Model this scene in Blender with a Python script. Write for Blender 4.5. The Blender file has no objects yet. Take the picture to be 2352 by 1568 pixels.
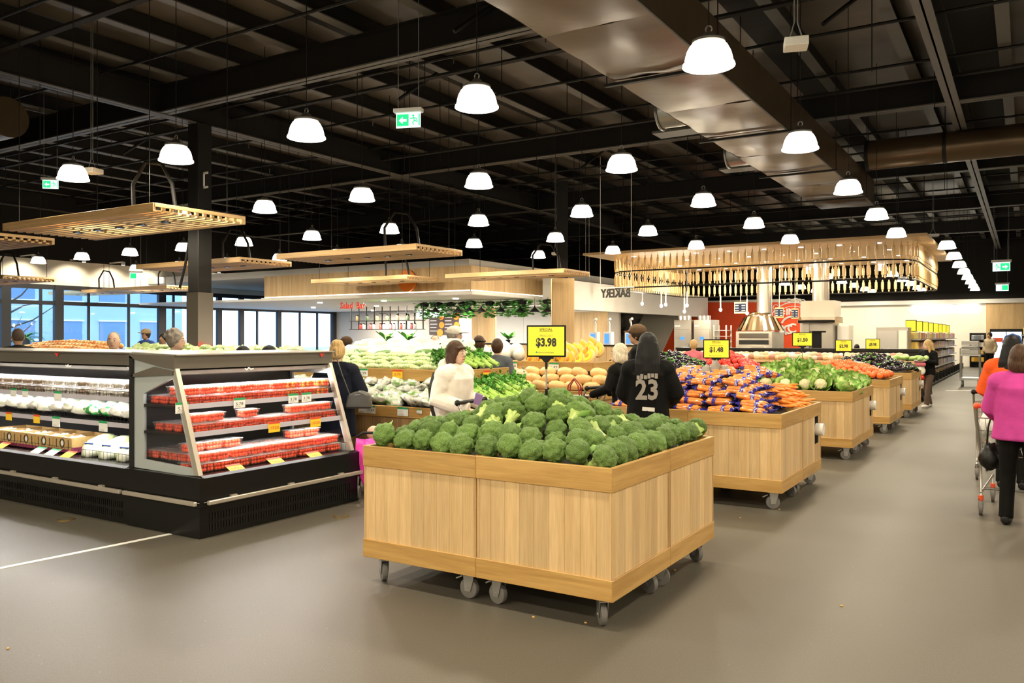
import bpy, bmesh, math, random
from mathutils import Vector, Matrix, noise
random.seed(7)
R = math.radians
SC = bpy.context.scene
COL = SC.collection

# ------------------------------------------------------------------ camera
F, CX, HY, EYE, YAW = 1890.0, 1176.0, 772.0, 1.58, R(32.0)
cam_d = bpy.data.cameras.new('camera')
cam = bpy.data.objects.new('camera', cam_d); COL.objects.link(cam)
cam.location = (0, 0, EYE)
cam.rotation_euler = (R(90), 0, YAW)
cam_d.sensor_width = 36.0
cam_d.lens = 36.0 * F / 2352.0
cam_d.shift_y = -(784.0 - HY) / 2352.0
cam_d.clip_end = 400
SC.camera = cam

# ------------------------------------------------------------------ world, exposure
SC.view_settings.view_transform = 'Standard'
SC.view_settings.look = 'None'
SC.view_settings.gamma = 1.0
SC.view_settings.use_curve_mapping = False
SC.view_settings.exposure = 0.72
SC.cycles.transparent_max_bounces = 20
SC.cycles.max_bounces = 6; SC.cycles.diffuse_bounces = 3; SC.cycles.glossy_bounces = 3
SC.cycles.adaptive_threshold = .05; SC.cycles.light_sampling_threshold = .03
W = bpy.data.worlds.new('sky'); SC.world = W
W.use_nodes = True
bg = W.node_tree.nodes['Background']
bg.inputs[0].default_value = (0.42, 0.70, 1.0, 1)
bg.inputs[1].default_value = 3.0

LAMP_W, SPOT_W = 40.0, 160.0           # pendant lamps, raft spotlights (watts)
WARM = (1.0, 0.865, 0.635)

# ------------------------------------------------------------------ geometry helpers
fwv = (-math.sin(YAW), math.cos(YAW)); rtv = (math.cos(YAW), math.sin(YAW))
def at(u, v, z=0.0):
    """floor-plan point of a photo pixel that lies at height z"""
    Z = (EYE - z) * F / (v - HY); k = (u - CX) / F * Z
    return (fwv[0]*Z + rtv[0]*k, fwv[1]*Z + rtv[1]*k)
def UY(u, v, y):
    """point of a photo pixel on a wall at world y"""
    a = (u - CX) / F; dx = fwv[0] + rtv[0]*a; dy = fwv[1] + rtv[1]*a; t = y / dy
    return (dx*t, EYE - (v - HY)*t/F)
def UX(u, v, x):
    a = (u - CX) / F; dx = fwv[0] + rtv[0]*a; dy = fwv[1] + rtv[1]*a; t = x / dx
    return (dy*t, EYE - (v - HY)*t/F)

class MB:
    def __init__(s): s.v, s.f, s.m = [], [], []
    def add(s, vs, fs, m=0):
        o = len(s.v); s.v += [tuple(p) for p in vs]
        for q in fs: s.f.append(tuple(i + o for i in q)); s.m.append(m)
        return s
    def bx(s, x0, x1, y0, y1, z0, z1, m=0):
        return s.add([(x0,y0,z0),(x1,y0,z0),(x1,y1,z0),(x0,y1,z0),(x0,y0,z1),(x1,y0,z1),(x1,y1,z1),(x0,y1,z1)],
                     [(0,3,2,1),(4,5,6,7),(0,1,5,4),(1,2,6,5),(2,3,7,6),(3,0,4,7)], m)
    def box(s, c, d, m=0, rz=0.0, rx=0.0, ry=0.0):
        M = Matrix.Translation(c) @ Matrix.Rotation(rz,4,'Z') @ Matrix.Rotation(ry,4,'Y') @ Matrix.Rotation(rx,4,'X')
        h = [k/2 for k in d]
        P = [M @ Vector((a*h[0],b*h[1],e*h[2])) for e in (-1,1) for (a,b) in ((-1,-1),(1,-1),(1,1),(-1,1))]
        return s.add(P, [(0,3,2,1),(4,5,6,7),(0,1,5,4),(1,2,6,5),(2,3,7,6),(3,0,4,7)], m)
    def tube(s, pts, r, n=8, m=0, caps=True, flat=1.0, closed=False):
        pts = [Vector(p) for p in pts]; k = len(pts)
        rs = r if isinstance(r, (list, tuple)) else [r]*k
        vs, fs = [], []; up = None
        for i, p in enumerate(pts):
            if closed: t = pts[(i+1)%k] - pts[i-1]
            else: t = pts[min(i+1,k-1)] - pts[max(i-1,0)]
            if t.length < 1e-9: t = Vector((0,0,1))
            t.normalize()
            if up is None: up = Vector((0,0,1)) if abs(t.z) < .9 else Vector((1,0,0))
            a = t.cross(up)
            if a.length < 1e-5: a = t.cross(Vector((0,1,0)))
            a.normalize(); b = a.cross(t); up = b
            for j in range(n):
                q = 2*math.pi*j/n
                vs.append(p + a*math.cos(q)*rs[i] + b*math.sin(q)*rs[i]*flat)
        for i in range(k if closed else k-1):
            for j in range(n):
                i2 = (i+1) % k
                fs.append((i*n+j, i*n+(j+1)%n, i2*n+(j+1)%n, i2*n+j))
        if caps and not closed:
            fs.append(tuple(range(n-1,-1,-1))); fs.append(tuple((k-1)*n+j for j in range(n)))
        return s.add(vs, fs, m)
    def cyl(s, p0, p1, r0, r1=None, n=12, m=0): return s.tube([p0,p1], [r0, r0 if r1 is None else r1], n, m)
    def lathe(s, prof, n=16, o=(0,0,0), m=0, sx=1.0, sy=1.0):
        vs, fs = [], []
        for (r, z) in prof:
            for j in range(n):
                q = 2*math.pi*j/n; vs.append((o[0]+r*math.cos(q)*sx, o[1]+r*math.sin(q)*sy, o[2]+z))
        for i in range(len(prof)-1):
            for j in range(n):
                fs.append((i*n+j, i*n+(j+1)%n, (i+1)*n+(j+1)%n, (i+1)*n+j))
        if prof[0][0] > 1e-6: fs.append(tuple(range(n-1,-1,-1)))
        if prof[-1][0] > 1e-6: fs.append(tuple((len(prof)-1)*n+j for j in range(n)))
        return s.add(vs, fs, m)
    def ell(s, c, r, n=12, k=8, m=0, M=None):
        vs, fs = [], []
        for i in range(k+1):
            t = math.pi*i/k
            for j in range(n):
                q = 2*math.pi*j/n
                p = Vector((r[0]*math.sin(t)*math.cos(q), r[1]*math.sin(t)*math.sin(q), -r[2]*math.cos(t)))
                if M is not None: p = M @ p
                vs.append(p + Vector(c))
        for i in range(k):
            for j in range(n): fs.append((i*n+j, i*n+(j+1)%n, (i+1)*n+(j+1)%n, (i+1)*n+j))
        return s.add(vs, fs, m)
    def prism(s, poly, ax, c0, c1, m=0):
        k = len(poly); vs = []
        for c in (c0, c1):
            for (a, b) in poly:
                vs.append((c,a,b) if ax == 'x' else (a,c,b) if ax == 'y' else (a,b,c))
        return s.add(vs, [tuple(range(k-1,-1,-1)), tuple(range(k,2*k))] + [(i,(i+1)%k,k+(i+1)%k,k+i) for i in range(k)], m)
    def mesh(s, name, mats, smooth=False, bevel=0.0, weld=False):
        me = bpy.data.meshes.new(name)
        me.from_pydata(s.v, [], s.f)
        mats = mats if isinstance(mats, (list, tuple)) else [mats]
        for m in mats: me.materials.append(m)
        if len(mats) > 1: me.polygons.foreach_set('material_index', s.m)
        bm = bmesh.new(); bm.from_mesh(me)
        if weld: bmesh.ops.remove_doubles(bm, verts=bm.verts, dist=1e-5)
        if bevel: bmesh.ops.bevel(bm, geom=bm.edges[:], offset=bevel, segments=1, affect='EDGES')
        bmesh.ops.recalc_face_normals(bm, faces=bm.faces)
        bm.to_mesh(me); bm.free()
        if smooth:
            me.polygons.foreach_set('use_smooth', [True]*len(me.polygons))
            me.set_sharp_from_angle(angle=R(50))
        me.update()
        return me
    def build(s, name, mats, parent=None, loc=(0,0,0), rot=(0,0,0), **kw):
        return ob(name, s.mesh(name, mats, **kw), parent, loc, rot)

def ob(name, me, parent=None, loc=(0,0,0), rot=(0,0,0), scale=None):
    o = bpy.data.objects.new(name, me); COL.objects.link(o)
    o.location = loc; o.rotation_euler = rot
    if scale is not None: o.scale = scale if isinstance(scale, (list, tuple)) else (scale,)*3
    if parent is not None: o.parent = parent
    return o
def tag(o, label=None, cat=None, group=None, kind=None):
    if label: o['label'] = label
    if cat: o['category'] = cat
    if group: o['group'] = group
    if kind: o['kind'] = kind
    return o
def thing(name, label, cat, loc=(0,0,0), rz=0.0, group=None):
    o = bpy.data.objects.new(name, None); COL.objects.link(o)
    o.empty_display_size = .05
    o.location = loc; o.rotation_euler = (0,0,rz) if not isinstance(rz, tuple) else rz
    return tag(o, label, cat, group)
def struct(name, mb, mats, **kw):
    return tag(mb.build(name, mats, **kw), kind='structure')
def copy_tree(o, parent=None):
    c = o.copy(); COL.objects.link(c)
    if parent is not None: c.parent = parent
    for ch in list(o.children): copy_tree(ch, c)
    return c

# ------------------------------------------------------------------ temporary scene for remeshing and lettering
TMP = bpy.data.scenes.new('scratch')
def evaluated(o):
    TMP.collection.objects.link(o)
    vl = TMP.view_layers[0]; vl.update()
    dg = vl.depsgraph
    me = bpy.data.meshes.new_from_object(o.evaluated_get(dg))
    TMP.collection.objects.unlink(o)
    d = o.data; bpy.data.objects.remove(o)
    (bpy.data.meshes if isinstance(d, bpy.types.Mesh) else bpy.data.curves).remove(d)
    return me
def fused(mb, mat_, voxel=.014, smooth=4, name='body'):
    """merge overlapping volumes into one continuous skin"""
    me = mb.mesh(name + '_src', mat_)
    o = bpy.data.objects.new(name + '_src', me)
    m = o.modifiers.new('r', 'REMESH'); m.mode = 'VOXEL'; m.voxel_size = voxel
    if smooth:
        s = o.modifiers.new('s', 'SMOOTH'); s.factor = .5; s.iterations = smooth
    out = evaluated(o); out.name = name
    out.materials.clear(); out.materials.append(mat_)
    out.polygons.foreach_set('use_smooth', [True]*len(out.polygons))
    return out
FONT_CACHE = {}
def text_mesh(txt, size, mat_, depth=.001, width=None, bold=0.0, align='CENTER'):
    key = (txt, size, mat_.name, depth, width, bold)
    if key in FONT_CACHE: return FONT_CACHE[key]
    c = bpy.data.curves.new('lettering', 'FONT'); c.body = txt; c.size = size; c.extrude = depth
    c.align_x = align; c.align_y = 'CENTER'; c.offset = bold; c.resolution_u = 2
    me = evaluated(bpy.data.objects.new('lettering', c))
    if width:
        xs = [v.co.x for v in me.vertices]; w = max(xs) - min(xs)
        for v in me.vertices: v.co.x *= width / w
    me.materials.clear(); me.materials.append(mat_)
    FONT_CACHE[key] = me
    return me

ORD = ['first','second','third','fourth','fifth','sixth','seventh','eighth','ninth','tenth','eleventh','twelfth','thirteenth','fourteenth','fifteenth','sixteenth','seventeenth','eighteenth']
# ------------------------------------------------------------------ materials
def nodes(name):
    m = bpy.data.materials.new(name); m.use_nodes = True
    nt = m.node_tree; b = nt.nodes['Principled BSDF']
    return m, nt, b
def mat(name, col, rough=.5, metal=0.0, var=0.0, vscale=20.0, bump=0.0, bscale=60.0, rand=0.0, emit=0.0, ecol=None, coat=0.0, spec=None, sss=0.0, mix=None, mscale=8.0, mlo=.45, mhi=.6):
    m, nt, b = nodes(name); N, L = nt.nodes, nt.links
    b.inputs['Base Color'].default_value = (*col, 1)
    b.inputs['Roughness'].default_value = rough
    b.inputs['Metallic'].default_value = metal
    if spec is not None: b.inputs['Specular IOR Level'].default_value = spec
    if coat: b.inputs['Coat Weight'].default_value = coat; b.inputs['Coat Roughness'].default_value = .08
    if emit:
        b.inputs['Emission Color'].default_value = (*(ecol or col), 1); b.inputs['Emission Strength'].default_value = emit
    out = None
    tc = N.new('ShaderNodeTexCoord') if (var or bump or mix) else None
    if mix:
        t = N.new('ShaderNodeTexNoise'); t.inputs['Scale'].default_value = mscale; t.inputs['Detail'].default_value = 4
        L.new(tc.outputs['Object'], t.inputs['Vector'])
        r = N.new('ShaderNodeMapRange'); r.inputs['From Min'].default_value = mlo; r.inputs['From Max'].default_value = mhi
        L.new(t.outputs['Fac'], r.inputs['Value'])
        x = N.new('ShaderNodeMix'); x.data_type = 'RGBA'
        x.inputs['A'].default_value = (*col, 1); x.inputs['B'].default_value = (*mix, 1)
        L.new(r.outputs['Result'], x.inputs['Factor']); out = x.outputs['Result']
    if var or rand:
        h = N.new('ShaderNodeHueSaturation'); h.inputs['Color'].default_value = (*col, 1)
        if out: L.new(out, h.inputs['Color'])
        val = None
        if var:
            t = N.new('ShaderNodeTexNoise'); t.inputs['Scale'].default_value = vscale; t.inputs['Detail'].default_value = 3
            L.new(tc.outputs['Object'], t.inputs['Vector'])
            r = N.new('ShaderNodeMapRange'); r.inputs['From Min'].default_value = .3; r.inputs['From Max'].default_value = .7
            r.inputs['To Min'].default_value = 1-var; r.inputs['To Max'].default_value = 1+var
            L.new(t.outputs['Fac'], r.inputs['Value']); val = r.outputs['Result']
        if rand:
            oi = N.new('ShaderNodeObjectInfo'); r = N.new('ShaderNodeMapRange')
            r.inputs['To Min'].default_value = 1-rand; r.inputs['To Max'].default_value = 1+rand
            L.new(oi.outputs['Random'], r.inputs['Value'])
            if val:
                mu = N.new('ShaderNodeMath'); mu.operation = 'MULTIPLY'
                L.new(val, mu.inputs[0]); L.new(r.outputs['Result'], mu.inputs[1]); val = mu.outputs[0]
            else: val = r.outputs['Result']
        L.new(val, h.inputs['Value']); out = h.outputs['Color']
    if out: L.new(out, b.inputs['Base Color'])
    if bump:
        t = N.new('ShaderNodeTexNoise'); t.inputs['Scale'].default_value = bscale; t.inputs['Detail'].default_value = 3
        L.new(tc.outputs['Object'], t.inputs['Vector'])
        bp = N.new('ShaderNodeBump'); bp.inputs['Strength'].default_value = bump; bp.inputs['Distance'].default_value = .01
        L.new(t.outputs['Fac'], bp.inputs['Height']); L.new(bp.outputs['Normal'], b.inputs['Normal'])
    return m
def wood(name, c1, c2, axis='Z', scale=1.0, rough=.45, rand=.12):
    m, nt, b = nodes(name); N, L = nt.nodes, nt.links
    tc = N.new('ShaderNodeTexCoord'); oi = N.new('ShaderNodeObjectInfo')
    off = N.new('ShaderNodeVectorMath'); off.operation = 'MULTIPLY_ADD'
    off.inputs[1].default_value = (37, 61, 23)
    L.new(oi.outputs['Random'], off.inputs[0]); L.new(tc.outputs['Object'], off.inputs[2])
    mp = N.new('ShaderNodeMapping')
    s = {'X': (1.2, 22, 22), 'Y': (22, 1.2, 22), 'Z': (22, 22, 1.2)}[axis]
    mp.inputs['Scale'].default_value = tuple(k*scale for k in s)
    L.new(off.outputs[0], mp.inputs['Vector'])
    t = N.new('ShaderNodeTexNoise'); t.inputs['Scale'].default_value = 1.0; t.inputs['Detail'].default_value = 5; t.inputs['Distortion'].default_value = .6
    L.new(mp.outputs[0], t.inputs['Vector'])
    r = N.new('ShaderNodeValToRGB')
    r.color_ramp.elements[0].position = .33; r.color_ramp.elements[0].color = (*c2, 1)
    r.color_ramp.elements[1].position = .62; r.color_ramp.elements[1].color = (*c1, 1)
    L.new(t.outputs['Fac'], r.inputs['Fac'])
    mp2 = N.new('ShaderNodeMapping'); mp2.inputs['Scale'].default_value = tuple(k*scale*7 for k in s)
    L.new(off.outputs[0], mp2.inputs['Vector'])
    t2 = N.new('ShaderNodeTexNoise'); t2.inputs['Scale'].default_value = 1.0; t2.inputs['Detail'].default_value = 2
    L.new(mp2.outputs[0], t2.inputs['Vector'])
    a = N.new('ShaderNodeMapRange'); a.inputs['From Min'].default_value = .3; a.inputs['From Max'].default_value = .7; a.inputs['To Min'].default_value = .9; a.inputs['To Max'].default_value = 1.06
    L.new(t2.outputs['Fac'], a.inputs['Value'])
    c = N.new('ShaderNodeMapRange'); c.inputs['To Min'].default_value = 1-rand; c.inputs['To Max'].default_value = 1+rand
    L.new(oi.outputs['Random'], c.inputs['Value'])
    mu = N.new('ShaderNodeMath'); mu.operation = 'MULTIPLY'; L.new(a.outputs[0], mu.inputs[0]); L.new(c.outputs[0], mu.inputs[1])
    h = N.new('ShaderNodeHueSaturation'); L.new(r.outputs['Color'], h.inputs['Color']); L.new(mu.outputs[0], h.inputs['Value'])
    L.new(h.outputs['Color'], b.inputs['Base Color'])
    b.inputs['Roughness'].default_value = rough
    bp = N.new('ShaderNodeBump'); bp.inputs['Strength'].default_value = .08; bp.inputs['Distance'].default_value = .004
    L.new(t2.outputs['Fac'], bp.inputs['Height']); L.new(bp.outputs['Normal'], b.inputs['Normal'])
    return m
def clear(name, col=(1,1,1), gloss=.12, rough=.05, cover=.15):
    """thin clear plastic or glass film: see-through with a glossy skin"""
    m = bpy.data.materials.new(name); m.use_nodes = True; nt = m.node_tree; N, L = nt.nodes, nt.links
    N.remove(N['Principled BSDF'])
    tr = N.new('ShaderNodeBsdfTransparent'); tr.inputs[0].default_value = (*col, 1)
    gl = N.new('ShaderNodeBsdfGlossy'); gl.inputs['Roughness'].default_value = rough
    df = N.new('ShaderNodeBsdfDiffuse'); df.inputs[0].default_value = (.9,.9,.9,1)
    fr = N.new('ShaderNodeFresnel'); fr.inputs['IOR'].default_value = 1.45
    ge = N.new('ShaderNodeNewGeometry'); fb = N.new('ShaderNodeMath'); fb.operation = 'SUBTRACT'; fb.use_clamp = True
    L.new(fr.outputs[0], fb.inputs[0]); L.new(ge.outputs['Backfacing'], fb.inputs[1])      # no mirror on the way out of the pane
    ad = N.new('ShaderNodeMath'); ad.inputs[1].default_value = gloss*.5; L.new(fb.outputs[0], ad.inputs[0])
    x = N.new('ShaderNodeMixShader'); L.new(ad.outputs[0], x.inputs[0]); L.new(tr.outputs[0], x.inputs[1]); L.new(gl.outputs[0], x.inputs[2])
    y = N.new('ShaderNodeMixShader'); y.inputs[0].default_value = cover; L.new(x.outputs[0], y.inputs[1]); L.new(df.outputs[0], y.inputs[2])
    L.new(y.outputs[0], N['Material Output'].inputs['Surface'])
    return m
def glow(name, col, s, sample=False):
    m = bpy.data.materials.new(name); m.use_nodes = True; nt = m.node_tree; N, L = nt.nodes, nt.links
    N.remove(N['Principled BSDF'])
    e = N.new('ShaderNodeEmission'); e.inputs[0].default_value = (*col, 1); e.inputs[1].default_value = s
    L.new(e.outputs[0], N['Material Output'].inputs['Surface'])
    m.cycles.emission_sampling = 'AUTO' if sample else 'NONE'
    return m

K = {}
K['oak'] = wood('oak veneer strip', (.70,.49,.25), (.60,.40,.185), 'Z', .8, .42, .12)
K['rail'] = wood('oak rail along x', (.56,.34,.11), (.43,.24,.065), 'X', .8, .4, .07)
K['rail_y'] = wood('oak rail along y', (.56,.34,.11), (.43,.24,.065), 'Y', .8, .4, .07)
K['pine'] = wood('pine slat', (.78,.52,.25), (.62,.38,.16), 'X', .7, .45, .1)
K['pine_y'] = wood('pine slat along y', (.78,.52,.25), (.62,.38,.16), 'Y', .7, .45, .1)
K['panel'] = wood('timber wall panel', (.66,.45,.22), (.52,.34,.15), 'Z', .25, .5, .06)
K['black'] = mat('black powder coat', (.005,.0047,.0043), .45, spec=.3)
K['dark'] = mat('dark steel paint', (.009,.008,.007), .55, spec=.3)
K['ceil'] = mat('dark painted ceiling', (.014,.012,.010), .7, spec=.2)
K['foil'] = mat('roof insulation foil', (.11,.088,.064), .45, .3, var=.3, vscale=1.2, bump=.3, bscale=4)
K['duct'] = mat('dark foil duct wrap', (.125,.085,.048), .30, .6, var=.12, vscale=2.0, bump=.55, bscale=2.2)
K['steelb'] = mat('bare beam flange', (.10,.09,.075), .5)
K['white'] = mat('white paint', (.82,.80,.76), .6)
K['warmwhite'] = mat('warm white paint', (.84,.80,.70), .6)
K['chrome'] = mat('polished steel', (.75,.72,.68), .12, 1.0)
K['steel'] = mat('brushed steel', (.60,.57,.52), .3, .9)
K['zinc'] = mat('zinc plated steel', (.42,.42,.40), .35, .8)
K['tyre'] = mat('grey rubber tyre', (.16,.15,.14), .5)
K['hub'] = mat('grey nylon wheel', (.30,.29,.27), .4)
K['grey'] = mat('grey enamel', (.36,.37,.36), .35)
K['yellow'] = mat('yellow card', (.90,.84,.05), .55)
K['tagyel'] = mat('yellow price ticket', (.95,.62,.03), .5)
K['tagwhite'] = mat('white price ticket', (.85,.85,.82), .5)
K['green'] = mat('ticket green', (.02,.35,.12), .5)
K['red'] = mat('ticket red', (.72,.08,.03), .5)
K['ink'] = mat('black ink', (.03,.03,.025), .6)
K['faint'] = mat('faint ink', (.42,.40,.12), .6)
K['glass'] = clear('window glass', (.97,.98,1.0), .05, .0, .0)
K['film'] = clear('clear plastic', (1,1,1), .10, .10, .025)
K['lidfilm'] = clear('clear lid plastic', (1,1,1), .14, .12, .13)
K['lampglow'] = glow('lamp shade glow', (1.0,.94,.80), 5.0)
K['spotglow'] = glow('spot lens glow', (1.0,.93,.80), 6.0)
K['letterglow'] = glow('white lit letter', (.92,.97,1.0), 5.0)
# ================================================================== the setting
def floor_material():
    m, nt, b = nodes('speckled vinyl floor'); N, L = nt.nodes, nt.links
    tc = N.new('ShaderNodeTexCoord')
    t = N.new('ShaderNodeTexNoise'); t.inputs['Scale'].default_value = 260; t.inputs['Detail'].default_value = 2
    L.new(tc.outputs['Object'], t.inputs['Vector'])
    r = N.new('ShaderNodeValToRGB'); e = r.color_ramp.elements
    e[0].position = .30; e[0].color = (.052,.047,.037,1); e[1].position = .62; e[1].color = (.132,.117,.090,1)
    L.new(t.outputs['Fac'], r.inputs['Fac'])
    v = N.new('ShaderNodeTexVoronoi'); v.inputs['Scale'].default_value = 14; v.inputs['Randomness'].default_value = 1
    L.new(tc.outputs['Object'], v.inputs['Vector'])
    lt = N.new('ShaderNodeMath'); lt.operation = 'LESS_THAN'; lt.inputs[1].default_value = .036
    L.new(v.outputs['Distance'], lt.inputs[0])
    sp = N.new('ShaderNodeMath'); sp.operation = 'MULTIPLY'; sp.inputs[1].default_value = .5; L.new(lt.outputs[0], sp.inputs[0])
    x = N.new('ShaderNodeMix'); x.data_type = 'RGBA'; x.inputs['B'].default_value = (.45,.42,.34,1)
    L.new(sp.outputs[0], x.inputs['Factor']); L.new(r.outputs['Color'], x.inputs['A'])
    t2 = N.new('ShaderNodeTexNoise'); t2.inputs['Scale'].default_value = .6; t2.inputs['Detail'].default_value = 6
    L.new(tc.outputs['Object'], t2.inputs['Vector'])
    a = N.new('ShaderNodeMapRange'); a.inputs['To Min'].default_value = .86; a.inputs['To Max'].default_value = 1.14; L.new(t2.outputs['Fac'], a.inputs['Value'])
    h = N.new('ShaderNodeHueSaturation'); L.new(x.outputs['Result'], h.inputs['Color']); L.new(a.outputs[0], h.inputs['Value'])
    L.new(h.outputs['Color'], b.inputs['Base Color'])
    rr = N.new('ShaderNodeMapRange'); rr.inputs['To Min'].default_value = .42; rr.inputs['To Max'].default_value = .58; b.inputs['Specular IOR Level'].default_value = .4; L.new(t2.outputs['Fac'], rr.inputs['Value'])
    L.new(rr.outputs[0], b.inputs['Roughness'])
    t3 = N.new('ShaderNodeTexNoise'); t3.inputs['Scale'].default_value = 40; L.new(tc.outputs['Object'], t3.inputs['Vector'])
    bp = N.new('ShaderNodeBump'); bp.inputs['Strength'].default_value = .12; bp.inputs['Distance'].default_value = .004
    L.new(t3.outputs['Fac'], bp.inputs['Height']); L.new(bp.outputs['Normal'], b.inputs['Normal'])
    return m
K['floor'] = floor_material()
XL, XR, YB, YF, ZC = -30.0, 5.0, -5.0, 49.0, 6.95
struct('floor', MB().bx(XL, XR, YB, YF, -.1, 0), K['floor'])
ceil = struct('ceiling', MB().bx(XL-1, XR+.2, YB-.2, YF+.2, ZC, ZC+.1), K['foil'])
struct('wall_right', MB().bx(XR, XR+.2, YB, YF, 0, ZC), K['white'])
struct('wall_behind', MB().bx(XL, XR, YB-.2, YB, 0, ZC), K['white'])
xw = UY(2265, 700, YF)[0]
struct('wall_far', MB().bx(XL, xw, YF, YF+.2, 0, 3.35), K['warmwhite'])
struct('wall_far_timber', MB().bx(xw, XR, YF-.1, YF+.2, 0, 3.35), K['panel'])
struct('wall_far_upper', MB().bx(XL, XR, YF-.02, YF+.2, 3.35, ZC), K['ceil'])
struct('trim_1', MB().bx(XL, XR, YF-.25, YF-.02, 3.28, 3.5), K['white'])
# left: white bulkhead over a wall of glass
struct('wall_left_upper', MB().bx(XL-.2, XL, YB, YF, 3.45, 4.35), K['warmwhite'])
struct('wall_left_top', MB().bx(XL-.25, XL+.02, YB, YF, 4.35, ZC), K['ceil'])
struct('wall_left_far', MB().bx(XL-.2, XL, 31.2, YF, 0, 3.45), K['warmwhite'])

# beams, purlins and pipes belong to the ceiling
def steel_beam(p0, p1, depth=.55, w=.24):
    m = MB()
    d = Vector(p1) - Vector(p0); L_ = d.length; a = math.atan2(d.y, d.x); c = (Vector(p0)+Vector(p1))/2
    m.box((c.x, c.y, c.z+.012), (L_, w, .024), 1, rz=a)
    m.box((c.x, c.y, c.z+depth/2), (L_, .03, depth), 0, rz=a)
    m.box((c.x, c.y, c.z+depth-.012), (L_, w, .024), 0, rz=a)
    return m.build('beam', [K['dark'], K['steelb']], ceil)
ZB = 6.08
for y in (-4.6, 2.8, 10.4, 18.0, 25.6, 33.2, 40.8): steel_beam((XL, y, ZB), (XR, y, ZB))
for x in (-29.5, -14.9, -1.2): steel_beam((x, YB, ZB-.02), (x, YF, ZB-.02))
x = XL + .8
while x < XR:
    m = MB().bx(x-.04, x+.04, YB, YF, 6.63, 6.93, 0).bx(x-.1, x+.1, YB, YF, 6.62, 6.64, 1)
    m.build('purlin', [K['dark'], K['steelb']], ceil); x += 1.52
for i, x in enumerate([XL+1.9+3.04*k for k in range(11)]):     # dark strips of unlined roof sheet
    MB().bx(x-.38, x+.38, YB, YF, 6.90, 6.945).build('roof_strip', K['ceil'], ceil)
for i in range(21):
    y = YB + 1.6 + 2.5*i; z = 6.45 + .06*(i % 3)
    MB().cyl((XL, y, z), (XR, y, z), .028, n=6).build('pipe', K['dark'], ceil)
    if i % 2 == 0: MB().bx(XL, XR, y+.5, y+.62, 6.36, 6.40).build('cable_tray', K['ceil'], ceil)
for (xa, y) in ((-10.2, 4.6), (-10.2, 12.2), (-10.2, 19.8), (-19, 4.6), (-19, 12.2), (-6, 14), (-2.5, 12.5), (-7.2, 9.9)):
    MB().cyl((xa, y, 6.1), (xa+.5, y+.6, 6.7), .035, n=6).build('brace', K['dark'], ceil)
for i in range(40):          # sprinkler heads on the pipes
    y = YB + 1.6 + 2.5*random.randrange(2, 12); x = random.uniform(-20, 2)
    MB().cyl((x, y, 6.33), (x, y, 6.46), .012, n=6, m=0).build('sprinkler', K['steelb'], ceil)
# thin dropper rods that go down to the rafts and lamps' neighbours
rnd = random.Random(3)
for i in range(46):
    x, y = rnd.uniform(-24, -1), rnd.uniform(8, 26)
    MB().cyl((x, y, rnd.uniform(4.9, 5.8)), (x, y, 6.9), .008, n=5).build('rod', K['dark'], ceil)

# ------------------------------------------------------------------ ducts
def wrapped_duct():
    root = thing('air_duct', 'wide dark foil-wrapped air duct running along the ceiling away from the viewer', 'duct', (-3.86, 0, 4.86))
    h = .62; w = .63
    n = 15; y0, y1 = YB+.2, 22.3; seg = (y1-y0)/n
    for i in range(n):
        a, b = y0+seg*i, y0+seg*(i+1)
        m = MB()                       # quilted wrap sags a little between its seams
        gx, gy = 8, 6; vs = []; fs = []
        for j in range(gy+1):
            for k in range(gx+1):
                s, t = k/gx, j/gy
                sag = .035*math.sin(math.pi*t)*math.sin(math.pi*s) + .02*noise.noise((s*3+i*7.1, t*3, i*1.7))
                vs.append((-w+2*w*s, a+(b-a)*t, -sag))
        for j in range(gy):
            for k in range(gx):
                q = j*(gx+1)+k; fs.append((q, q+1, q+gx+2, q+gx+1))
        m.add(vs, fs)
        m.add([(-w,a,0),(-w,b,0),(-w,b,h),(-w,a,h)], [(0,1,2,3)]); m.add([(w,a,0),(w,b,0),(w,b,h),(w,a,h)], [(3,2,1,0)])
        m.add([(-w,a,h),(w,a,h),(w,b,h),(-w,b,h)], [(0,1,2,3)])
        m.build('duct_section', K['duct'], root, smooth=True, weld=True)
        if i % 2 == 0:
            MB().bx(-w-.12, w+.12, a-.03, a+.03, -.07, -.035).build('hanger_bar', K['dark'], root)
            for s in (-1, 1): MB().cyl((s*(w+.1), a, -.05), (s*(w+.1), a, 2.08), .008, n=5).build('hanger_rod', K['dark'], root)
    MB().tube([(w, y0, 0), (w, y1, 0)], .014, 6).build('edge_seam', K['steelb'], root)
    for y in (5.3, 12.4, 15.9):        # round branch spigots on the left side
        m = MB().cyl((-w, y, .3), (-w-.42, y, .3), .27, n=20)
        m.tube([(-w-.44+.0, y+.29*math.cos(q), .3+.29*math.sin(q)) for q in [2*math.pi*j/20 for j in range(20)]], .02, 6, closed=True)
        m.build('branch_spigot', K['zinc'], root, smooth=True)
        MB().bx(-w-.75, -w-.02, y+.35, y+.75, .06, .10).build('damper_plate', K['steelb'], root)
wrapped_duct()
def round_duct(y, x0, x1, z, r, label):
    root = thing('round_duct', label, 'duct', (0, y, z))
    n = 5; s = (x1-x0)/n
    for i in range(n):
        MB().cyl((x0+s*i+.02, 0, 0), (x0+s*(i+1)-.02, 0, 0), r, n=20).build('duct_section', K['duct'], root, smooth=True)
        MB().cyl((x0+s*i-.04, 0, 0), (x0+s*i+.04, 0, 0), r+.012, n=20).build('joint_band', K['dark'], root, smooth=True)
        MB().cyl((x0+s*i, 0, r), (x0+s*i, 0, ZC-z), .01, n=5).build('hanger_rod', K['dark'], root)
round_duct(20.5, -3.1, 4.8, 5.75, .34, 'round wrapped duct crossing the dark ceiling at upper right')
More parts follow.
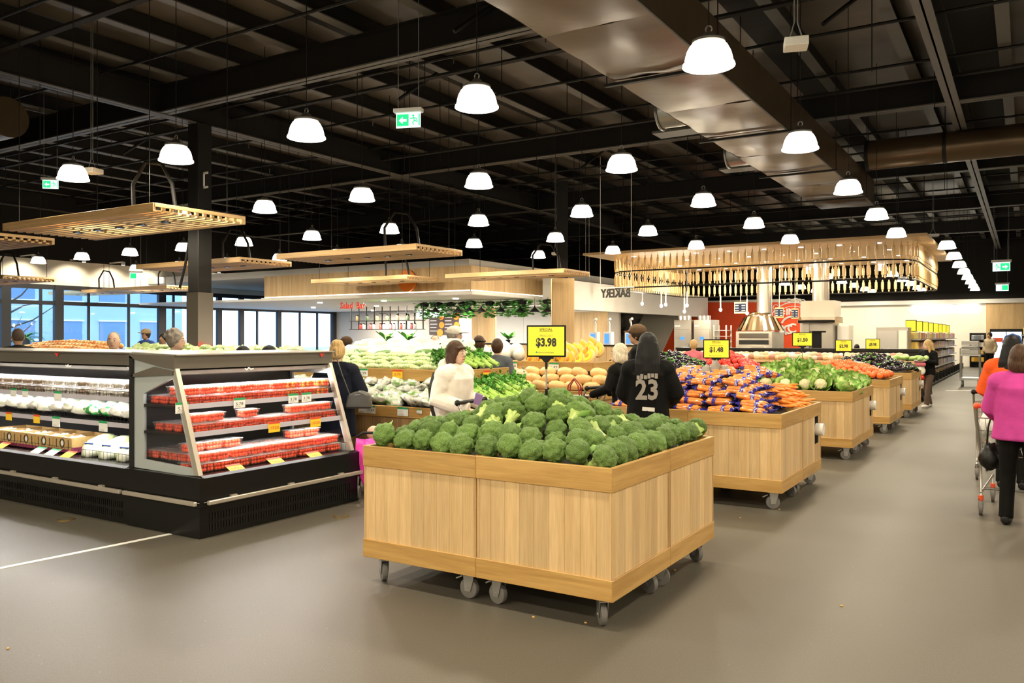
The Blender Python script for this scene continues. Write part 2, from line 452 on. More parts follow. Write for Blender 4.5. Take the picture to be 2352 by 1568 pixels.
round_duct(8.5, -29, -17, 5.9, .4, 'round wrapped duct high in the left corner of the ceiling')

# ------------------------------------------------------------------ glass shopfront on the left and the street beyond
K['frame'] = mat('dark bronze window frame', (.022,.024,.03), .4)
def yl(u): return UX(u, 0, XL)[0]
bays = [-120, 14, 136, 373, 505, 556, 642, 768]
for i in range(len(bays)-1):
    u0, u1 = bays[i], bays[i+1]; y0, y1 = yl(u0), yl(u1)
    ph = .16 if i < 4 else .11
    w = MB().bx(XL-.14, XL+.02, y0-ph, y0+ph, 0, 3.45).bx(XL-.12, XL, y0, y1, 3.28, 3.45)
    win = struct('window_%d' % (i+1), w, K['frame'])
    mull = {1: [95], 2: [205, 297], 3: [400, 460], 5: [592], 6: [690, 730]}.get(i, [])
    for u in mull: MB().bx(XL-.09, XL-.01, yl(u)-.04, yl(u)+.04, 0, 3.28).build('mullion', K['frame'], win)
    MB().bx(XL-.1, XL, y0+.16, y1-.16, 2.72, 2.86).build('transom', K['frame'], win)
    MB().bx(XL-.1, XL, y0+.16, y1-.16, 0, .12).build('sill', K['frame'], win)
    MB().bx(XL-.055, XL-.045, y0+.16, y1-.16, .12, 3.28).build('pane', K['glass'], win)
y_end = yl(768)
struct('trim_2', MB().bx(XL-.14, XL+.03, y_end-.15, y_end+.15, 0, 3.45), K['frame'])
struct('wall_left_near', MB().bx(XL-.2, XL, YB, yl(-120)-.1, 0, 3.45), K['warmwhite'])
K['pave'] = mat('pale street paving', (.32,.37,.43), .8, var=.15, vscale=.6)
K['facade'] = mat('pale rendered facade', (.38,.47,.60), .8, var=.06, vscale=.4)
K['facadeb'] = mat('blue-grey window glass', (.16,.25,.38), .2)
K['mulch'] = mat('palm trunk fibre', (.10,.09,.08), .9)
K['palm'] = mat('palm leaf', (.10,.22,.08), .6)
K['carw'] = mat('white car paint', (.82,.84,.86), .2, coat=.5)
struct('ground', MB().bx(XL-60, XL-.15, YB-30, YF+60, -.12, -.02), K['pave'])
def street_building(y0, y1, x, h, label):
    root = thing('street_building', label, 'building', (x, y0, 0))
    MB().bx(-8, 0, 0, y1-y0, 0, h).build('wall', K['facade'], root)
    n = int((y1-y0)/3)
    me = MB().bx(0, .06, -.9, .9, -.85, .85).mesh('window', K['facadeb'])
    fr = MB().bx(.0, .12, -1.0, 1.0, .85, .95).bx(0, .12, -1.0, 1.0, -.95, -.85).mesh('window_frame', K['white'])
    for i in range(n):
        for k in range(int(h/3)):
            w = ob('window', me, root, (0, 1.6+3*i, 1.7+3*k)); ob('window_frame', fr, w)
street_building(-6, 17, XL-17, 9, 'pale two-tone building across the street behind the left window')
street_building(19, 38, XL-22, 12, 'taller pale building across the street behind the far doors')
def palm():
    root = thing('palm_tree', 'spiky palm with a bushy dark trunk outside the window', 'palm', (XL-2.2, UX(58, 0, XL-2.2)[0], 0))
    MB().tube([(0,0,0),(0,.03,.6),(.02,0,1.5)], [.14,.12,.16], 10).build('trunk', K['mulch'], root, smooth=True)
    for i in range(22):
        a = i*2.4; e = .25+.75*((i*37) % 10)/10
        pts = [Vector((math.cos(a)*k*.85*math.cos(e+(-.9*k)), math.sin(a)*k*.85*math.cos(e-.9*k), 1.5+math.sin(e)*k*.9-.45*k*k)) for k in (0,.25,.5,.75,1)]
        MB().tube(pts, [.015,.05,.06,.045,.004], 6, flat=.15).build('frond', K['palm'], root, smooth=True)
palm()
def car(y, x, label):
    root = thing('parked_car', label, 'car', (x, y, 0))
    MB().prism([(-2.1,.3),(2.1,.3),(2.15,.75),(1.3,.9),(.7,1.42),(-1.0,1.45),(-1.7,.95),(-2.15,.85)], 'x', -.85, .85).build('body', K['carw'], root, bevel=.04)
    MB().prism([(-1.45,.98),(1.15,.95),(.65,1.34),(-.95,1.36)], 'x', -.87, .87).build('side_glass', K['facadeb'], root)
    for yy in (-1.35, 1.35):
        for xx in (-.75, .75): MB().cyl((xx-.1,yy,.32),(xx+.1,yy,.32),.32,n=16).build('wheel', K['black'], root)
car(yl(160), XL-9, 'white parked car outside beside the bare tree')
car(yl(420), XL-13, 'white parked car outside behind the shopfront doors')
def bare_tree(y, x):
    root = thing('street_tree', 'bare branching street tree seen through the left window', 'tree', (x, y, 0))
    MB().tube([(0,0,0),(.05,.05,1.2),(0,.1,2.4),(0,.15,4.2)], [.14,.11,.09,.04], 8).build('trunk', K['mulch'], root, smooth=True)
    r_ = random.Random(5)
    for i in range(14):
        a = i*2.4; z = 1.3+.2*i; l = 2.2-.09*i
        MB().tube([(0,.08,z),(math.cos(a)*l*.5, math.sin(a)*l*.5, z+.35),(math.cos(a)*l, math.sin(a)*l, z+.5+r_.random()*.6)], [.045,.03,.008], 6).build('branch', K['mulch'], root)
bare_tree(yl(175), XL-5)
# wall-washing downlights in front of the white bulkhead
dl = MB().cyl((0,0,0), (0,0,.12), .07, n=12).mesh('can', K['white']); dg_ = MB().cyl((0,0,-.006), (0,0,0), .055, n=12).mesh('lens', K['spotglow'])
sd = bpy.data.lights.new('wall washer', 'SPOT'); sd.energy = 90; sd.color = WARM; sd.spot_size = R(110); sd.spot_blend = .6; sd.shadow_soft_size = .08
# soffit that carries them
for i, u in enumerate((-30, 78, 193, 283, 365, 503, 620, 720)):
    y = UX(u, 0, XL+.9)[0]
    t = thing('downlight', 'small round downlight washing the white bulkhead above the shopfront', 'downlight', (XL+.9, y, 4.28), 0, 'bulkhead downlights')
    ob('can', dl, t); ob('lens', dg_, t)
    s = ob('lamp', sd, t, (0,0,-.03), (0, R(38), 0)); MB().bx(-.9, .0, -.02, .02, .1, .14).build('bracket', K['white'], t)
# ================================================================== things hung from the ceiling
shade_prof = [(.213,0),(.222,.004),(.218,.022),(.206,.03),(.200,.07),(.185,.125),(.158,.175),(.128,.20)]
ME_shade = MB().lathe([(.17,.004)]+shade_prof, 24).mesh('shade', K['lampglow'], smooth=True)
ME_cap = MB().lathe([(.128,.198),(.142,.202),(.142,.222),(.125,.232),(.07,.245),(.05,.28),(.02,.30)], 20).mesh('heat_sink', K['steelb'], smooth=True)
ME_hook = MB().tube([(.028*math.cos(q), 0, .322+.028*math.sin(q)) for q in [2*math.pi*j/10 for j in range(10)]], .007, 5, closed=True).mesh('hook', K['zinc'])
ME_cable = MB().cyl((0,0,.34), (0,0,3.06), .006, n=5).mesh('cable', K['dark'])
lamp_d = bpy.data.lights.new('pendant light', 'AREA'); lamp_d.shape = 'DISK'; lamp_d.size = .36; lamp_d.energy = LAMP_W; lamp_d.color = WARM
LZ = 3.88
def pendant(x, y, label, group):
    t = thing('pendant_lamp', label, 'lamp', (x, y, LZ), 0, group)
    ob('shade', ME_shade, t); ob('heat_sink', ME_cap, t); ob('hook', ME_hook, t); ob('cable', ME_cable, t)
    ob('light', lamp_d, t, (0,0,-.012))
near = {(0,6.85): 'largest white dome pendant lamp, beside the wide foil duct', (1,6.85): 'white dome pendant lamp hanging directly behind the running-man exit sign',
        (2,6.85): 'white dome pendant lamp up left of the hanging exit sign', (3,6.85): 'white dome pendant lamp just above the nearest slatted raft'}
rows = [(-3.6, range(-2,5)), (-.15, range(-2,5)), (3.35, range(-2,2)), (6.85, range(-2,5)), (10.5, range(-2,7)), (14.1, range(-1,11)), (17.5, range(-1,11)), (20.9, range(-1,5)),
        (24.4, (0,)), (27.8, (0,)), (31.2, range(0,3)), (34.6, range(0,4)), (38.0, range(0,4)), (41.4, range(0,4)), (44.8, range(0,4)), (47.4, range(0,4))]
for ri_, (y, cols) in enumerate(rows):
    for ci_, i in enumerate(cols):
        x = -2.3 - 2.4*i - .018*(y-6.85)
        if i < 0: x += .7
        if y > 21.5: x += .85
        lab = near.get((i, y), 'white dome pendant lamp, %s row from the front, %s from the right' % (ORD[ri_], ORD[ci_]))
        pendant(x, y, lab, None if (i, y) in near else 'dome pendant lamps in rows')

# ------------------------------------------------------------------ slatted pine light rafts
K['fgl'] = mat('dim spot lens', (.25,.24,.22), .15)
K['spotcan'] = mat('black spotlight', (.015,.015,.015), .4)
raft_spot = bpy.data.lights.new('raft spot', 'SPOT'); raft_spot.energy = SPOT_W; raft_spot.color = (1,.95,.86); raft_spot.spot_size = R(42); raft_spot.spot_blend = .8; raft_spot.shadow_soft_size = .05
RW, RD, RH = 3.75, 1.45, .115
ME_end = MB().bx(-.02, .02, 0, RD, 0, RH).mesh('end_board', K['pine_y'], bevel=.003)
ME_side = MB().bx(-RW, 0, -.022, .022, 0, RH).mesh('side_board', K['pine'], bevel=.003)
ME_slat = MB().bx(-RW+.02, -.02, -.03, .03, .0, .03).mesh('slat', K['pine'], bevel=.002)
ME_cross = MB().bx(-.02, .02, .02, RD-.02, .032, .085).mesh('crosspiece', K['pine_y'])
ME_tooth = MB().bx(-.02, .02, -.022, .022, .03, .07).mesh('end_block', K['pine'])
ME_spot = MB().cyl((0,0,-.006), (0,0,.15), .068, n=16).mesh('spotlight', K['spotcan'], smooth=True)
ME_lens = MB().cyl((0,0,-.009), (0,0,-.006), .045, n=16).mesh('lens', K['fgl'])
ME_rod = MB().cyl((0,0,.05), (0,0,ZC-3.2), .007, n=5).mesh('hanging_rod', K['dark'])
def raft(x, y, label, lit=True, aim=None):
    aim = aim or [(x-.75-1.1*k, y+RD*.48, 1) for k in range(3)]
    t = thing('slatted_light_raft', label, 'light raft', (x, y, 3.2))
    for yy in (0, RD): ob('side_board', ME_side, t, (0, yy, 0))
    n = 11
    for i in range(n): ob('slat', ME_slat, t, (0, .09+(RD-.18)*i/(n-1), 0))
    for i in range(n-1): ob('end_block', ME_tooth, t, (-.03, .15+(RD-.3)*i/(n-2), 0)); 
    ob('end_board', MB_END_TOP, t)
    for xx in (-.5, -1.5, -2.6, -RW+.04): ob('crosspiece', ME_cross, t, (xx, 0, 0))
    for xx in (-.25, -RW+.25):
        for yy in (.1, RD-.1): ob('hanging_rod', ME_rod, t, (xx, yy, 0))
    for i in range(5):
        s = ob('spotlight', ME_spot, t, (-.75-.55*i, RD*.48, -.004)); ob('lens', ME_lens, s)
        if lit and i in (0, 2, 4):
            l = ob('light', raft_spot, s, (0,0,-.03)); src = Vector((x-.75-.55*i, y+RD*.48, 3.17)); tgt = Vector(aim[i//2])
            l.rotation_euler = (tgt-src).to_track_quat('-Z', 'Y').to_euler()
    MB().tube([(-1.2,.5,.1),(-1.22,.5,.55),(-1.0,.55,.85),(-.7,.6,.8),(-.5,.62,.5),(-.45,.65,.1)], .028, 7).build('flex_conduit', K['dark'], t, smooth=True)
MB_END_TOP = MB().bx(-.012, .012, 0, RD, .066, RH).mesh('end_board', K['pine_y'], bevel=.002)
raft(-9.6, 6.6, 'nearest slatted pine light raft with five round spots, upper left', True, [(-6.9,7.6,1.2),(-8.4,7.7,1.2),(-10,7.8,1.3)])
raft(-14.6, 6.6, 'slatted pine light raft cut off by the left picture edge', True, [(-12.5,7.8,1.3),(-14,7.8,1.3),(-15.5,7.8,1.3)])
raft(-9.66, 12.1, 'longest middle slatted pine raft, before the salad bar canopy', True, [(-6.6,10.9,1.2),(-7.6,10.9,1.2),(-8.6,11,1.2)])
raft(-14.55, 12.1, 'slatted pine light raft crossing in front of the dark column')
raft(-14.8, 18.1, 'slatted pine light raft hanging level with the orange emblem')
raft(-10.0, 18.5, 'slatted pine light raft beside the timber-clad column')
raft(-24.6, 17.4, 'far slatted pine light raft over the shopfront windows, nearer the column', False)
raft(-29.0+.5, 17.6, 'farthest slatted pine light raft over the shopfront windows', False)
raft(-24.5, 12.1, 'small far slatted pine light raft at the left picture edge', False)

# ------------------------------------------------------------------ dark column with mirror-steel sleeve
cx_, cy_ = -14.9, UX(459, 0, -14.9)[0]
c = thing('column', 'dark square steel column wrapped in mirror-polished steel lower down', 'column', (cx_, cy_, 0))
zc = EYE + (772-672)*(-cx_*math.sin(YAW)+cy_*math.cos(YAW))/F
MB().bx(-.17,.17,-.17,.17, zc, ZB).build('post', K['dark'], c, bevel=.01)
sl = MB(); n = 14
for i in range(n):
    z0, z1 = zc*i/n, zc*(i+1)/n
    for (a, b, e, f) in ((-.19,-.19,.19,-.19),(.19,-.19,.19,.19),(.19,.19,-.19,.19),(-.19,.19,-.19,-.19)):
        sl.add([(a,b,z0),(e,f,z0),(e,f,z1),(a,b,z1)], [(0,1,2,3)])
sl.build('sleeve', mat('rippled mirror steel', (.80,.75,.68), .06, 1.0, bump=.35, bscale=1.6), c)
MB().tube([(-.2,-.1,zc+1.2),(-.28,-.15,zc+.6),(-.4,-.2,zc+.1)], .03, 6).build('conduit', K['dark'], c)
MB().bx(.17,.30,-.05,-.02,4.7,4.74).bx(.17,.30,-.05,-.02,5.0,5.04).bx(.17,.19,-.05,-.02,4.7,5.04).build('bracket', K['white'], c)

# ------------------------------------------------------------------ exit signs and sensors
K['exitgreen'] = glow('exit sign green', (.02,.55,.18), 1.1); K['exitwhite'] = glow('exit sign white', (.75,1.0,.95), 1.1)
def exit_sign(u, v, Z, rz, w, label, flip=False, detail=True):
    k = (u-CX)/F*Z; x = fwv[0]*Z + rtv[0]*k; y = fwv[1]*Z + rtv[1]*k; z = EYE-(v-HY)*Z/F
    t = thing('exit_sign', label, 'exit sign', (x, y, z), rz)
    h = w*.5
    MB().bx(-w*.58, w*.58, -.05, .05, h*.62, h*.95).build('housing', K['white'], t, bevel=.006)
    p = MB().bx(-w/2, w/2, -.006, .006, -h*.55, h*.62).build('panel', K['exitwhite'], t)
    sgn = -1 if flip else 1
    gx = sorted((-sgn*w*.46, sgn*.02*w))
    MB().bx(gx[0], gx[1], -.010, -.007, -h*.42, h*.5).build('green_field', K['exitgreen'], p)
    if detail:
        a = MB(); q = -sgn*.22*w; ww = w*.16*sgn
        a.prism([(q-ww,.02*h),(q,.30*h),(q,.12*h),(q+ww,.12*h),(q+ww,-.08*h),(q,-.08*h),(q,-.26*h)], 'y', -.014, -.011)
        a.build('arrow', K['exitwhite'], p)
        m = MB(); c0 = sgn*.24*w
        m.cyl((c0-.03*w,-.011,.36*h), (c0-.03*w,-.008,.36*h), .045*w, n=12)
        for P in ([(c0-.02*w,.24*h),(c0+.02*w,-.02*h)], [(c0+.02*w,-.02*h),(c0-.06*w,-.16*h),(c0-.02*w,-.36*h)], [(c0+.02*w,-.02*h),(c0+.11*w,-.10*h),(c0+.16*w,-.08*h)], [(c0-.02*w,.22*h),(c0-.12*w,.12*h),(c0-.16*w,.2*h)], [(c0-.02*w,.22*h),(c0+.1*w,.12*h),(c0+.11*w,0)]):
            m.tube([(a_,-.010,b_) for a_, b_ in P], .022*w, 5)
        m.build('running_figure', K['exitgreen'], p)
        MB().bx(c0+.19*w, c0+.235*w, -.010, -.007, -.42*h, .5*h).build('door_bar', K['exitgreen'], p)
    for s in (-.42, .42): MB().cyl((s*w,0,h*.95),(s*w,0,ZC-z),.005,n=5).build('chain', K['zinc'], t)
exit_sign(938, 277, 10.0, YAW+R(-12), .31, 'green running-man exit sign with left arrow hanging on chains')
exit_sign(116, 424, 17, YAW+R(10), .30, 'exit sign at far left, partly behind a glowing lamp')
exit_sign(2300, 613, 30, 0, .55, 'far exit sign with right arrow over the aisle', True)
exit_sign(2302, 661, 38, 0, .5, 'lowest far exit panel over the aisle end', True, False)
exit_sign(312, 634, 30, R(60), .4, 'tiny exit sign in front of the white bulkhead', False, False)
def sensor(u, v, Z, w, label, rz=0.3):
    k = (u-CX)/F*Z; x = fwv[0]*Z + rtv[0]*k; y = fwv[1]*Z + rtv[1]*k; z = EYE-(v-HY)*Z/F
    t = thing('emergency_light', label, 'light fitting', (x, y, z), rz)
    MB().bx(-w/2, w/2, -w/2, w/2, -.03, .045).build('body', K['warmwhite'], t, bevel=.005)
    for s in (-.3, .3): MB().cyl((s*w,0,.04),(s*w*.2,0,.2),.006,n=5).build('chain', K['zinc'], t)
    for s in (-1, 1): MB().cyl((s*w*.07,0,.2),(s*w*.07,0,ZC-z),.006,n=5).build('chain', K['zinc'], t)
sensor(1828, 103, 7.2, .2, 'square white emergency light box hanging on chains near the duct')
sensor(211, 394, 13, .24, 'flat white emergency light box left of the nearest raft lamp')
sensor(1276, 583, 24, .2, 'small white emergency light box above the salad bar canopy')
sensor(2143, 541, 26, .3, 'small white emergency light box right of the rolling pin canopy')
# ================================================================== salad bar kiosk, bakery and far walls
K['cove'] = glow('warm cove strip', (1.0,.82,.55), 5.0, True)
KX, KY = -13.9, 19.95
k_ = thing('salad_bar_canopy', 'timber-faced canopy over the salad bar with glowing white underside', 'canopy', (KX, KY, 2.80))
MB().bx(-8.9, .12, -.12, 5.2, 0, .12).build('soffit_edge', K['white'], k_, bevel=.02)
MB().bx(-17.2, -.1, .0, 18, .02, .10).build('soffit', K['white'], k_)
m = 0
for i in range(14):
    MB().bx(-8.85+.632*i, -8.85+.632*(i+1)-.003, 0, .05, .16, .88).build('fascia_panel', K['panel'], k_)
for i in range(7):
    MB().bx(-.05, 0, .02+.62*i, .02+.62*(i+1)-.003, .16, .88).build('fascia_panel', K['panel'], k_)
MB().bx(-8.85, -.06, .015, .035, .125, .155).bx(-.035,-.015,.05,4.4,.125,.155).build('cove_strip', K['cove'], k_)
MB().bx(-17.2, -.35, .4, 18, .88, 1.12).build('roof_edge', K['white'], k_)
MB().bx(-8.9, -8.8, .05, 12, .1, .88).build('return_panel', K['panel'], k_)
em = thing('emblem', 'round orange emblem on the timber canopy face', 'emblem', (UY(937,645,KY-.02)[0], KY-.03, UY(937,645,KY)[1]))
K['orange'] = mat('orange enamel', (.95,.26,.02), .4)
MB().cyl((0,0,0),(0,-.05,0),.34,n=28).build('disc', K['orange'], em)
MB().prism([(.1,-.2),(.36,-.16),(.28,.05),(.12,.0)], 'y', -.06, 0).build('tail', K['orange'], em)
struct('wall_kiosk', MB().bx(XL, -14.2, 31.0, 31.2, 0, 2.80), mat('beige kiosk wall', (.58,.52,.44), .6))
bl = thing('bulkhead', 'white boxed bulkhead over the walkway left of the bakery', 'bulkhead', (-13.2, 23.6, 2.50))
MB().bx(-.35, 0, 0, 15.6, 0, 1.0).build('box', K['white'], bl)
area = bpy.data.lights.new('kiosk fill light', 'AREA'); area.shape = 'RECTANGLE'; area.size = .2; area.size_y = .2; area.energy = 150; area.color = (1,.93,.82)
ME_pl = MB().cyl((0,0,0),(0,0,.03),.09,n=16).mesh('panel', K['spotglow'])
for (x, y) in ((-15.5,21.4),(-18.5,21.4),(-21.5,21.4),(-15,25),(-18.5,25),(-22,25),(-25.5,25),(-18,29.3),(-22,29.3),(-26,29.3)):  # glowing discs and area lights added to brighten the kiosk under the canopy
    t = thing('fill_light', 'small round fill light added in the white canopy underside', 'light', (x, y, 2.765), 0, 'fill lights added under the canopy')
    ob('panel', ME_pl, t); ob('light', area, t, (0,0,-.02))

# timber-clad column right of the canopy
t = thing('timber_column', 'square column clad in pale timber beside the salad bar canopy', 'column', (-11.45, 21.1, 0), YAW)
for i, (a, b, rz) in enumerate(((0,-.3,0),(.3,0,R(90)),(0,.3,R(180)),(-.3,0,R(-90)))):
    MB().bx(-.3,.3,-.02,0,0,3.25).build('cladding', K['panel'], t, (a,b,0), (0,0,rz))
MB().bx(-.15,.15,-.15,.15,3.2,ZB).build('post', K['dark'], t)
# salad bar counter, hanging rack, plants, menu boards
def counter(name, label, cat, x0, x1, y, d, h, front, top):
    t = thing(name, label, cat, (x0, y, 0)); w = x1-x0
    n = max(2, int(w/.9))
    for i in range(n): MB().bx(w*i/n+.004, w*(i+1)/n-.004, 0, .04, .1, h-.04).build('front_panel', front, t)
    MB().bx(.05, w-.05, .04, d, 0, h-.04).build('carcass', K['dark'], t)
    MB().bx(-.03, w+.03, -.04, d+.03, h-.04, h).build('worktop', top, t, bevel=.006)
    return t
xs0, xs1 = UY(770,0,21.5)[0], UY(1000,0,21.5)[0]
counter('salad_counter', 'dark salad bar counter below the hanging rack', 'counter', xs0, xs1, 21.5, .9, 1.28, K['dark'], K['black'])
xr0, xr1 = UY(807,0,22)[0], UY(972,0,22)[0]
t = thing('hanging_rack', 'black grid rack hanging over the salad bar with jars on it', 'rack', (xr0, 22, 1.82)); w = xr1-xr0
for i in range(10): MB().bx(w*i/9-.015, w*i/9+.015, -.015, .015, 0, .8).build('upright', K['black'], t)
for z in (0, .30, .56): MB().bx(0 if z != .56 else w*.43, w, -.12, .12, z-.012, z+.012).build('shelf', K['black'], t)
cols = [(.55,.3,.08),(.5,.05,.04),(.75,.75,.7),(.08,.12,.05),(.6,.1,.1),(.35,.33,.3)]
jm = [mat('jar %d' % i, c, .25) for i, c in enumerate(cols)]
rr = random.Random(9)
for i in range(18):
    jx = xr0 + .3 + (w-.5)*i/18; z = 1.835 if i % 3 else 2.135
    j = thing('jar', 'small jar standing on the hanging black rack', 'jar', (jx, 22, z), 0, 'jars on the hanging rack')
    MB().lathe([(.05,0),(.055,.02),(.055,.14),(.04,.17)], 10).build('body', jm[i % 6], j, smooth=True)
    MB().lathe([(.042,.17),(.042,.2)], 10).build('lid', K['black'], j)
K['leaf'] = mat('bright plant leaf', (.10,.42,.04), .4, rand=.2)
K['leafd'] = mat('dark plant leaf', (.07,.27,.04), .45, rand=.3)
def potted(u, v, y, s, label, n=9):
    x = UY(u, v, y)[0]; z = 1.28 if y < 23 else 1.34
    t = thing('potted_plant', label, 'plant', (x, y, z))
    MB().lathe([(.1*s,0),(.14*s,.2*s),(.13*s,.21*s)], 12).build('pot', K['black'], t)
    for i in range(n):
        a = i*2.4; e = .5+.12*(i % 5); l = s*(.5+.05*(i % 4))
        pts = [(math.cos(a)*l*q*math.cos(e)*1.1, math.sin(a)*l*q*math.cos(e)*1.1, .2*s+l*q*math.sin(e)*1.3-.12*s*q*q) for q in (0,.3,.6,.85,1)]
        MB().tube(pts, [.01*s,.05*s,.11*s,.09*s,.005], 6, flat=.12).build('leaf', K['leaf'], t, smooth=True)
potted(887, 0, 21.7, .75, 'broad-leaved plant on the salad counter, left of the pair')
potted(937, 0, 21.7, .75, 'broad-leaved plant on the salad counter, right of the pair')
potted(1167, 0, 24, .6, 'small palm-like plant on the timber counter', 14)
# garland of hanging greenery with black cone lamps
gx0, gx1 = UY(965,0,23)[0], UY(1265,0,23)[0]
for i in range(10):
    x = gx0 + (gx1-gx0)*(i+.5)/10 + rr.uniform(-.2,.2)
    t = thing('hanging_plant', 'trailing green plant hung along the edge of the canopy ceiling', 'plant', (x, 23+rr.uniform(-.3,.3), 2.78), 0, 'hanging plants under the canopy')
    MB().lathe([(.02,0),(.18,-.04),(.14,-.16)], 10).build('basket', K['dark'], t)
    me = MB()
    for k in range(120):
        a = rr.uniform(0, 6.28); q = rr.uniform(.05,.42); z = -rr.uniform(.05,.62)*(1-.5*q)
        c = Vector((math.cos(a)*q, math.sin(a)*q*.6, z)); M = Matrix.Rotation(rr.uniform(0,6.28),3,'Z') @ Matrix.Rotation(rr.uniform(-1,1),3,'X')
        P = [c + M @ Vector(p) for p in ((-.08,0,0),(0,-.05,.015),(.11,0,0),(0,.05,.015))]
        me.add(P, [(0,1,2,3)])
    tag(me.build('foliage', K['leafd'], t), kind='stuff')
cone = MB().lathe([(.17,0),(.165,.01),(.07,.1),(.025,.15),(.02,.2)], 16).mesh('shade', K['black'], smooth=True)
cglow = MB().cyl((0,0,.004),(0,0,.012),.15,n=16).mesh('bulb', K['spotglow']); ccord = MB().cyl((0,0,.25),(0,0,.5),.006,n=5).mesh('cord', K['black'])
for u in (1000, 1052, 1078, 1105, 1150, 1195, 1228, 1258):
    x, z = UY(u, 716 if u < 1300 else 726, 22.6)
    t = thing('cone_pendant', 'black cone pendant lamp among the hanging plants', 'lamp', (x, 22.6, z), 0, 'black cone lamps under the canopy')
    ob('shade', cone, t); ob('bulb', cglow, t); MB().cyl((0,0,.19),(0,0,2.82-z),.006,n=5).build('cord', K['black'], t)
for u, lab in ((1003, 'left'), (1037, 'right')):
    x, z = UY(u, 744, 30.99); t = thing('menu_board', 'dark menu board with orange fruit picture, %s of the pair' % lab, 'menu board', (x, 30.99, z))
    b = MB().bx(-.42,.42,-.03,0,-.5,.5).build('board', mat('brown menu board '+lab, (.07,.045,.035), .5), t)
    for q in range(5): MB().bx(-.36,.05-.04*(q%2),-.035,-.03,.3-.16*q,.33-.16*q).build('text_line', K['tagwhite'], b)
    for q, (a, z2, r_) in enumerate(((.3,.36,.17),(.32,-.05,.15),(.22,-.4,.17))): MB().cyl((a,-.045,z2),(a,-.03,z2),r_,n=16).build('orange_slice', K['orange'], b)
# lit white lettering: blurred out in the photograph, so plain lit letter blocks
def lit_row(u0, u1, v0, v1, y, label, n, gap=None):
    x0, z1 = UY(u0, v0, y); x1, z0 = UY(u1, v1, y); z0 = EYE-(v1-HY)*((y)/(fwv[1]+rtv[1]*((u0+u1)/2-CX)/F))/F
    t = thing('lit_sign', label, 'sign', ((x0+x1)/2, y, z0)); w = (x1-x0)/n; h = z1-z0
    for i in range(n):
        if gap is not None and i == gap: continue
        MB().bx(x0-(x0+x1)/2+w*i+w*.06, x0-(x0+x1)/2+w*(i+1)-w*.06, -.05, 0, 0, h).build('letter_block', K['letterglow'], t, bevel=min(w,h)*.18)
lit_row(957, 1022, 716, 728, 30.99, 'glowing white sign above the brown menu boards', 9)
lit_row(2095, 2249, 703, 715, YF-.01, 'long glowing white sign high on the far wall', 21, 13)
K['redneon'] = mat('red script letters', (.75,.05,.02), .4, emit=.25)
x, z = UY(810, 702, 20.7)
t = thing('salad_bar_sign', 'red script sign hanging under the canopy', 'sign', (x, 20.7, z), YAW*.5)
o = ob('lettering', text_mesh('Salad  Bar', .30, K['redneon'], .012, .92, .004), t, (0,0,0), (R(90),0,0))
for s in (-.4, .4): MB().cyl((s,0,.05),(s,0,2.82-z),.006,n=5).build('rod', K['white'], t)
# timber wall and white panels behind the salad bar
def wallpanel(u0, u1, y, z0, z1, m, nm, lab, cat='wall panel', th=.06):
    t = thing(nm, lab, cat, ((UY(u0,0,y)[0]+UY(u1,0,y)[0])/2, y, z0)); w = UY(u1,0,y)[0]-UY(u0,0,y)[0]
    n = max(1, round(w/1.2))
    for i in range(n): MB().bx(-w/2+w*i/n+.006, -w/2+w*(i+1)/n-.006, -th, 0, 0, z1-z0).build('panel', m, t)
    return t
wallpanel(1085, 1140, 29.5, 0, 2.78, K['panel'], 'timber_wall_panel', 'golden timber wall panel lit from above behind the salad bar')
wallpanel(1143, 1268, 28.5, 0, 2.78, K['white'], 'white_wall_panel', 'white tiled wall panels between the timber panel and timber column')
wallpanel(1320, 1396, 28.0, 0, 2.5, K['panel'], 'timber_wall_panel', 'timber grid wall right of the timber column')
counter('timber_counter', 'low timber counter behind the pumpkins with a plant on it', 'counter', UY(1070,0,23.8)[0], UY(1262,0,23.8)[0], 23.8, .8, 1.34, K['panel'], K['dark'])
counter('timber_counter', 'timber checkout counter right of the timber column', 'counter', UY(1322,0,24)[0], UY(1466,0,24)[0], 24, .8, 1.30, K['panel'], K['dark'])
K['screen'] = glow('blue touch screen', (.10,.32,1.0), 1.0)
for u in (1365, 1397, 1447):
    x, z = UY(u, 782, 24.3); t = thing('checkout_terminal', 'white self checkout terminal with a blue screen on the timber counter', 'terminal', (x, 24.3, 1.30), 0, 'self checkout terminals')
    MB().bx(-.14,.14,-.1,.15,0,.42).build('body', K['white'], t, bevel=.01); MB().bx(-.08,.08,-.115,-.1,.05,.36).build('screen', K['screen'], t)
    MB().tube([(0,.1,.42),(0,.1,.68),(.0,.0,.80),(.12,-.1,.84)], [.03,.03,.035,.045], 8).build('lamp_arm', K['white'], t, smooth=True)
# black-and-white mural and slanted white pillar, red bakery wall
YR = 40.0
K['mural'] = mat('grey photo mural', (.03,.03,.03), .6, mix=(.45,.43,.40), mscale=1.3, mlo=.42, mhi=.68)
K['redwall'] = mat('red bakery wall', (.80,.075,.012), .5)
def poly_panel(nm, label, cat, pts, y, m, th=.08):
    P = [UY(u, v, y) for u, v in pts]; cx = sum(p[0] for p in P)/len(P); z0 = min(p[1] for p in P)
    t = thing(nm, label, cat, (cx, y, z0))
    MB().prism([(p[0]-cx, p[1]-z0) for p in P], 'y', -th, 0).build('panel', m, t)
    return t
struct('wall_bakery', MB().bx(UY(1270,0,YR+.1)[0], UY(1838,0,YR+.1)[0], YR+.02, YR+.2, 0, 3.35), K['warmwhite'])
poly_panel('photo_mural', 'dark grey photo mural behind the checkout terminals', 'mural', [(1396,720),(1478,723),(1430,812),(1396,812)], YR-.3, K['mural'])
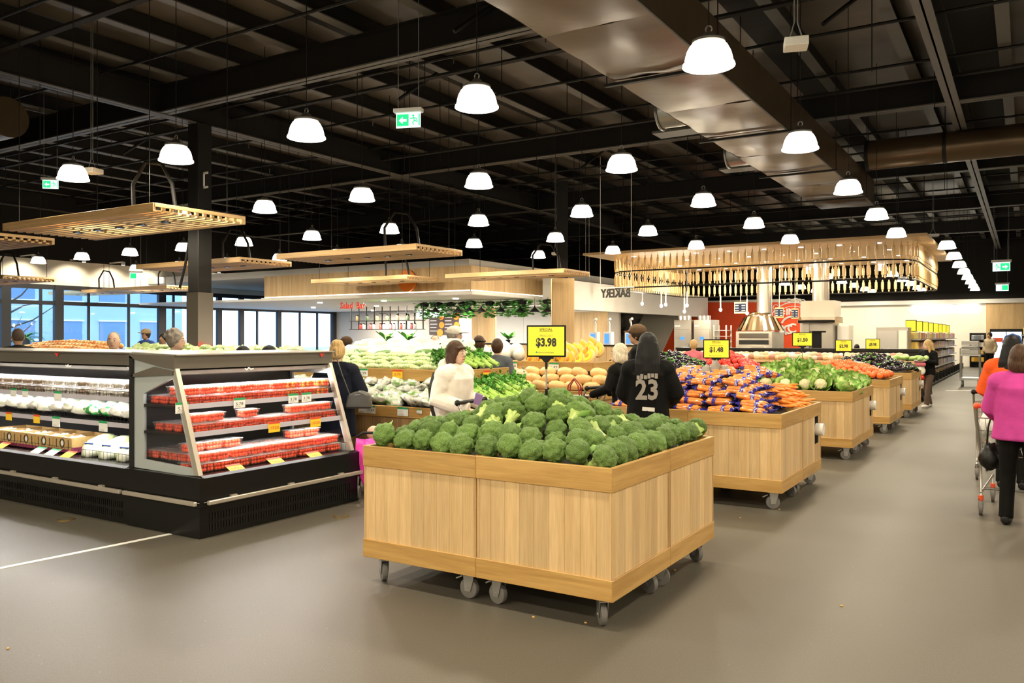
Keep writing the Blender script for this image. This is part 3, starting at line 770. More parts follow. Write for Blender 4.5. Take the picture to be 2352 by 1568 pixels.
poly_panel('slanted_pillar', 'slanted white wall panel left of the red bakery wall', 'wall panel', [(1478,690),(1576,690),(1520,812),(1430,812)], YR-.2, K['warmwhite'])
rw = poly_panel('red_wall_panel', 'red bakery feature wall with white lettering', 'wall panel', [(1577,694),(1838,694),(1838,812),(1522,812)], YR-.1, K['redwall'])
xc, zc2 = UY(1822, 752, YR-.2); xc -= rw.location.x; zc2 -= rw.location.z
for rad in (1.18, 1.0):
    MB().tube([(xc+rad*math.cos(q), -.1, zc2+rad*math.sin(q)) for q in [R(62+8*j) for j in range(18)]], .03 if rad > 1.1 else .018, 5).build('emblem_ring', K['white'], rw)
for i in range(9):
    q = R(70+15*i); MB().tube([(xc+1.25*math.cos(q)+.13*math.cos(s), -.1, zc2+1.25*math.sin(q)+.13*math.sin(s)) for s in [q-1.6+.4*j for j in range(9)]], .02, 5).build('emblem_scallop', K['white'], rw)
for ch, q, r_, s in (('F',118,.72,.42),('I',103,.74,.42),('N',88,.74,.42),('A',150,.42,.62),('C',120,.28,.62),('C',85,.3,.62)):
    ob('letter', text_mesh(ch, s, K['white'], .02, None, .012), rw, (xc+r_*math.cos(R(q))*1.1-.1, -.1, zc2+r_*math.sin(R(q))-(.35 if ch in 'AC' else 0)), (R(90), 0, 0))
MB().tube([(xc-.1+.45*math.cos(q), -.1, zc2+.05+.45*math.sin(q)) for q in [R(70+10*j) for j in range(10)]], .05, 6).build('emblem_arc', K['white'], rw)
# mirrored BAKERY lettering on the end of the bulkhead, seen from behind
x, z = UY(1414, 674, 22.3)
t = thing('bakery_sign', 'dark bakery letters seen reversed from behind', 'sign', (x, 22.3, z))
ob('lettering', text_mesh('BAKERY', .36, K['ink'], .02, .95, .008), t, (0,0,0), (R(90),0,R(180)))
MB().bx(-.6,.6,-.03,.0,.16,.19).build('carrier_bar', K['white'], t); 
for s in (-.5,.5): MB().cyl((s,0,.18),(s,0,ZC-z),.01,n=5).build('rod', K['white'], t)
# slender white tube lamps
tubel = bpy.data.lights.new('tube lamp', 'POINT'); tubel.energy = 45; tubel.color = WARM; tubel.shadow_soft_size = .06
for i, (u, v) in enumerate(((1345,686),(1353,686),(1475,700),(1519,705),(1529,702),(1572,718),(1578,704),(1655,714),(1716,722))):
    x, z = UY(u, v, 26.5); t = thing('tube_pendant', 'slender white tube lamp hanging in front of the bakery', 'lamp', (x, 26.5, z), 0, 'slender tube lamps')
    MB().lathe([(.022,.10),(.022,.5)], 10).build('tube', K['white'], t, smooth=True); MB().ell((0,0,.04),(.055,.055,.06),10,8).build('bulb', K['spotglow'], t, smooth=True); ob('light', tubel, t, (0,0,-.04)); MB().cyl((0,0,.5),(0,0,(4.05 if -11.5 < x < -2 else ZC)-z),.006,n=5).build('cord', K['white'], t)

# ------------------------------------------------------------------ rolling pin canopy over the bakery
PX0, PX1, PY0, PY1, PZ = -11.5, -2.06, 22.5, 30.6, 4.05
K['pin'] = mat('turned rolling pin wood', (.80,.55,.26), .4, rand=.15)
pc = thing('rolling_pin_canopy', 'timber canopy hung all round with two tiers of wooden rolling pins', 'canopy', (0, 0, PZ))
MB().bx(PX0, PX1, PY0, PY1, 0, .07).build('roof_plate', wood('canopy ply', (.62,.42,.20), (.52,.34,.15), 'X', .3, .45, .02), pc)
ix0, ix1, iy0, iy1, cr = PX0+.55, PX1-.35, PY0+.45, PY1-.45, .9
def ring_path(n):
    segs = []; 
    L1, L2, La = ix1-ix0-2*cr, iy1-iy0-2*cr, math.pi*cr/2
    tot = 2*L1+2*L2+4*La; out = []
    for i in range(n):
        s = tot*i/n
        for kind, l, p, q in (('l',L1,(ix0+cr,iy0),(1,0)),('a',La,(ix1-cr,iy0+cr),-90),('l',L2,(ix1,iy0+cr),(0,1)),('a',La,(ix1-cr,iy1-cr),0),('l',L1,(ix1-cr,iy1),(-1,0)),('a',La,(ix0+cr,iy1-cr),90),('l',L2,(ix0,iy1-cr),(0,-1)),('a',La,(ix0+cr,iy0+cr),180)):
            if s <= l:
                if kind == 'l': out.append((p[0]+q[0]*s, p[1]+q[1]*s))
                else: a = R(q)+s/cr; out.append((p[0]+cr*math.cos(a), p[1]+cr*math.sin(a)))
                break
            s -= l
    return out
pin = MB().lathe([(.0,-.46),(.018,-.455),(.026,-.41),(.018,-.385),(.04,-.37),(.045,-.25),(.04,-.12),(.018,-.105),(.024,-.08),(.015,-.03),(.006,-.025),(.006,.02)], 8).mesh('rolling_pin', K['pin'], smooth=True)
for tier, dz in ((0, -.02), (1, -.52)):
    for (x, y) in ring_path(150): ob('rolling_pin', pin, pc, (x, y, dz))
for dz in (-.5, -1.0):
    MB().tube([(x, y, dz) for x, y in ring_path(64)], .022, 6, closed=True).build('ring_rail', K['black'], pc)
for x in (ix0+.4, (ix0+ix1)/2, ix1-.4):
    for y in (iy0+.4, iy1-.4): MB().cyl((x,y,.07),(x,y,ZC-PZ),.012,n=5).build('hanger_rod', K['dark'], pc)
dsp = bpy.data.lights.new('canopy downlight', 'AREA'); dsp.shape = 'DISK'; dsp.size = .12; dsp.energy = 30; dsp.color = WARM
dm = MB().cyl((0,0,-.008),(0,0,0),.07,n=12).mesh('downlight', K['spotglow'])
for i in range(8):
    for j in range(4):
        d = ob('downlight', dm, pc, (PX0+1.2+1.0*i, PY0+1.1+2.0*j, -.002))
        if (i+j) % 2 == 0: ob('light', dsp, d, (0,0,-.02))

# ------------------------------------------------------------------ bakery counter and equipment
bx0, bx1 = UY(1545,0,23.6)[0], UY(2108,0,23.6)[0]
t = thing('bakery_counter', 'long dark-topped bakery counter with timber shelves of packs', 'counter', (bx0, 23.6, 0)); w = bx1-bx0
n = 9
for i in range(n): MB().bx(w*i/n+.005, w*(i+1)/n-.005, .3, .34, .1, .86).build('front_panel', K['panel'], t)
for i in range(n): MB().bx(w*i/n+.005, w*(i+1)/n-.005, -.35, .3, .86, .93).build('display_shelf', K['pine'], t)
MB().bx(0, w, .34, 1.0, 0, 1.17).build('carcass', K['dark'], t)
MB().bx(-.02, w+.02, .3, 1.05, 1.17, 1.24).build('worktop', K['black'], t)
packc = [mat('bread pack %d' % i, c, .3, rand=.2) for i, c in enumerate(((.62,.44,.24),(.70,.58,.42),(.55,.33,.15),(.72,.64,.5),(.45,.20,.13),(.66,.5,.3)))]
pm = [MB().ell((0,0,.07),(.12,.10,.08),8,6).mesh('bread_pack', c, smooth=True) for c in packc]
for i in range(44):
    for j in range(2):
        x = bx0+.15+(w-.3)*(i+.5*j)/44.5
        o = ob('bread_pack', pm[(i*7//5+j) % 6 if i % 9 else 5], None, (x, 23.6-.2+.22*j, .93+.06*j), (0,0,rr.uniform(-.4,.4)), rr.uniform(.85,1.15))
        tag(o, 'wrapped bread pack in the row on the bakery counter shelf', 'bread pack', 'packs on the bakery counter')
K['inox'] = mat('oven stainless steel', (.50,.46,.40), .32, .85, var=.08, vscale=3)
def rack_oven(u0, u1, label):
    x0, x1 = UY(u0,0,30)[0], UY(u1,0,30)[0]; w = x1-x0
    t = thing('rack_oven', label, 'oven', (x0, 30, 0))
    MB().bx(.02, w-.02, 0, 1.0, 0, 2.2).build('body', K['inox'], t, bevel=.01)
    d = MB().bx(.05, w-.05, -.05, 0, .2, 1.85).build('door', K['inox'], t, bevel=.01)
    MB().bx(w*.25, w*.75, -.06, -.05, .6, 1.15).build('window', K['black'], d)
    MB().cyl((w*.88,-.09,.7),(w*.88,-.09,1.3),.02,n=8).build('handle', K['chrome'], d)
    p = MB().bx(w*.4, w*.62, -.06, -.05, 1.45, 1.56).build('display', K['screen'], t)
    MB().bx(.06, .26, -.02, 0, 1.95, 2.0).build('badge', K['tagwhite'], t)
    for k in range(3): MB().cyl((w*(.25+.22*k),.3,2.2),(w*(.25+.22*k),.3,2.36),.09,n=10).build('fan_cowl', K['steel'], t)
rack_oven(1547, 1589, 'stainless rack oven left of the pair before the red wall')
rack_oven(1592, 1634, 'stainless rack oven with blue display right of the pair')
x0, x1 = UY(1640,0,30.2)[0], UY(1668,0,30.2)[0]
t = thing('bakery_rack', 'steel tray trolley with loaves beside the rack ovens', 'rack', (x0, 30.2, 0)); w = x1-x0
for a in (0, w):
    for b in (0, .6): MB().bx(a-.02,a+.02,b-.02,b+.02,0,2.0).build('post', K['steel'], t)
for k in range(8): MB().bx(0,w,0,.6,.25+.22*k,.27+.22*k).build('tray', K['steel'], t)
x0, x1 = UY(1682,0,28.6)[0], UY(1782,0,28.6)[0]; w = x1-x0
t = thing('stone_oven', 'deck oven under a fluted steel cone hood in the bakery', 'oven', ((x0+x1)/2, 28.6, 0))
MB().bx(-w*.42, w*.42, 0, 1.6, 0, 1.75).build('body', K['inox'], t, bevel=.02)
MB().bx(-w*.34, w*.34, -.03, 0, 1.30, 1.45).build('upper_deck_door', K['black'], t); MB().bx(-w*.34, w*.34, -.03, 0, 1.52, 1.68).build('deck_panel', K['chrome'], t)
MB().prism([(-w*.34,1.02),(w*.34,1.02),(w*.26,1.24),(-w*.26,1.24)], 'y', -.25, 0).build('loading_ledge', K['steel'], t)
hd = MB(); nn = 36; vs = []; fs = []
for i in range(nn):
    q = 2*math.pi*i/nn; rA = w*.55*(1.0 if i % 2 else .965); rB = w*.36*(1.0 if i % 2 else .965)
    vs += [(rA*math.cos(q), .8+rA*.75*math.sin(q), 1.78), (rB*math.cos(q), .8+rB*.75*math.sin(q), 2.28)]
for i in range(nn): j = (i+1) % nn; fs.append((2*i, 2*j, 2*j+1, 2*i+1))
fs.append(tuple(2*i+1 for i in range(nn)))
hd.add(vs, fs); hd.build('cone_hood', K['chrome'], t)
MB().ell((0,.8,2.26),(w*.3,w*.25,.22),20,8).build('dome', K['chrome'], t, smooth=True)
MB().cyl((.1*w,.8,2.4),(.1*w,.8,4.04),.26,n=18).build('flue', K['steel'], t, smooth=True)
x0, x1 = UY(1838,0,27.4)[0], UY(1915,0,27.4)[0]; w = x1-x0
t = thing('exhaust_hood', 'large boxed steel exhaust hood standing over a dark oven mouth', 'hood', (x0, 27.4, 0))
MB().bx(0, w, .1, 1.2, 2.1, 2.72).build('plenum', mat('painted hood', (.58,.53,.44), .45), t)
MB().prism([(-.1,2.0),(-.12,2.1),(.1,2.2),(1.2,2.2),(1.2,2.0)], 'x', -.06, w+.06).build('hood_lip', K['chrome'], t, bevel=.01)
for a in (.05, w-.25): MB().bx(a, a+.2, .1, 1.1, 0, 2.0).build('leg_panel', K['inox'], t)
MB().bx(.25, w-.25, .15, 1.1, 1.75, 2.0).build('top_panel', K['inox'], t)
MB().bx(.3, w-.3, .3, .4, 0, 1.75).build('oven_mouth', K['black'], t); MB().bx(w*.62, w-.25, .12, .2, .2, 1.7).build('door', K['inox'], t)
MB().cyl((w*.5,.6,2.72),(w*.5,.6,4.04),.26,n=18).build('flue', K['steel'], t, smooth=True)
for u0, u1, v0, v1, lab in ((1687,1715,693,720,'bakery menu screen hanging nearest the slanted pillar'),(1780,1800,706,730,'bakery menu screen hanging before the white emblem'),(1818,1834,708,732,'bakery menu screen hanging beside the exhaust hood')):
    x, z = UY((u0+u1)/2, (v0+v1)/2, 27); w = UY(u1,0,27)[0]-UY(u0,0,27)[0]; h = (v1-v0)*26/F
    t = thing('menu_screen', lab, 'screen', (x, 27, z))
    MB().bx(-w/2, w/2, -.03, .03, -h/2, h/2).build('frame', K['pine'], t)
    s = MB().bx(-w*.46, w*.46, -.036, -.03, -h*.36, h*.36).build('screen', glow('menu screen '+str(u0), (.08,.085,.1), .8), t)
    for q in range(3):
        for a in (-.42, .12): MB().bx(w*a, w*(a+.28), -.04, -.037, -h*.28+h*.22*q, -h*.22+h*.22*q).build('text_line', K['tagwhite'], s)
    MB().cyl((0,0,h/2),(0,0,4.05-z),.008,n=5).build('rod', K['white'], t)
x0, x1 = UY(2012,0,26.8)[0], UY(2086,0,26.8)[0]; w = x1-x0
t = thing('steel_cabinet', 'long low stainless cabinet at the right end of the bakery', 'cabinet', (x0, 26.8, 0))
MB().bx(0, w, 0, .8, 0, 1.85).build('body', K['inox'], t, bevel=.01); MB().bx(.05, w*.66, -.03, 0, 1.2, 1.75).build('door', K['steel'], t)
MB().bx(w*.72, w*.97, -.1, 0, 1.1, 1.75).build('notice_box', K['warmwhite'], t)
x0, x1 = UY(1923,0,28)[0], UY(1950,0,28)[0]; w = x1-x0
t = thing('white_fridge', 'narrow pale upright fridge right of the exhaust hood', 'fridge', (x0, 28, 0))
MB().bx(0, w, 0, .8, 0, 1.95).build('body', K['warmwhite'], t, bevel=.015); MB().bx(.02, w-.02, -.04, 0, .1, 1.9).build('door', K['white'], t); MB().bx(.05,.08,-.08,-.04,.8,1.2).build('handle', K['steel'], t)
# ------------------------------------------------------------------ far grocery shelving
shelfc = [mat('grocery pack %d' % i, c, .35, rand=.25) for i, c in enumerate(((.75,.42,.05),(.80,.55,.12),(.62,.12,.05),(.55,.5,.42),(.80,.62,.2),(.3,.32,.36),(.72,.7,.62),(.65,.25,.06)))]
packm = [MB().bx(-.13,.13,-.16,.16,0,.24).mesh('grocery_pack', c, bevel=.02) for c in shelfc]
gx = -2.72
t = thing('grocery_shelving', 'long grocery shelf run facing the aisle beyond the bakery', 'shelving', (gx, 27.7, 0)); GL = 15.4
MB().bx(-.95, -.45, 0, GL, .1, 1.72).build('back_panel', K['dark'], t)
for z in (.12, .46, .80, 1.14, 1.46): MB().bx(-.45, .0, 0, GL, z, z+.03).build('shelf', K['zinc'], t)
for i in range(14): MB().bx(-.0, .18, i*1.3, i*1.3+.05, .04, .3).build('base_basket', K['black'], t)
MB().bx(-.45,.2,0,GL,.02,.07).build('plinth', K['black'], t)
for s_, z in enumerate((.15, .49, .83, 1.17, 1.49)):
    for i in range(46):
        y = 27.7+.25+(GL-.5)*i/45.5
        o = ob('grocery_pack', packm[(i//3*5+s_*3+i % 2) % 8], None, (gx-.2, y, z), (0,0,rr.uniform(-.06,.06)), (1, 1, rr.uniform(.8,1.05)))
        tag(o, 'bright packet on the long aisle shelving', 'packet', 'packets on the aisle shelving')
for i in range(8):
    y = 28.0+1.85*i
    t = thing('shelf_sign', 'yellow sign box standing on top of the aisle shelving', 'sign', (gx-.3, y, 1.72), 0, 'sign boxes on the aisle shelving')
    MB().bx(-.14,.14,0,.3,0,.36).build('box', K['dark'], t); MB().bx(-.13,.145,-.01,0,.02,.34).build('yellow_face', K['yellow'], t)
x0, x1 = UY(2227,0,47.8)[0], UY(2264,0,47.8)[0]; w = x1-x0
t = thing('end_shelving', 'black end shelf unit with packs below the far wall', 'shelving', (x0, 47.8, 0))
MB().bx(0, w, .45, .5, 0, 1.75).build('back_panel', K['black'], t)
for z in (.25,.62,1.0,1.36): MB().bx(0, w, 0, .45, z, z+.03).build('shelf', K['black'], t)
for a in (0, w-.04): MB().bx(a, a+.04, 0, .5, 0, 1.75).build('side', K['black'], t)
for s_, z in enumerate((.28,.65,1.03,1.39)):
    for i in range(4):
        o = ob('grocery_pack', packm[(0,4,6,5)[s_]], None, (x0+.2+(w-.4)*i/3, 48.0, z)); tag(o, 'pack on the black end shelf at the end of the aisle', 'packet', 'packs on the black end shelf')
x0, x1 = UY(2274,0,48.5)[0], UY(2350,0,48.5)[0]; w = x1-x0
t = thing('upright_freezer', 'lit glass-door freezer at the end of the aisle', 'freezer', (x0, 48.0, 0))
MB().bx(0, w, .1, .8, 0, 1.95).build('body', K['black'], t)
for i in range(2):
    d = MB().bx(w*(.04+.47*i), w*(.49+.47*i), .04, .1, .15, 1.80).build('door', glow('lit freezer door %d' % i, (.75,.9,1.0), .9), t)
    MB().bx(w*(.1+.47*i), w*(.4+.47*i), .03, .04, 1.3, 1.5).build('contents', K['red'], d)
t = thing('grocery_shelving', 'grocery shelf end at the far right edge of the aisle', 'shelving', (-.15, 32, 0))
MB().bx(.4,.5,0,10,0,1.9).build('back_panel', K['dark'], t)
for z in (.12,.5,.88,1.26,1.6): MB().bx(0,.4,0,10,z,z+.03).build('shelf', K['zinc'], t)
for s_, z in enumerate((.15,.53,.91,1.29,1.63)):
    for i in range(14):
        o = ob('grocery_pack', packm[(i*3+s_) % 8], None, (.05, 32.3+.7*i, z)); tag(o, 'packet on the shelf at the far right edge', 'packet', 'packets on the far right shelf')
# promotional basket of bags low beside the shelving
t = thing('floor_bin', 'low black wire bin of bread bags on the floor by the shelving', 'bin', (-2.35, 21.9, 0))
MB().bx(-.45,.25,0,2.4,.06,.12).build('base', K['black'], t)
for i in range(9): MB().bx(.22,.25,.28*i,.28*i+.03,.06,.32).build('wire', K['black'], t)
MB().bx(.22,.26,0,2.4,.30,.33).build('rim', K['black'], t)
for i in range(7):
    o = ob('bread_pack', pm[(3,1,5)[i % 3]], None, (-2.4, 22.1+.32*i, .14), (0,0,.5*i), 1.5); tag(o, 'bread bag in the low black floor bin', 'bread pack', 'bags in the floor bin')
# steel stock trolley standing in the aisle
t = thing('stock_trolley', 'empty grey cage trolley standing in the far aisle', 'trolley', (-1.75, 29.3, 0)); w = .52; d = .7
for a in (0, w):
    for b in (0, d): MB().cyl((a,b,.2),(a,b,1.05 if b else 1.05),.018,n=8).build('post', K['zinc'], t)
for z in (.28, 1.02): MB().bx(-.02,w+.02,-.02,d+.02,z-.06,z).build('deck', K['zinc'], t)
MB().tube([(0,0,1.02),(0,0,1.2),(.06,0,1.26),(w-.06,0,1.26),(w,0,1.2),(w,0,1.02)], .018, 8).build('handle', K['zinc'], t)
for k in range(3): MB().bx(.03,w-.03,.04,d-.04,1.03+.14*k,1.15+.14*k).build('crate', mat('smoke crate %d' % k, (.35,.34,.32), .3, .2), t)
for a in (.04, w-.04):
    for b in (.06, d-.06): MB().cyl((a-.02,b,.08),(a+.02,b,.08),.08,n=12).build('wheel', K['tyre'], t); MB().cyl((a,b,.1),(a,b,.24),.015,n=6).build('stem', K['zinc'], t)
# ================================================================== wheeled timber produce bins
BW, BD, ZT = .878, .835, .875
def caster_meshes():
    wh = MB().lathe([(.02,-.016),(.045,-.016),(.047,-.019),(.060,-.017),(.061,-.012),(.061,.012),(.060,.017),(.047,.019),(.045,.016),(.02,.016)], 24)
    rot = Matrix.Rotation(R(90), 4, 'X')
    tyre = MB().lathe([(.047,-.018),(.060,-.016),(.062,-.010),(.062,.010),(.060,.016),(.047,.018)], 24)
    hub = MB().lathe([(.046,-.014),(.047,.0),(.046,.014)], 24)
    out = []
    for nm, m, k in (('tyre', tyre, 'tyre'), ('hub', hub, 'hub')):
        me = m.mesh(nm, K[k], smooth=True); me.transform(rot); out.append(me)
    fk = MB()
    for s in (-1, 1): fk.prism([(-.02,.045),(.02,.045),(.045,.13),(.045,.15),(-.03,.15),(-.03,.13)], 'y', s*.024-.002, s*.024+.002)
    fk.bx(-.032,.047,-.027,.027,.135,.142).bx(-.05,.05,-.045,.045,.152,.162).cyl((.0,0,.14),(.0,0,.155),.022,n=12)
    fk.cyl((0,-.03,.062),(0,.03,.062),.009,n=8)
    out.append(fk.mesh('fork', K['zinc']))
    br = MB().box((-.07,0,.118),(.05,.03,.008),0,ry=R(-25)).mesh('brake_pedal', K['zinc']); out.append(br)
    return out
ME_tyre, ME_hub, ME_fork, ME_brake = caster_meshes()
PLW = []
def plank_mesh(w, h, nm='plank'): return MB().bx(-w/2, w/2, -.006, .006, 0, h).mesh(nm, K['oak'], bevel=.0012)
PL_Z0, PL_H = .272, .48
NP = 9
PLX = [plank_mesh(BW/NP-.0008, PL_H), plank_mesh(BD/NP-.0008, PL_H)]
rail_x_t = MB().bx(-BW/2, BW/2, -.016, .012, 0, .13).mesh('top_rail', K['rail'], bevel=.002)
rail_x_b = MB().bx(-BW/2, BW/2, -.016, .012, 0, .115).mesh('bottom_rail', K['rail'], bevel=.002)
rail_y_t = MB().bx(-.012, .016, -BD/2, BD/2, 0, .13).mesh('top_rail', K['rail_y'], bevel=.002)
rail_y_b = MB().bx(-.012, .016, -BD/2, BD/2, 0, .115).mesh('bottom_rail', K['rail_y'], bevel=.002)
ME_deck = MB().bx(-BW/2+.012, BW/2-.012, -BD/2+.012, BD/2-.012, .18, .80).mesh('tray', mat('black mesh tray', (.018,.016,.015), .6, bump=.4, bscale=300))
K['sidewood'] = wood('oak side board', (.60,.40,.19), (.48,.30,.13), 'Z', .6, .45, .05)
side_x = MB().bx(-BW/2, BW/2, -.006, .006, PL_Z0, PL_Z0+PL_H).mesh('side_board', K['sidewood']); side_y = MB().bx(-.006, .006, -BD/2, BD/2, PL_Z0, PL_Z0+PL_H).mesh('side_board', K['sidewood'])
rc = random.Random(21)
def bin_unit(x, y, label, faces, group=None, slot=False):
    """one wheeled bin; faces: which outer sides carry built strips"""
    t = thing('produce_bin', label, 'bin', (x, y, 0), 0, group)
    hx, hy = BW/2, BD/2
    for s in (-1, 1):
        ob('top_rail', rail_x_t, t, (0, s*(hy-.012), ZT-.13), (0,0,0 if s < 0 else R(180)))
        ob('bottom_rail', rail_x_b, t, (0, s*(hy-.012), .16), (0,0,0 if s < 0 else R(180)))
        ob('top_rail', rail_y_t, t, (s*(hx-.012), 0, ZT-.13), (0,0,0 if s > 0 else R(180)))
        ob('bottom_rail', rail_y_b, t, (s*(hx-.012), 0, .16), (0,0,0 if s > 0 else R(180)))
    for fc in ('-y','+y','+x','-x'):
        if fc in faces:
            L_ = BW if 'y' in fc else BD
            for i in range(NP):
                p = -L_/2 + L_*(i+.5)/NP
                if slot and fc == '+x' and i in (6, 7):
                    continue
                if 'y' in fc: ob('plank', PLX[0], t, (p, (-1 if fc[0] == '-' else 1)*(hy-.012), PL_Z0))
                else: ob('plank', PLX[1], t, ((1 if fc[0] == '+' else -1)*(hx-.012), p, PL_Z0), (0,0,R(90)))
            if slot and fc == '+x':
                p = -L_/2 + L_*7/NP; wd = 2*L_/NP
                MB().bx(-.006,.006,-wd/2,wd/2,PL_Z0,.45).bx(-.006,.006,-wd/2,wd/2,.735,PL_Z0+PL_H).build('slot_board', K['sidewood'], t, (hx-.012, p, 0))
                MB().bx(-.16,-.01,-wd/2+.01,wd/2-.01,.45,.735).build('bag_slot', K['black'], t, (hx-.002, p, 0))
        else:
            if 'y' in fc: ob('side_board', side_x, t, (0, (-1 if fc[0] == '-' else 1)*(hy-.012), 0))
            else: ob('side_board', side_y, t, ((1 if fc[0] == '+' else -1)*(hx-.012), 0, 0))
    ob('tray', ME_deck, t)
    for sx in (-1, 1):
        for sy in (-1, 1):
            c = ob('caster', ME_fork, t, (sx*(hx-.10), sy*(hy-.085), 0), (0,0,rc.uniform(-.9,.5)))
            w = ob('tyre', ME_tyre, c, (0,0,.062)); ob('hub', ME_hub, c, (0,0,.062)); ob('brake_pedal', ME_brake, c)
    return t
def stand(x1, y0, what, slot=True, dist=''):
    """2 x 2 bins pushed together; x1 = right side, y0 = front"""
    for i in range(2):
        for j in range(2):
            x = x1 - BW/2 - (1-i)*(BW+.006); y = y0 + BD/2 + j*(BD+.006)
            faces = set()
            if j == 0: faces.add('-y')
            if i == 1: faces.add('+x')
            if i == 0: faces.add('-x')
            lab = 'oak bin on castors, %s %s under the %s' % ('front' if j == 0 else 'rear', 'right' if i else 'left', what)
            bin_unit(x, y, lab, faces, None, slot and i == 1 and j == 1)
    if slot:
        t = thing('bag_roll', 'white plastic bag roll in the bin side under the %s' % what, 'bag roll', (x1-.01, y0+BD*1.5+.006+BD*.278, .60))
        MB().cyl((-.06,0,0),(.075,0,0),.065,n=20).build('roll', mat('bag roll white '+what, (.85,.83,.78), .35), t, smooth=True)
        MB().cyl((-.08,0,0),(-.06,0,0),.02,n=8).build('spindle', K['black'], t)
SX = -1.87
S1, S2, S3, S4, S5 = 4.0, 7.58, 11.14, 14.5, 17.5
stand(SX, S1, 'broccoli', False)
stand(SX, S2, 'bagged carrots')
stand(SX, S3, 'cauliflowers')
stand(SX, S4, 'orange tomatoes')
stand(SX, S5, 'aubergines near the aisle end')
CXS = SX - BW - .003
def riser(x1, y0, z, inset, nm, label):
    """black stepped riser that lifts the middle of a pile"""
    w, d = 2*BW, 2*BD; m = MB(); a = .06; b = inset
    P = [(x1-w+a,y0+a,.80),(x1-a,y0+a,.80),(x1-a,y0+d-a,.80),(x1-w+a,y0+d-a,.80),(x1-w+b,y0+b,z),(x1-b,y0+b,z),(x1-b,y0+d-b,z),(x1-w+b,y0+d-b,z)]
    c = Vector((x1-w/2, y0+d/2, .80)); P = [(p[0]-c.x, p[1]-c.y, p[2]-c.z) for p in P]
    m.add(P, [(0,1,5,4),(1,2,6,5),(2,3,7,6),(3,0,4,7),(4,5,6,7),(3,2,1,0)])
    t = thing(nm, label, 'riser', c); m.build('mesh_mat', ME_deck.materials[0], t)
riser(SX, S1, 1.06, .72, 'pile_riser', 'black mesh riser under the broccoli pile')
riser(SX, S2, .98, .5, 'pile_riser', 'black mesh riser under the carrot bags')
riser(SX, S3, 1.0, .6, 'pile_riser', 'black mesh riser under the cauliflowers')
riser(SX, S4, 1.0, .6, 'pile_riser', 'black mesh riser under the orange tomatoes')
riser(SX, S5, 1.0, .6, 'pile_riser', 'black mesh riser under the aisle-end aubergines')

# ------------------------------------------------------------------ broccoli
def lumpy(name, m, rad, seed, sub=4, lobes=2.3, la=.30, fine=7.0, fa=.07, flat=.55, squash=.85):
    bm = bmesh.new(); bmesh.ops.create_icosphere(bm, subdivisions=sub, radius=1.0)
    o = Vector((seed*3.1, seed*1.7, seed*.9))
    for v in bm.verts:
        n = v.co.normalized()
        d = noise.voronoi(n*lobes + o)[0]; e = noise.voronoi(n*fine + o)[0]
        r = 1 + la*(.45 - d[0]) + fa*(.4 - e[0])
        p = n*r; p.z *= squash
        if p.z < -.15: p.z = -.15 + (p.z+.15)*flat; k = 1 - .35*min(1, -p.z-.15 if p.z < -.15 else 0); p.x *= k; p.y *= k
        v.co = p*rad
    me = bpy.data.meshes.new(name); bm.to_mesh(me); bm.free(); me.materials.append(m)
    me.polygons.foreach_set('use_smooth', [True]*len(me.polygons))
    return me
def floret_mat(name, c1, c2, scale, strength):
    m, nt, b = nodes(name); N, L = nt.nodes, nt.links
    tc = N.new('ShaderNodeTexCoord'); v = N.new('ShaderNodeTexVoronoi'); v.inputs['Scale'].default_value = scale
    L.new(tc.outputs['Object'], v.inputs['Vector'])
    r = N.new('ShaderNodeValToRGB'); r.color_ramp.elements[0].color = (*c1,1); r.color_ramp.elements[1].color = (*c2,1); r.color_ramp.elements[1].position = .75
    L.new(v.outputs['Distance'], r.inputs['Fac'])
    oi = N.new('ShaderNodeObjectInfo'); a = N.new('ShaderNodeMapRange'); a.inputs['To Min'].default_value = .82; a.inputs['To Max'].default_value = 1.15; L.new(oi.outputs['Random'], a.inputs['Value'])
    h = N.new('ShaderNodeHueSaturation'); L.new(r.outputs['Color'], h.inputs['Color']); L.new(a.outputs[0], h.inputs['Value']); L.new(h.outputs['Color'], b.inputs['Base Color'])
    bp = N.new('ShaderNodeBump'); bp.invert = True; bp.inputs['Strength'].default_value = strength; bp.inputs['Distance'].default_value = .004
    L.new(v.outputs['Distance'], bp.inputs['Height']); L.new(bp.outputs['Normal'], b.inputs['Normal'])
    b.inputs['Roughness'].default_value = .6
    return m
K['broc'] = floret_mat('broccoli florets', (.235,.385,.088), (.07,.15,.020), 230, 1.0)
K['brstem'] = mat('broccoli stalk', (.42,.56,.16), .5, var=.25, vscale=25, rand=.15)
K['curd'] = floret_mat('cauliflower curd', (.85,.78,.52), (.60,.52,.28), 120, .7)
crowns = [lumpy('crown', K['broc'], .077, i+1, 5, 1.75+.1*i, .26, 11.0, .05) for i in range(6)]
def stalk(seed):
    r_ = random.Random(seed); m = MB()
    m.tube([(0,0,-.15),(0,0,-.11),(.004,0,-.06),(0,0,-.01)], [.024,.025,.030,.046], 10)
    for i in range(6):
        a = i*1.05+r_.random(); m.tube([(.012*math.cos(a),.012*math.sin(a),-.07),(.028*math.cos(a),.028*math.sin(a),-.038),(.042*math.cos(a),.042*math.sin(a),.0)], [.012,.016,.02], 7)
    return m.mesh('stalk', K['brstem'], smooth=True)
stalks = [stalk(i) for i in range(3)]
brleaf = MB().tube([(.02,0,-.08),(.06,0,-.05),(.095,.01,-.045),(.12,.0,-.06)], [.006,.018,.016,.002], 6, flat=.2).mesh('leaf', mat('broccoli leaf', (.22,.40,.08), .5), smooth=True)
rb = random.Random(4); NB = [0]
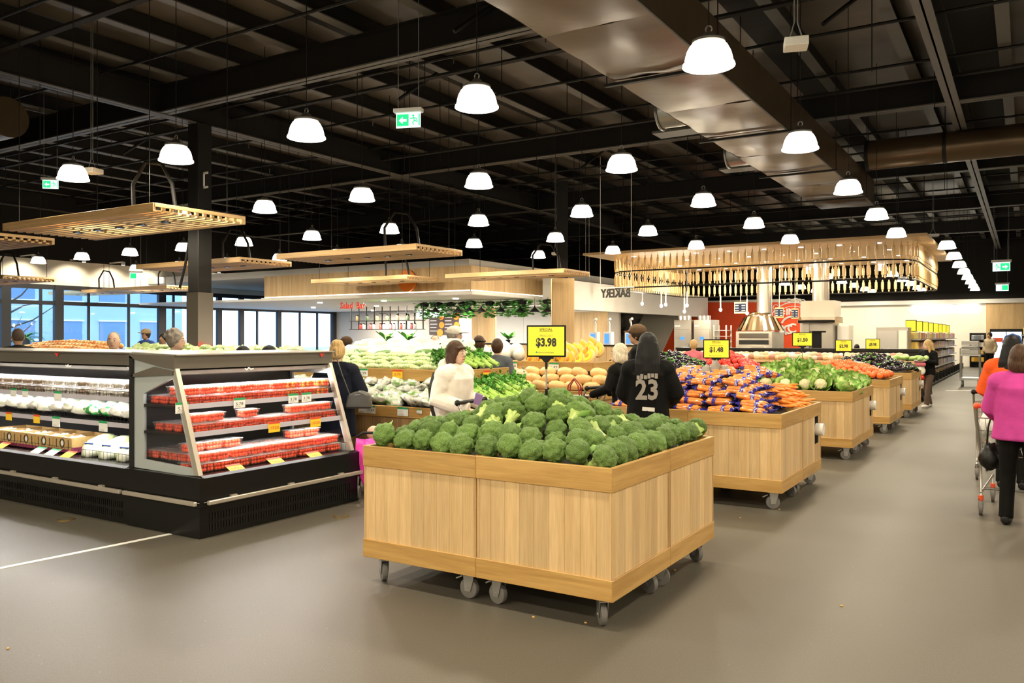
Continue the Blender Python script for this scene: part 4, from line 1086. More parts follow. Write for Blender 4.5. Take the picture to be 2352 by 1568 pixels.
def broccoli(x, y, z, d, lab, s=1.0):
    t = thing('broccoli', lab, 'broccoli', (x, y, z), 0, 'broccoli heads in the pile')
    q = Vector(d).to_track_quat('Z', 'Y').to_euler(); t.rotation_euler = q
    i = NB[0]; NB[0] += 1
    k = s*rb.uniform(.88, 1.1)
    ob('crown', crowns[i % 6], t, (0,0,0), (0,0,rb.uniform(0,6.28)), (k*rb.uniform(.92,1.08), k, k))
    ob('stalk', stalks[i % 3], t, (0,0,-.01), (0,0,rb.uniform(0,6.28)), s)
    if i % 3 == 0: ob('leaf', brleaf, t, (0,0,0), (0,0,rb.uniform(0,6.28)))
cxm, cym = SX-BW, S1+BD
hx, hy = BW-.10, BD-.10
ring = 0
for inset, z, tilt in ((0,.925,.75), (.155,.965,.8), (.31,1.02,.85), (.46,1.075,1.0), (.60,1.115,1.1)):
    ax, ay = hx-inset, hy-inset
    if ax < .05 or ay < .05: break
    per = []
    nx, ny = max(1, round(2*ax/.152)), max(1, round(2*ay/.152))
    for i in range(nx): per.append((-ax+2*ax*(i+.5*(ring % 2))/nx, -ay, 0, -1, i, 'front')); per.append((ax-2*ax*(i+.5*(ring % 2))/nx, ay, 0, 1, i, 'back'))
    for i in range(ny): per.append((ax, -ay+2*ay*(i+.5*(ring % 2))/ny, 1, 0, i, 'aisle side')); per.append((-ax, ay-2*ay*(i+.5*(ring % 2))/ny, -1, 0, i, 'left side'))
    for (px, py, nx_, ny_, ix_, side_) in per:
        if rb.random() < (.0 if ring == 0 else .05 if ring < 2 else .14): continue
        j = lambda a: rb.uniform(-a, a)
        up = tilt + j(.25)
        dx, dy = nx_ + j(.35), ny_ + j(.35)
        if ring > 0 and rb.random() < (.15 if ring == 1 else .42): dx, dy, up = -.7+j(.8), .9+j(.8), .35      # a few lie over with the stalk showing
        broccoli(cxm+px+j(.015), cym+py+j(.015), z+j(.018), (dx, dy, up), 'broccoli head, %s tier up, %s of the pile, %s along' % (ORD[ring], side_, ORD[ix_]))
    ring += 1
for ix_, (px, py, z, d) in enumerate(((-.10,-.06,1.165,(-.3,-.8,.6)), (.10,.02,1.155,(.5,-.6,.6)), (.0,.12,1.15,(-.4,.5,.7)), (.02,-.16,1.13,(.1,-1,.7)), (-.2,.1,1.12,(.9,.2,.15)), (.22,-.05,1.11,(-.8,.3,.2)))):
    broccoli(cxm+px, cym+py, z, d, 'broccoli head on the summit around the sign pole, %s of six' % ORD[ix_])

# ------------------------------------------------------------------ price signs on poles
def price_sign(x, y, z0, z1, zb, w, lines, label, rz):
    t = thing('price_sign', label, 'sign', (x, y, zb), rz)
    h = z1-z0; b = z0-zb
    MB().bx(-w/2, w/2, -.006, .006, b, b+h).build('frame', K['black'], t, bevel=.004)
    c = MB().bx(-w/2+.011, w/2-.011, -.009, .006, b+.011, b+h-.011).build('card', K['yellow'], t)
    for (txt, fz, size, width, k, bold) in lines:
        ob('lettering', text_mesh(txt, size*h, K[k], .0006, width*w, bold*h), c, (0, -.0098, b+h*fz), (R(90),0,0))
    MB().bx(-w*.18, w*.18, -.012, .012, b-.012, b).prism([(-w*.12,b-.012),(w*.12,b-.012),(.012,b-.035),(-.012,b-.035)], 'y', -.01, .01).build('clamp', K['black'], t)
    MB().cyl((0,0,0),(0,0,b-.03),.006,n=8).build('pole', K['zinc'], t, smooth=True)
    MB().cyl((0,0,b*.25),(0,0,b*.25+.04),.010,n=8).build('pole_collar', K['black'], t); MB().cyl((0,0,b-.08),(0,0,b-.03),.009,n=8).build('pole_socket', K['black'], t)
    MB().prism([(-w*.27,b+h*.13),(-w*.21,b+h*.13),(-w*.24,b+h*.19)], 'y', -.0102, -.0095).build('triangle_mark', K['green'], c)
    if len(lines) > 3: MB().bx(-w*.17, w*.17, -.0102, -.0095, b+h*.795, b+h*.802).build('underline', K['ink'], c)
def price_lines(item, price): return [('SPECIAL',.86,.105,.33,'ink',.0), (item,.67,.075,.5 if len(item) > 10 else .32,'faint',.0), (price,.45,.36,.52,'ink',.014), ('PRODUCT OF AUSTRALIA',.14,.055,.4,'faint',0)]
price_sign(cxm, cym, 1.44, 1.655, 1.10, .27, price_lines('BROCCOLI', '$3.98'), 'yellow $3.98 special sign on a pole above the broccoli', YAW-R(14))
def sign_at(u0, u1, v0, v1, y, zb, item, price, lab):
    x, z1 = UY((u0+u1)/2, v0, y); _, z0 = UY((u0+u1)/2, v1, y); w = (UY(u1,0,y)[0]-UY(u0,0,y)[0])
    price_sign(x, y, z0, z1, zb, .27, price_lines(item, price), lab, YAW-R(20))
sign_at(1615, 1676, 779, 823, S2+BD, .95, '1KG PREPACKED CARROTS', '$1.48', 'yellow $1.48 sign above the bagged carrots')
sign_at(1820, 1866, 763, 795, S3+BD, 1.0, 'CAULIFLOWER', '$1.50', 'yellow $1.50 sign above the cauliflowers')
sign_at(1918, 1957, 780, 807, S4+BD, 1.0, 'TOMATOES', '$2.98', 'yellow $2.98 sign above the orange tomatoes')
sign_at(1988, 2021, 778, 802, S5+BD, 1.0, 'EGGPLANT', '$9.98', 'yellow $9.98 sign above the aisle-end aubergines')

# ------------------------------------------------------------------ bagged carrots
K['carrot'] = mat('carrot', (.90,.27,.03), .38, var=.25, vscale=30, rand=.12)
K['bagblue'] = mat('blue printed film', (.035,.03,.33), .22, var=.25, vscale=40, mix=(.75,.74,.85), mscale=26, mlo=.60, mhi=.64)
K['bagprint'] = mat('white film print', (.85,.84,.90), .3)
car_me = [MB().tube([(-.115,0,0),(-.105,0,0),(-.06,.002*k,0),(0,0,.001*k),(.07,-.002*k,0),(.115,0,0)], [.004,.017,.019,.0175,.014,.004], 8).mesh('carrot', K['carrot'], smooth=True) for k in (-2,1,3)]
def film_shell():
    m = MB(); n = 14; vs = []; fs = []
    for (x, rx, rz_) in ((-.135,.06,.008),(-.12,.058,.02),(-.09,.066,.035),(-.03,.07,.040),(.03,.07,.040),(.09,.066,.035),(.12,.058,.02),(.135,.06,.008)):
        for j in range(n):
            q = 2*math.pi*j/n; w_ = 1+.05*math.sin(5*q+x*60)
            vs.append((x, rx*math.cos(q)*w_, rz_*math.sin(q)*w_))
    for i in range(7):
        for j in range(n): fs.append((i*n+j, i*n+(j+1)%n, (i+1)*n+(j+1)%n, (i+1)*n+j))
    m.add(vs, fs); return m
shell = film_shell().mesh('film', K['film'], smooth=True)
def film_band(x0, x1, sc):
    m = MB(); n = 14; vs = []
    for x in (x0, (x0+x1)/2, x1):
        k = 1-abs(x)*.9
        for j in range(n): q = 2*math.pi*j/n; vs.append((x, .0715*math.cos(q)*k*sc, .0415*math.sin(q)*k*sc))
    m.add(vs, [(i*n+j, i*n+(j+1)%n, (i+1)*n+(j+1)%n, (i+1)*n+j) for i in range(2) for j in range(n)]); return m
band = film_band(.022, .056, 1.02).mesh('blue_band', K['bagblue'], smooth=True)
def bag_end(s):
    m = MB(); vs = []; n = 9
    for i, (x, w, a) in enumerate(((.110,.060,.026),(.124,.056,.016),(.138,.060,.006),(.158,.066,.004))):
        for j in range(n):
            y = -w + 2*w*j/(n-1); vs.append((s*x, y, a*math.sin(j*2.1+i)*.6 + .004))
        for j in range(n):
            y = w - 2*w*j/(n-1); vs.append((s*x, y, a*math.sin(j*2.1+i)*.6 - .004 - a*.5))
    k = 2*n
    m.add(vs, [(i*k+j, i*k+(j+1)%k, (i+1)*k+(j+1)%k, (i+1)*k+j) for i in range(3) for j in range(k)]); return m
ends = [bag_end(-1).mesh('bag_end', K['bagblue'], smooth=True), bag_end(1).mesh('bag_end', K['bagblue'], smooth=True)]
bag_tx = text_mesh('SPC', .03, K['bagprint'], .0004, .05)
rg = random.Random(12)
def carrot_bag(x, y, z, rz, tilt, roll, lab):
    t = thing('carrot_bag', lab, 'carrot bag', (x, y, z), (roll, tilt, rz), 'stacked carrot bags')
    for i, (a, b) in enumerate(((-.045,-.004),(-.015,-.014),(.016,-.012),(.045,0),(-.03,.017),(.0,.02),(.03,.018))):
        ob('carrot', car_me[i % 3], t, (rg.uniform(-.006,.006), a, b), (0, 0, rg.uniform(-.06,.06) + (R(180) if i % 2 else 0)))
    ob('film', shell, t); b = ob('blue_band', band, t); ob('bag_end', ends[0], t); ob('bag_end', ends[1], t)
    ob('band_lettering', bag_tx, b, (.040, -.0735, .0), (R(90), R(-90), 0))
yb = S2 + .09
for k in range(5):
    z = ZT + .012 + .06*k
    xa, xb = SX-2*BW+.20+.03*k, SX-.26-.06*k
    if k > 3: xa += .25
    n = int((xb-xa)/.262)+1
    for r_ in range(3 if k < 4 else 6):
        for i in range(n):
            if r_ > 1 and k < 3: continue
            x = xa + (xb-xa)*i/(n-1) + rg.uniform(-.03,.03)
            carrot_bag(x, yb+.055*k+.145*r_+rg.uniform(-.015,.015), z+rg.uniform(-.008,.012)+.02*(r_ if k > 3 else 0), rg.uniform(-.22,.22)+(R(180) if rg.random() < .5 else 0), rg.uniform(-.12,.12), rg.uniform(-.2,.2), 'carrot bag, %s layer up, %s row back, %s from the left' % (ORD[k], ORD[r_], ORD[i]))
for i in range(9):
    carrot_bag(SX-1.25+.17*i if i < 6 else SX-1.0+.2*(i-6), yb+.62+.12*(i%3), ZT+.29+.03*(i % 2), rg.uniform(-1,1), rg.uniform(-.2,.2), rg.uniform(-.2,.2), 'carrot bag thrown askew on top of the stack, %s of nine' % ORD[i])
for k in range(4):            # right-hand end of the stack: bags turned end-on show only blue film
    for j in range(4):
        carrot_bag(SX-.30-.045*k, yb+.14+.15*j+.03*k, ZT+.02+.062*k, R(rg.uniform(-25,15)), rg.uniform(-.1,.1), rg.uniform(-.2,.2), 'blue-ended carrot bag, aisle end of the stack, %s layer, %s back' % (ORD[k], ORD[j]))
for i in range(44):           # loose carrots behind
    r2, c2 = divmod(i, 11)
    o = ob('carrot', car_me[i % 3], None, (SX-.15-.055*r2+rg.uniform(-.02,.02), S2+.78+.07*c2, ZT+.01+.05*r2+rg.uniform(0,.02)), (rg.uniform(-.3,.3), rg.uniform(-.2,.2), rg.uniform(-.5,.5)), 1.15)
    tag(o, 'loose carrot in the heap behind the carrot bags', 'carrot', 'loose carrots')

# ------------------------------------------------------------------ cauliflowers
curds = [lumpy('curd', K['curd'], .082, 20+i, 4, 3.0, .25, 9, .10) for i in range(3)]
K['cleaf'] = mat('cauliflower leaf', (.15,.33,.045), .45, var=.3, vscale=12, rand=.25, mix=(.42,.56,.18), mscale=10, mlo=.5, mhi=.62)
def cleaf(seed):
    r_ = random.Random(seed); m = MB(); vs = []; nu, nv = 5, 5
    for i in range(nu+1):
        s = i/nu; w = .055*math.sin(math.pi*min(1, .18+.75*s))+.006
        for j in range(nv+1):
            a = (j/nv-.5)*2
            vs.append((.045+.085*s+.02*math.sin(s*3), a*w+.006*math.sin(9*s+a*4+seed), -.06+.17*s-.06*s*s*s+.028*a*a*(1-s*.4)+.006*math.sin(7*a+9*s)))
    m.add(vs, [(i*(nv+1)+j, i*(nv+1)+j+1, (i+1)*(nv+1)+j+1, (i+1)*(nv+1)+j) for i in range(nu) for j in range(nv)])
    return m.mesh('leaf', K['cleaf'], smooth=True)
cleafs = [cleaf(i) for i in range(4)]
def cauliflower(x, y, z, d, lab=None):
    t = thing('cauliflower', 'cauliflower with pale curd and curled green leaves in the heap', 'cauliflower', (x, y, z), 0, 'cauliflowers in the heap')
    t.rotation_euler = Vector(d).to_track_quat('Z','Y').to_euler()
    i = rg.randrange(100)
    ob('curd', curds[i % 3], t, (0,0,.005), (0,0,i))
    for k in range(8): ob('leaf', cleafs[(i+k) % 4], t, (0,0,rg.uniform(-.01,.01)), (0, rg.uniform(-.3,.35), k*.785+rg.uniform(-.2,.2)), rg.uniform(.95,1.35))
for ring in range(5):
    ins = .02+.21*ring; ax, ay = BW-.14-ins, BD-.14-ins
    if ax < 0 or ay < 0: break
    nx, ny = max(1, round(2*ax/.235)), max(1, round(2*ay/.235))
    pts = [(-ax+2*ax*i/nx, -ay, 0, -1) for i in range(nx)] + [(ax, -ay+2*ay*i/ny, 1, 0) for i in range(ny)] + [(ax-2*ax*i/nx, ay, 0, 1) for i in range(nx)] + [(-ax, ay-2*ay*i/ny, -1, 0) for i in range(ny)]
    for (px, py, a, b) in pts:
        cauliflower(SX-BW+px+rg.uniform(-.03,.03), S3+BD+py+rg.uniform(-.03,.03), .925+.052*ring*1.2+rg.uniform(-.02,.02), (a+rg.uniform(-.6,.6), b+rg.uniform(-.6,.6), 1.1))

# ------------------------------------------------------------------ round fruit and aubergines
K['tomato'] = mat('orange-red tomato', (.86,.16,.025), .22, rand=.2)
K['redfruit'] = mat('deep red tomato', (.70,.035,.02), .2, rand=.2)
K['calyx'] = mat('green calyx', (.08,.22,.03), .6)
K['auber'] = mat('aubergine skin', (.012,.008,.014), .13, coat=.4)
tom_prof = [(.0,-.030),(.018,-.029),(.032,-.018),(.037,0),(.034,.016),(.022,.027),(.008,.026),(.0,.022)]
tom = MB().lathe(tom_prof, 12).mesh('tomato', K['tomato'], smooth=True); tomr = MB().lathe(tom_prof, 12).mesh('tomato', K['redfruit'], smooth=True)
cal = MB()
for i in range(5): a = i*1.257; cal.add([(0,0,.026),(.012*math.cos(a-.3),.012*math.sin(a-.3),.028),(.022*math.cos(a),.022*math.sin(a),.026),(.012*math.cos(a+.3),.012*math.sin(a+.3),.028)], [(0,1,2,3)])
cal_me = cal.mesh('calyx', K['calyx'])
def pyramid(x1, y0, top, slope=.28, w=2*BW, d=2*BD, base=.885):
    def f(x, y):
        e = min(x-(x1-w), x1-x, y-y0, y0+d-y)
        return min(base + slope*e, top)
    return f
def scatter(x1, y0, sp, zf, put, w=2*BW, d=2*BD, inset=.06, seed=1, far=.64):
    r_ = random.Random(seed); row = 0; y = y0+inset
    while y < y0+d*far:
        x = x1-w+inset+(sp/2 if row % 2 else 0)
        while x < x1-inset:
            xx, yy = x+r_.uniform(-.15,.15)*sp, y+r_.uniform(-.15,.15)*sp
            put(xx, yy, zf(xx, yy)+r_.uniform(-.01,.02), r_); x += sp
        y += sp*.87; row += 1
def put_tom(me, lab, grp, s=1.35):
    def f(x, y, z, r_):
        t = thing('tomato', lab, 'tomato', (x, y, z+.02), (r_.uniform(-.6,.6), r_.uniform(-.6,.6), r_.uniform(0,6)), grp)
        ob('fruit', me, t, scale=(s,s,s*1.2)); ob('calyx', cal_me, t, scale=(s,s,s*1.2))
    return f
scatter(SX, S4, .110, pyramid(SX, S4, 1.10), put_tom(tom, 'orange-red tomato in the heap on the fourth oak stand', 'orange-red tomatoes on the fourth stand'))
aub = MB().tube([(-.13,0,0),(-.12,0,0),(-.09,0,0),(-.03,0,.004),(.03,0,.004),(.075,0,0),(.095,0,0)], [.004,.024,.036,.040,.033,.024,.014], 12).mesh('fruit', K['auber'], smooth=True)
aubc = MB().tube([(.062,0,.001),(.08,0,0),(.10,0,0),(.135,0,.006)], [.030,.026,.014,.007], 8).mesh('stalk_cap', K['calyx'], smooth=True)
def put_aub(lab, grp, s=1.1):
    def f(x, y, z, r_):
        t = thing('aubergine', lab, 'aubergine', (x, y, z+.025), (r_.uniform(-.2,.2), r_.uniform(-.35,.35), r_.uniform(0,6.28)), grp)
        ob('fruit', aub, t, scale=s); ob('stalk_cap', aubc, t, scale=s)
    return f
scatter(SX, S5, .135, pyramid(SX, S5, 1.16, .36), put_aub('glossy dark aubergine in the heap at the aisle end', 'aubergines on the fifth stand'))
K['greenveg'] = mat('light green gourd', (.40,.58,.18), .35, rand=.2)
gourd = MB().ell((0,0,0),(.10,.05,.045),12,8).mesh('gourd', K['greenveg'], smooth=True)
for i in range(8):
    o = ob('gourd', gourd, None, (SX-.5+.09*i, S5+1.25+.1*(i % 3), 1.12+.02*(i % 2)), (0,.2,i*.7)); tag(o, 'light green gourd beside the aisle-end aubergines', 'gourd', 'green gourds')
# clear bag left on the aubergines
o = lumpy('plastic_bag', mat('crumpled white bag', (.82,.82,.80), .3), .13, 40, 3, 3.2, .5, 6, .1)
tag(ob('plastic_bag', o, None, (SX-1.0, S5+.12, .98), (0,.2,.6), (1.3,.8,.9)), 'crumpled white plastic bag lying on the aubergines', 'bag')

# ------------------------------------------------------------------ second column of oak stands
X2 = -4.9
stand(X2, 14.1, 'second-row aubergine heap', False)
stand(X2, 17.2, 'second-row red tomato heap', False)
riser(X2, 14.1, 1.05, .6, 'pile_riser', 'black mesh riser under the second-row aubergines'); riser(X2, 17.2, 1.05, .6, 'pile_riser', 'black mesh riser under the second-row red tomatoes')
scatter(X2, 14.1, .125, pyramid(X2, 14.1, 1.22, .42), put_aub('glossy black aubergine in the second-row heap', 'aubergines in the second row', 1.15), seed=5)
scatter(X2, 17.2, .118, pyramid(X2, 17.2, 1.28, .46), put_tom(tomr, 'deep red tomato in the second-row heap', 'red tomatoes in the second row', 1.5), seed=6)
t = thing('bag_bundle', 'grey crumpled plastic bags tied under the $1.48 sign', 'bags', (-2.75, S2+BD-.03, 1.0)); t.scale = (.5,.5,.8)
for k in range(3): ob('bag', lumpy('bag', mat('grey film %d' % k, (.30,.27,.23), .45), .16, 50+k, 3, 2.6, .5, 5, .12), t, (.18*(k-1), .05*k, .25-.07*abs(k-1)), (0, 0, k), (.8,.7,1.3))
# ================================================================== refrigerated cases
K['fblack'] = mat('case black enamel', (.004,.0038,.0035), .3, spec=.35)
K['fgrey'] = mat('case grey canopy', (.14,.125,.10), .4, .3)
K['fpanel'] = mat('pale grey end panel', (.36,.40,.40), .38)
K['bumper'] = mat('satin bumper rail', (.48,.43,.36), .32, .5)
K['ticketrail'] = mat('ticket rail', (.52,.50,.58), .35)
K['fdeck'] = mat('black case lining', (.010,.0095,.009), .4)
def case_body(t, ax, L_, D, sgn):
    """parts of an open case along local axis ax ('x' or 'y'); depth runs along sgn of the other axis"""
    def P(prof):                                   # profile in (depth, z)
        return [(sgn*d, z) for d, z in prof]
    pa = 'y' if ax == 'y' else 'x'
    def pr(prof, m, nm, a=0.0, b=L_, **kw):
        mb = MB(); mb.prism(P(prof), pa, a, b); return mb.build(nm, m, t, **kw)
    pr([(0,0),(0,.24),(D,.24),(D,0)], K['fblack'], 'base')
    pr([(-.035,.25),(-.035,.475),(.0,.49),(D,.44),(D,.25)], K['fblack'], 'fascia')
    pr([(-.040,.285),(-.040,.289),(-.034,.289),(-.034,.285)], K['grey'], 'trim_line')
    pr([(D-.05,.44),(D-.05,1.40),(D,1.42),(D,.44)], K['fdeck'], 'back_panel')
    pr([(.33,1.315),(.33,1.425),(D,1.43),(D,1.40),(.5,1.33)], K['fgrey'], 'canopy')
    pr([(.36,1.27),(.345,1.30),(.60,1.33),(.9,1.26),(.9,1.24)], K['fgrey'], 'light_reflector')
    pr([(.30,1.425),(.30,1.435),(D,1.445),(D,1.43)], K['steel'], 'top_trim')
    for nm, d, z in (('upper', .27, 1.02), ('lower', .19, .80)):
        s = pr([(d,z-.012),(d,z),(D-.05,z),(D-.05,z-.025)], K['fdeck'], 'shelf', .02, L_-.02)
        q = MB(); q.prism(P([(d-.012,z-.028),(d-.012,z+.014),(d,z+.014),(d,z-.028)]), pa, .02, L_-.02)
        q.build('ticket_rail', K['ticketrail'], s)
        g = MB()                                   # black wire guard along the shelf front
        n = int(L_/.028)
        for i in range(n+1):
            a = .03+(L_-.06)*i/n
            p0, p1 = ((a, sgn*d, z) if ax == 'x' else (sgn*d, a, z)), ((a, sgn*d, z+.06) if ax == 'x' else (sgn*d, a, z+.06))
            if i % 2 == 0: g.cyl(p0, p1, .0016, n=4)
        for zz in (.03, .06):
            g.cyl((.03, sgn*d, z+zz) if ax == 'x' else (sgn*d, .03, z+zz), (L_-.03, sgn*d, z+zz) if ax == 'x' else (sgn*d, L_-.03, z+zz), .002, n=4)
        tag(g.build('wire_guard', K['black'], s), kind='stuff')
        lu = bpy.data.lights.new('shelf fill light', 'AREA'); lu.shape = 'RECTANGLE'; lu.energy = 2.6*L_; lu.color = (1,.95,.90)  # added under the shelf lip to brighten the stock below
        lu.size, lu.size_y = (L_-.2, .03) if ax == 'x' else (.03, L_-.2)
        ob('light', lu, s, (L_/2, sgn*(d+.03), z-.035) if ax == 'x' else (sgn*(d+.03), L_/2, z-.035))
    g = MB(); n = int(L_/.028)
    for i in range(n+1):
        a = .03+(L_-.06)*i/n
        if i % 2 == 0: g.cyl((a, sgn*.10, .485) if ax == 'x' else (sgn*.10, a, .485), (a, sgn*.10, .56) if ax == 'x' else (sgn*.10, a, .56), .0016, n=4)
    g.cyl((.03, sgn*.10, .56) if ax == 'x' else (sgn*.10, .03, .56), (L_-.03, sgn*.10, .56) if ax == 'x' else (sgn*.10, L_-.03, .56), .002, n=4)
    tag(g.build('wire_guard', K['black'], t), kind='stuff')
    g = MB()                                       # vent slots in the base
    n = int(L_/.03)
    for i in range(n):
        a = .08+(L_-.16)*i/n
        for z0 in (.05, .13):
            if ax == 'x': g.bx(a, a+.010, -.006, -.001, z0, z0+.055)
            else: g.bx(.001, .006, a, a+.010, z0, z0+.055)
    tag(g.build('vent_grille', K['dark'], t), kind='stuff')
    n = max(1, round(L_/1.9))                      # bumper rails with brackets
    for i in range(n):
        a, b = L_*i/n+.012, L_*(i+1)/n-.012
        r_ = (MB().bx(a, b, -.085, -.055, .268, .302) if ax == 'x' else MB().bx(.055, .085, a, b, .268, .302)).build('bumper_rail', K['bumper'], t, bevel=.005)
        for q in (.15, .5, .85):
            c = a+(b-a)*q
            (MB().bx(c-.03, c+.03, -.06, -.03, .29, .31) if ax == 'x' else MB().bx(.03, .06, c-.03, c+.03, .29, .31)).build('bracket', K['bumper'], r_)
    lt = bpy.data.lights.new('case light', 'AREA'); lt.shape = 'RECTANGLE'; lt.size = .05; lt.size_y = L_-.2; lt.energy = 15*L_; lt.color = (1,.96,.92)
    if ax == 'x': lt.size, lt.size_y = L_-.2, .05
    pr([(.37,1.262),(.37,1.27),(.43,1.278),(.43,1.268)], K['fgrey'], 'light_tube', .1, L_-.1)
    ob('light', lt, t, (L_/2, sgn*.40, 1.255) if ax == 'x' else (sgn*.40, L_/2, 1.255), (R(-15), 0, 0) if ax == 'x' else (0, R(-15), 0))
FX, FY = -5.45, 4.15
fe = thing('refrigerated_case', 'black open chiller end unit stocked with red tomato punnets', 'chiller', (FX, FY, 0))
case_body(fe, 'y', 1.77, .93, -1)
# its street side: base and fascia returning round the corner
MB().bx(-.93, .0, -.012, 0, 0, .24).build('base_return', K['fblack'], fe); MB().bx(-.93, .035, -.035, 0, .25, .48).build('fascia_return', K['fblack'], fe)
MB().bx(-.90, .03, -.085, -.055, .268, .302).build('bumper_rail', K['bumper'], fe, bevel=.005)
MB().bx(-.93, .03, -.040, -.034, .285, .289).build('trim_line', K['grey'], fe)
def end_panel(y, th, inner):
    O = [(-.92,.485),(-.05,.475),(-.385,1.435),(-.92,1.45)]; I = inner
    m = MB()
    vs = [(x, y+s*th/2, z) for s in (-1,1) for x, z in O+I]
    fs = []
    for i in range(4):
        j = (i+1) % 4
        fs += [(i,j,4+j,4+i), (8+i,12+i,12+j,8+j), (i,8+i,8+j,j), (4+i,4+j,12+j,12+i)]
    m.add(vs, fs)
    p = m.build('end_panel', K['fpanel'], fe)
    MB().prism(I, 'y', y-.003, y+.003).build('glass', K['glass'], p)
    MB().prism([(-.085,.475),(-.035,.475),(-.37,1.435),(-.405,1.435)], 'y', y-th/2-.006, y+th/2+.006).build('edge_trim', K['bumper'], p)
    for z in (1.2, .9, .55):
        MB().cyl((-.905, y-th/2-.006, z), (-.905, y-th/2, z), .008, n=8).build('screw', K['chrome'], p)
end_panel(.03, .028, [(-.755,.56),(-.125,.535),(-.375,1.245),(-.755,1.105)])
end_panel(1.745, .028, [(-.85,.56),(-.125,.54),(-.36,1.22),(-.85,1.22)])
FR = thing('refrigerated_case', 'long black open chiller of mushrooms and bagged greens, left', 'chiller', (-12.6, FY, 0))
case_body(FR, 'x', 6.22, .93, 1)
K['logo'] = mat('red maker badge', (.8,.05,.04), .4)
for t_, p, d in ((fe, (-.325,1.62,1.40), 'y'), (FR, (4.55,.325,1.40), 'x')):
    b = MB().cyl((0,0,0),(0.004,0,0) if d == 'y' else (0,-.004,0),.018,n=16).build('badge', K['logo'], t_, p)
    (MB().bx(.002,.006,-.035,.035,.008,.016) if d == 'y' else MB().bx(-.035,.035,-.006,-.002,.008,.016)).build('badge_bar', K['logo'], b)
hk = MB().tube([(-.05,0,0),(-.03,0,-.012),(-.01,0,.006),(.015,0,-.01),(.04,0,-.004)], .006, 6).mesh('pull_handle', K['tagwhite'], smooth=True)
for x in (4.75, 5.75): ob('pull_handle', hk, FR, (x,.325,1.30))
ob('pull_handle', hk, fe, (-.325,.75,1.30), (0,0,R(90)))
# ------------------------------------------------------------------ price tickets
TN = [0]
def ticket(pos, rz, txt, style, label, w=.085, h=.062, rx=0.0):
    t = thing('price_ticket', label, 'price ticket', pos, (rx, 0, rz))
    base = K['tagwhite'] if style == 'w' else K['tagyel']; hd = K['green'] if style == 'w' else K['red']
    MB().bx(-w/2, w/2, -.0015, .0, -h, 0).build('card', base, t)
    MB().bx(-w/2, w/2, -.0022, -.0015, -h*.22, 0).build('header', hd, t)
    if txt: ob('lettering', text_mesh(txt, h*.42, K['ink'] if style == 'w' else K['red'], .0003, min(w*.8, w*.16*len(txt))), t, (0, -.0022, -h*.60), (R(90),0,0))
    if style == 'w':
        for q in (.82, .9): MB().bx(-w*.38, w*.1, -.0020, -.0015, -h*q-.001, -h*q+.001).build('print_line', K['hub'], t)
def tk_end(u, z, txt, style, lab, w=.12, d=.26):
    y = UX(u, 0, FX-d)[0]; ticket((FX-d+.016, y, z), R(90), txt, style, lab, w, w*.72)
tk_end(415, 1.055, '5.78', 'w', 'white $5.78 ticket on the top tomato shelf, nearest the end panel')
tk_end(547, 1.055, '5.78', 'w', 'white $5.78 ticket mid-way along the top tomato shelf')
tk_end(671, 1.055, '3.78', 'w', 'white $3.78 ticket on the top tomato shelf, left of the pair')
tk_end(701, 1.055, '3.78', 'w', 'white $3.78 ticket on the top tomato shelf, right of the pair')
tk_end(627, .83, '2 FOR $5.00', 'y', 'yellow 2 for $5.00 ticket on the middle tomato shelf, left', .13, .18)
tk_end(722, .83, '2 FOR $5.00', 'y', 'yellow 2 for $5.00 ticket on the middle tomato shelf, right', .13, .18)
for i, (u, nm) in enumerate(((545,'nearest the corner'),(638,'in the middle'),(726,'at the far end'))):
    y = UX(u, 0, FX-.03)[0]; ticket((FX-.095, y, .525), R(90), '2 FOR $5.00', 'y', 'yellow ticket lying on the chiller front edge, ' + nm, .15, .10, R(-62))
def tk_row(u, z, txt, style, lab, d, w=.11):
    x = UY(u, 0, FY+d)[0]; ticket((x, FY+d-.016, z), 0, txt, style, lab, w, w*.74)
tk_row(35, 1.05, '', 'w', 'leftmost white and green ticket on the top mushroom shelf', .27)
tk_row(62, 1.05, '', 'w', 'plain white ticket beside the leftmost one on the mushroom shelf', .27)
tk_row(137, 1.05, '', 'w', 'larger white and green ticket mid-way along the mushroom shelf', .27, .13)
tk_row(24, .82, '', 'y', 'leftmost yellow ticket on the bagged greens shelf', .19)
tk_row(88, .82, '', 'y', 'second yellow ticket on the bagged greens shelf', .19)
tk_row(133, .82, '', 'w', 'white and green ticket under the green salad bags', .19, .13)
tk_row(241, .82, '', 'w', 'white and green ticket nearest the end panel on the left chiller', .19, .13)
for i, (u, s, nm) in enumerate(((10,'y','leftmost'),(92,'w','second'),(125,'w','third'),(162,'y','fourth'))):
    x = UY(u, 0, FY+.06)[0]; ticket((x, FY+.09, .535), 0, '', s, 'ticket lying flat on the left chiller edge, %s from the left' % nm, .15, .11, R(-62))

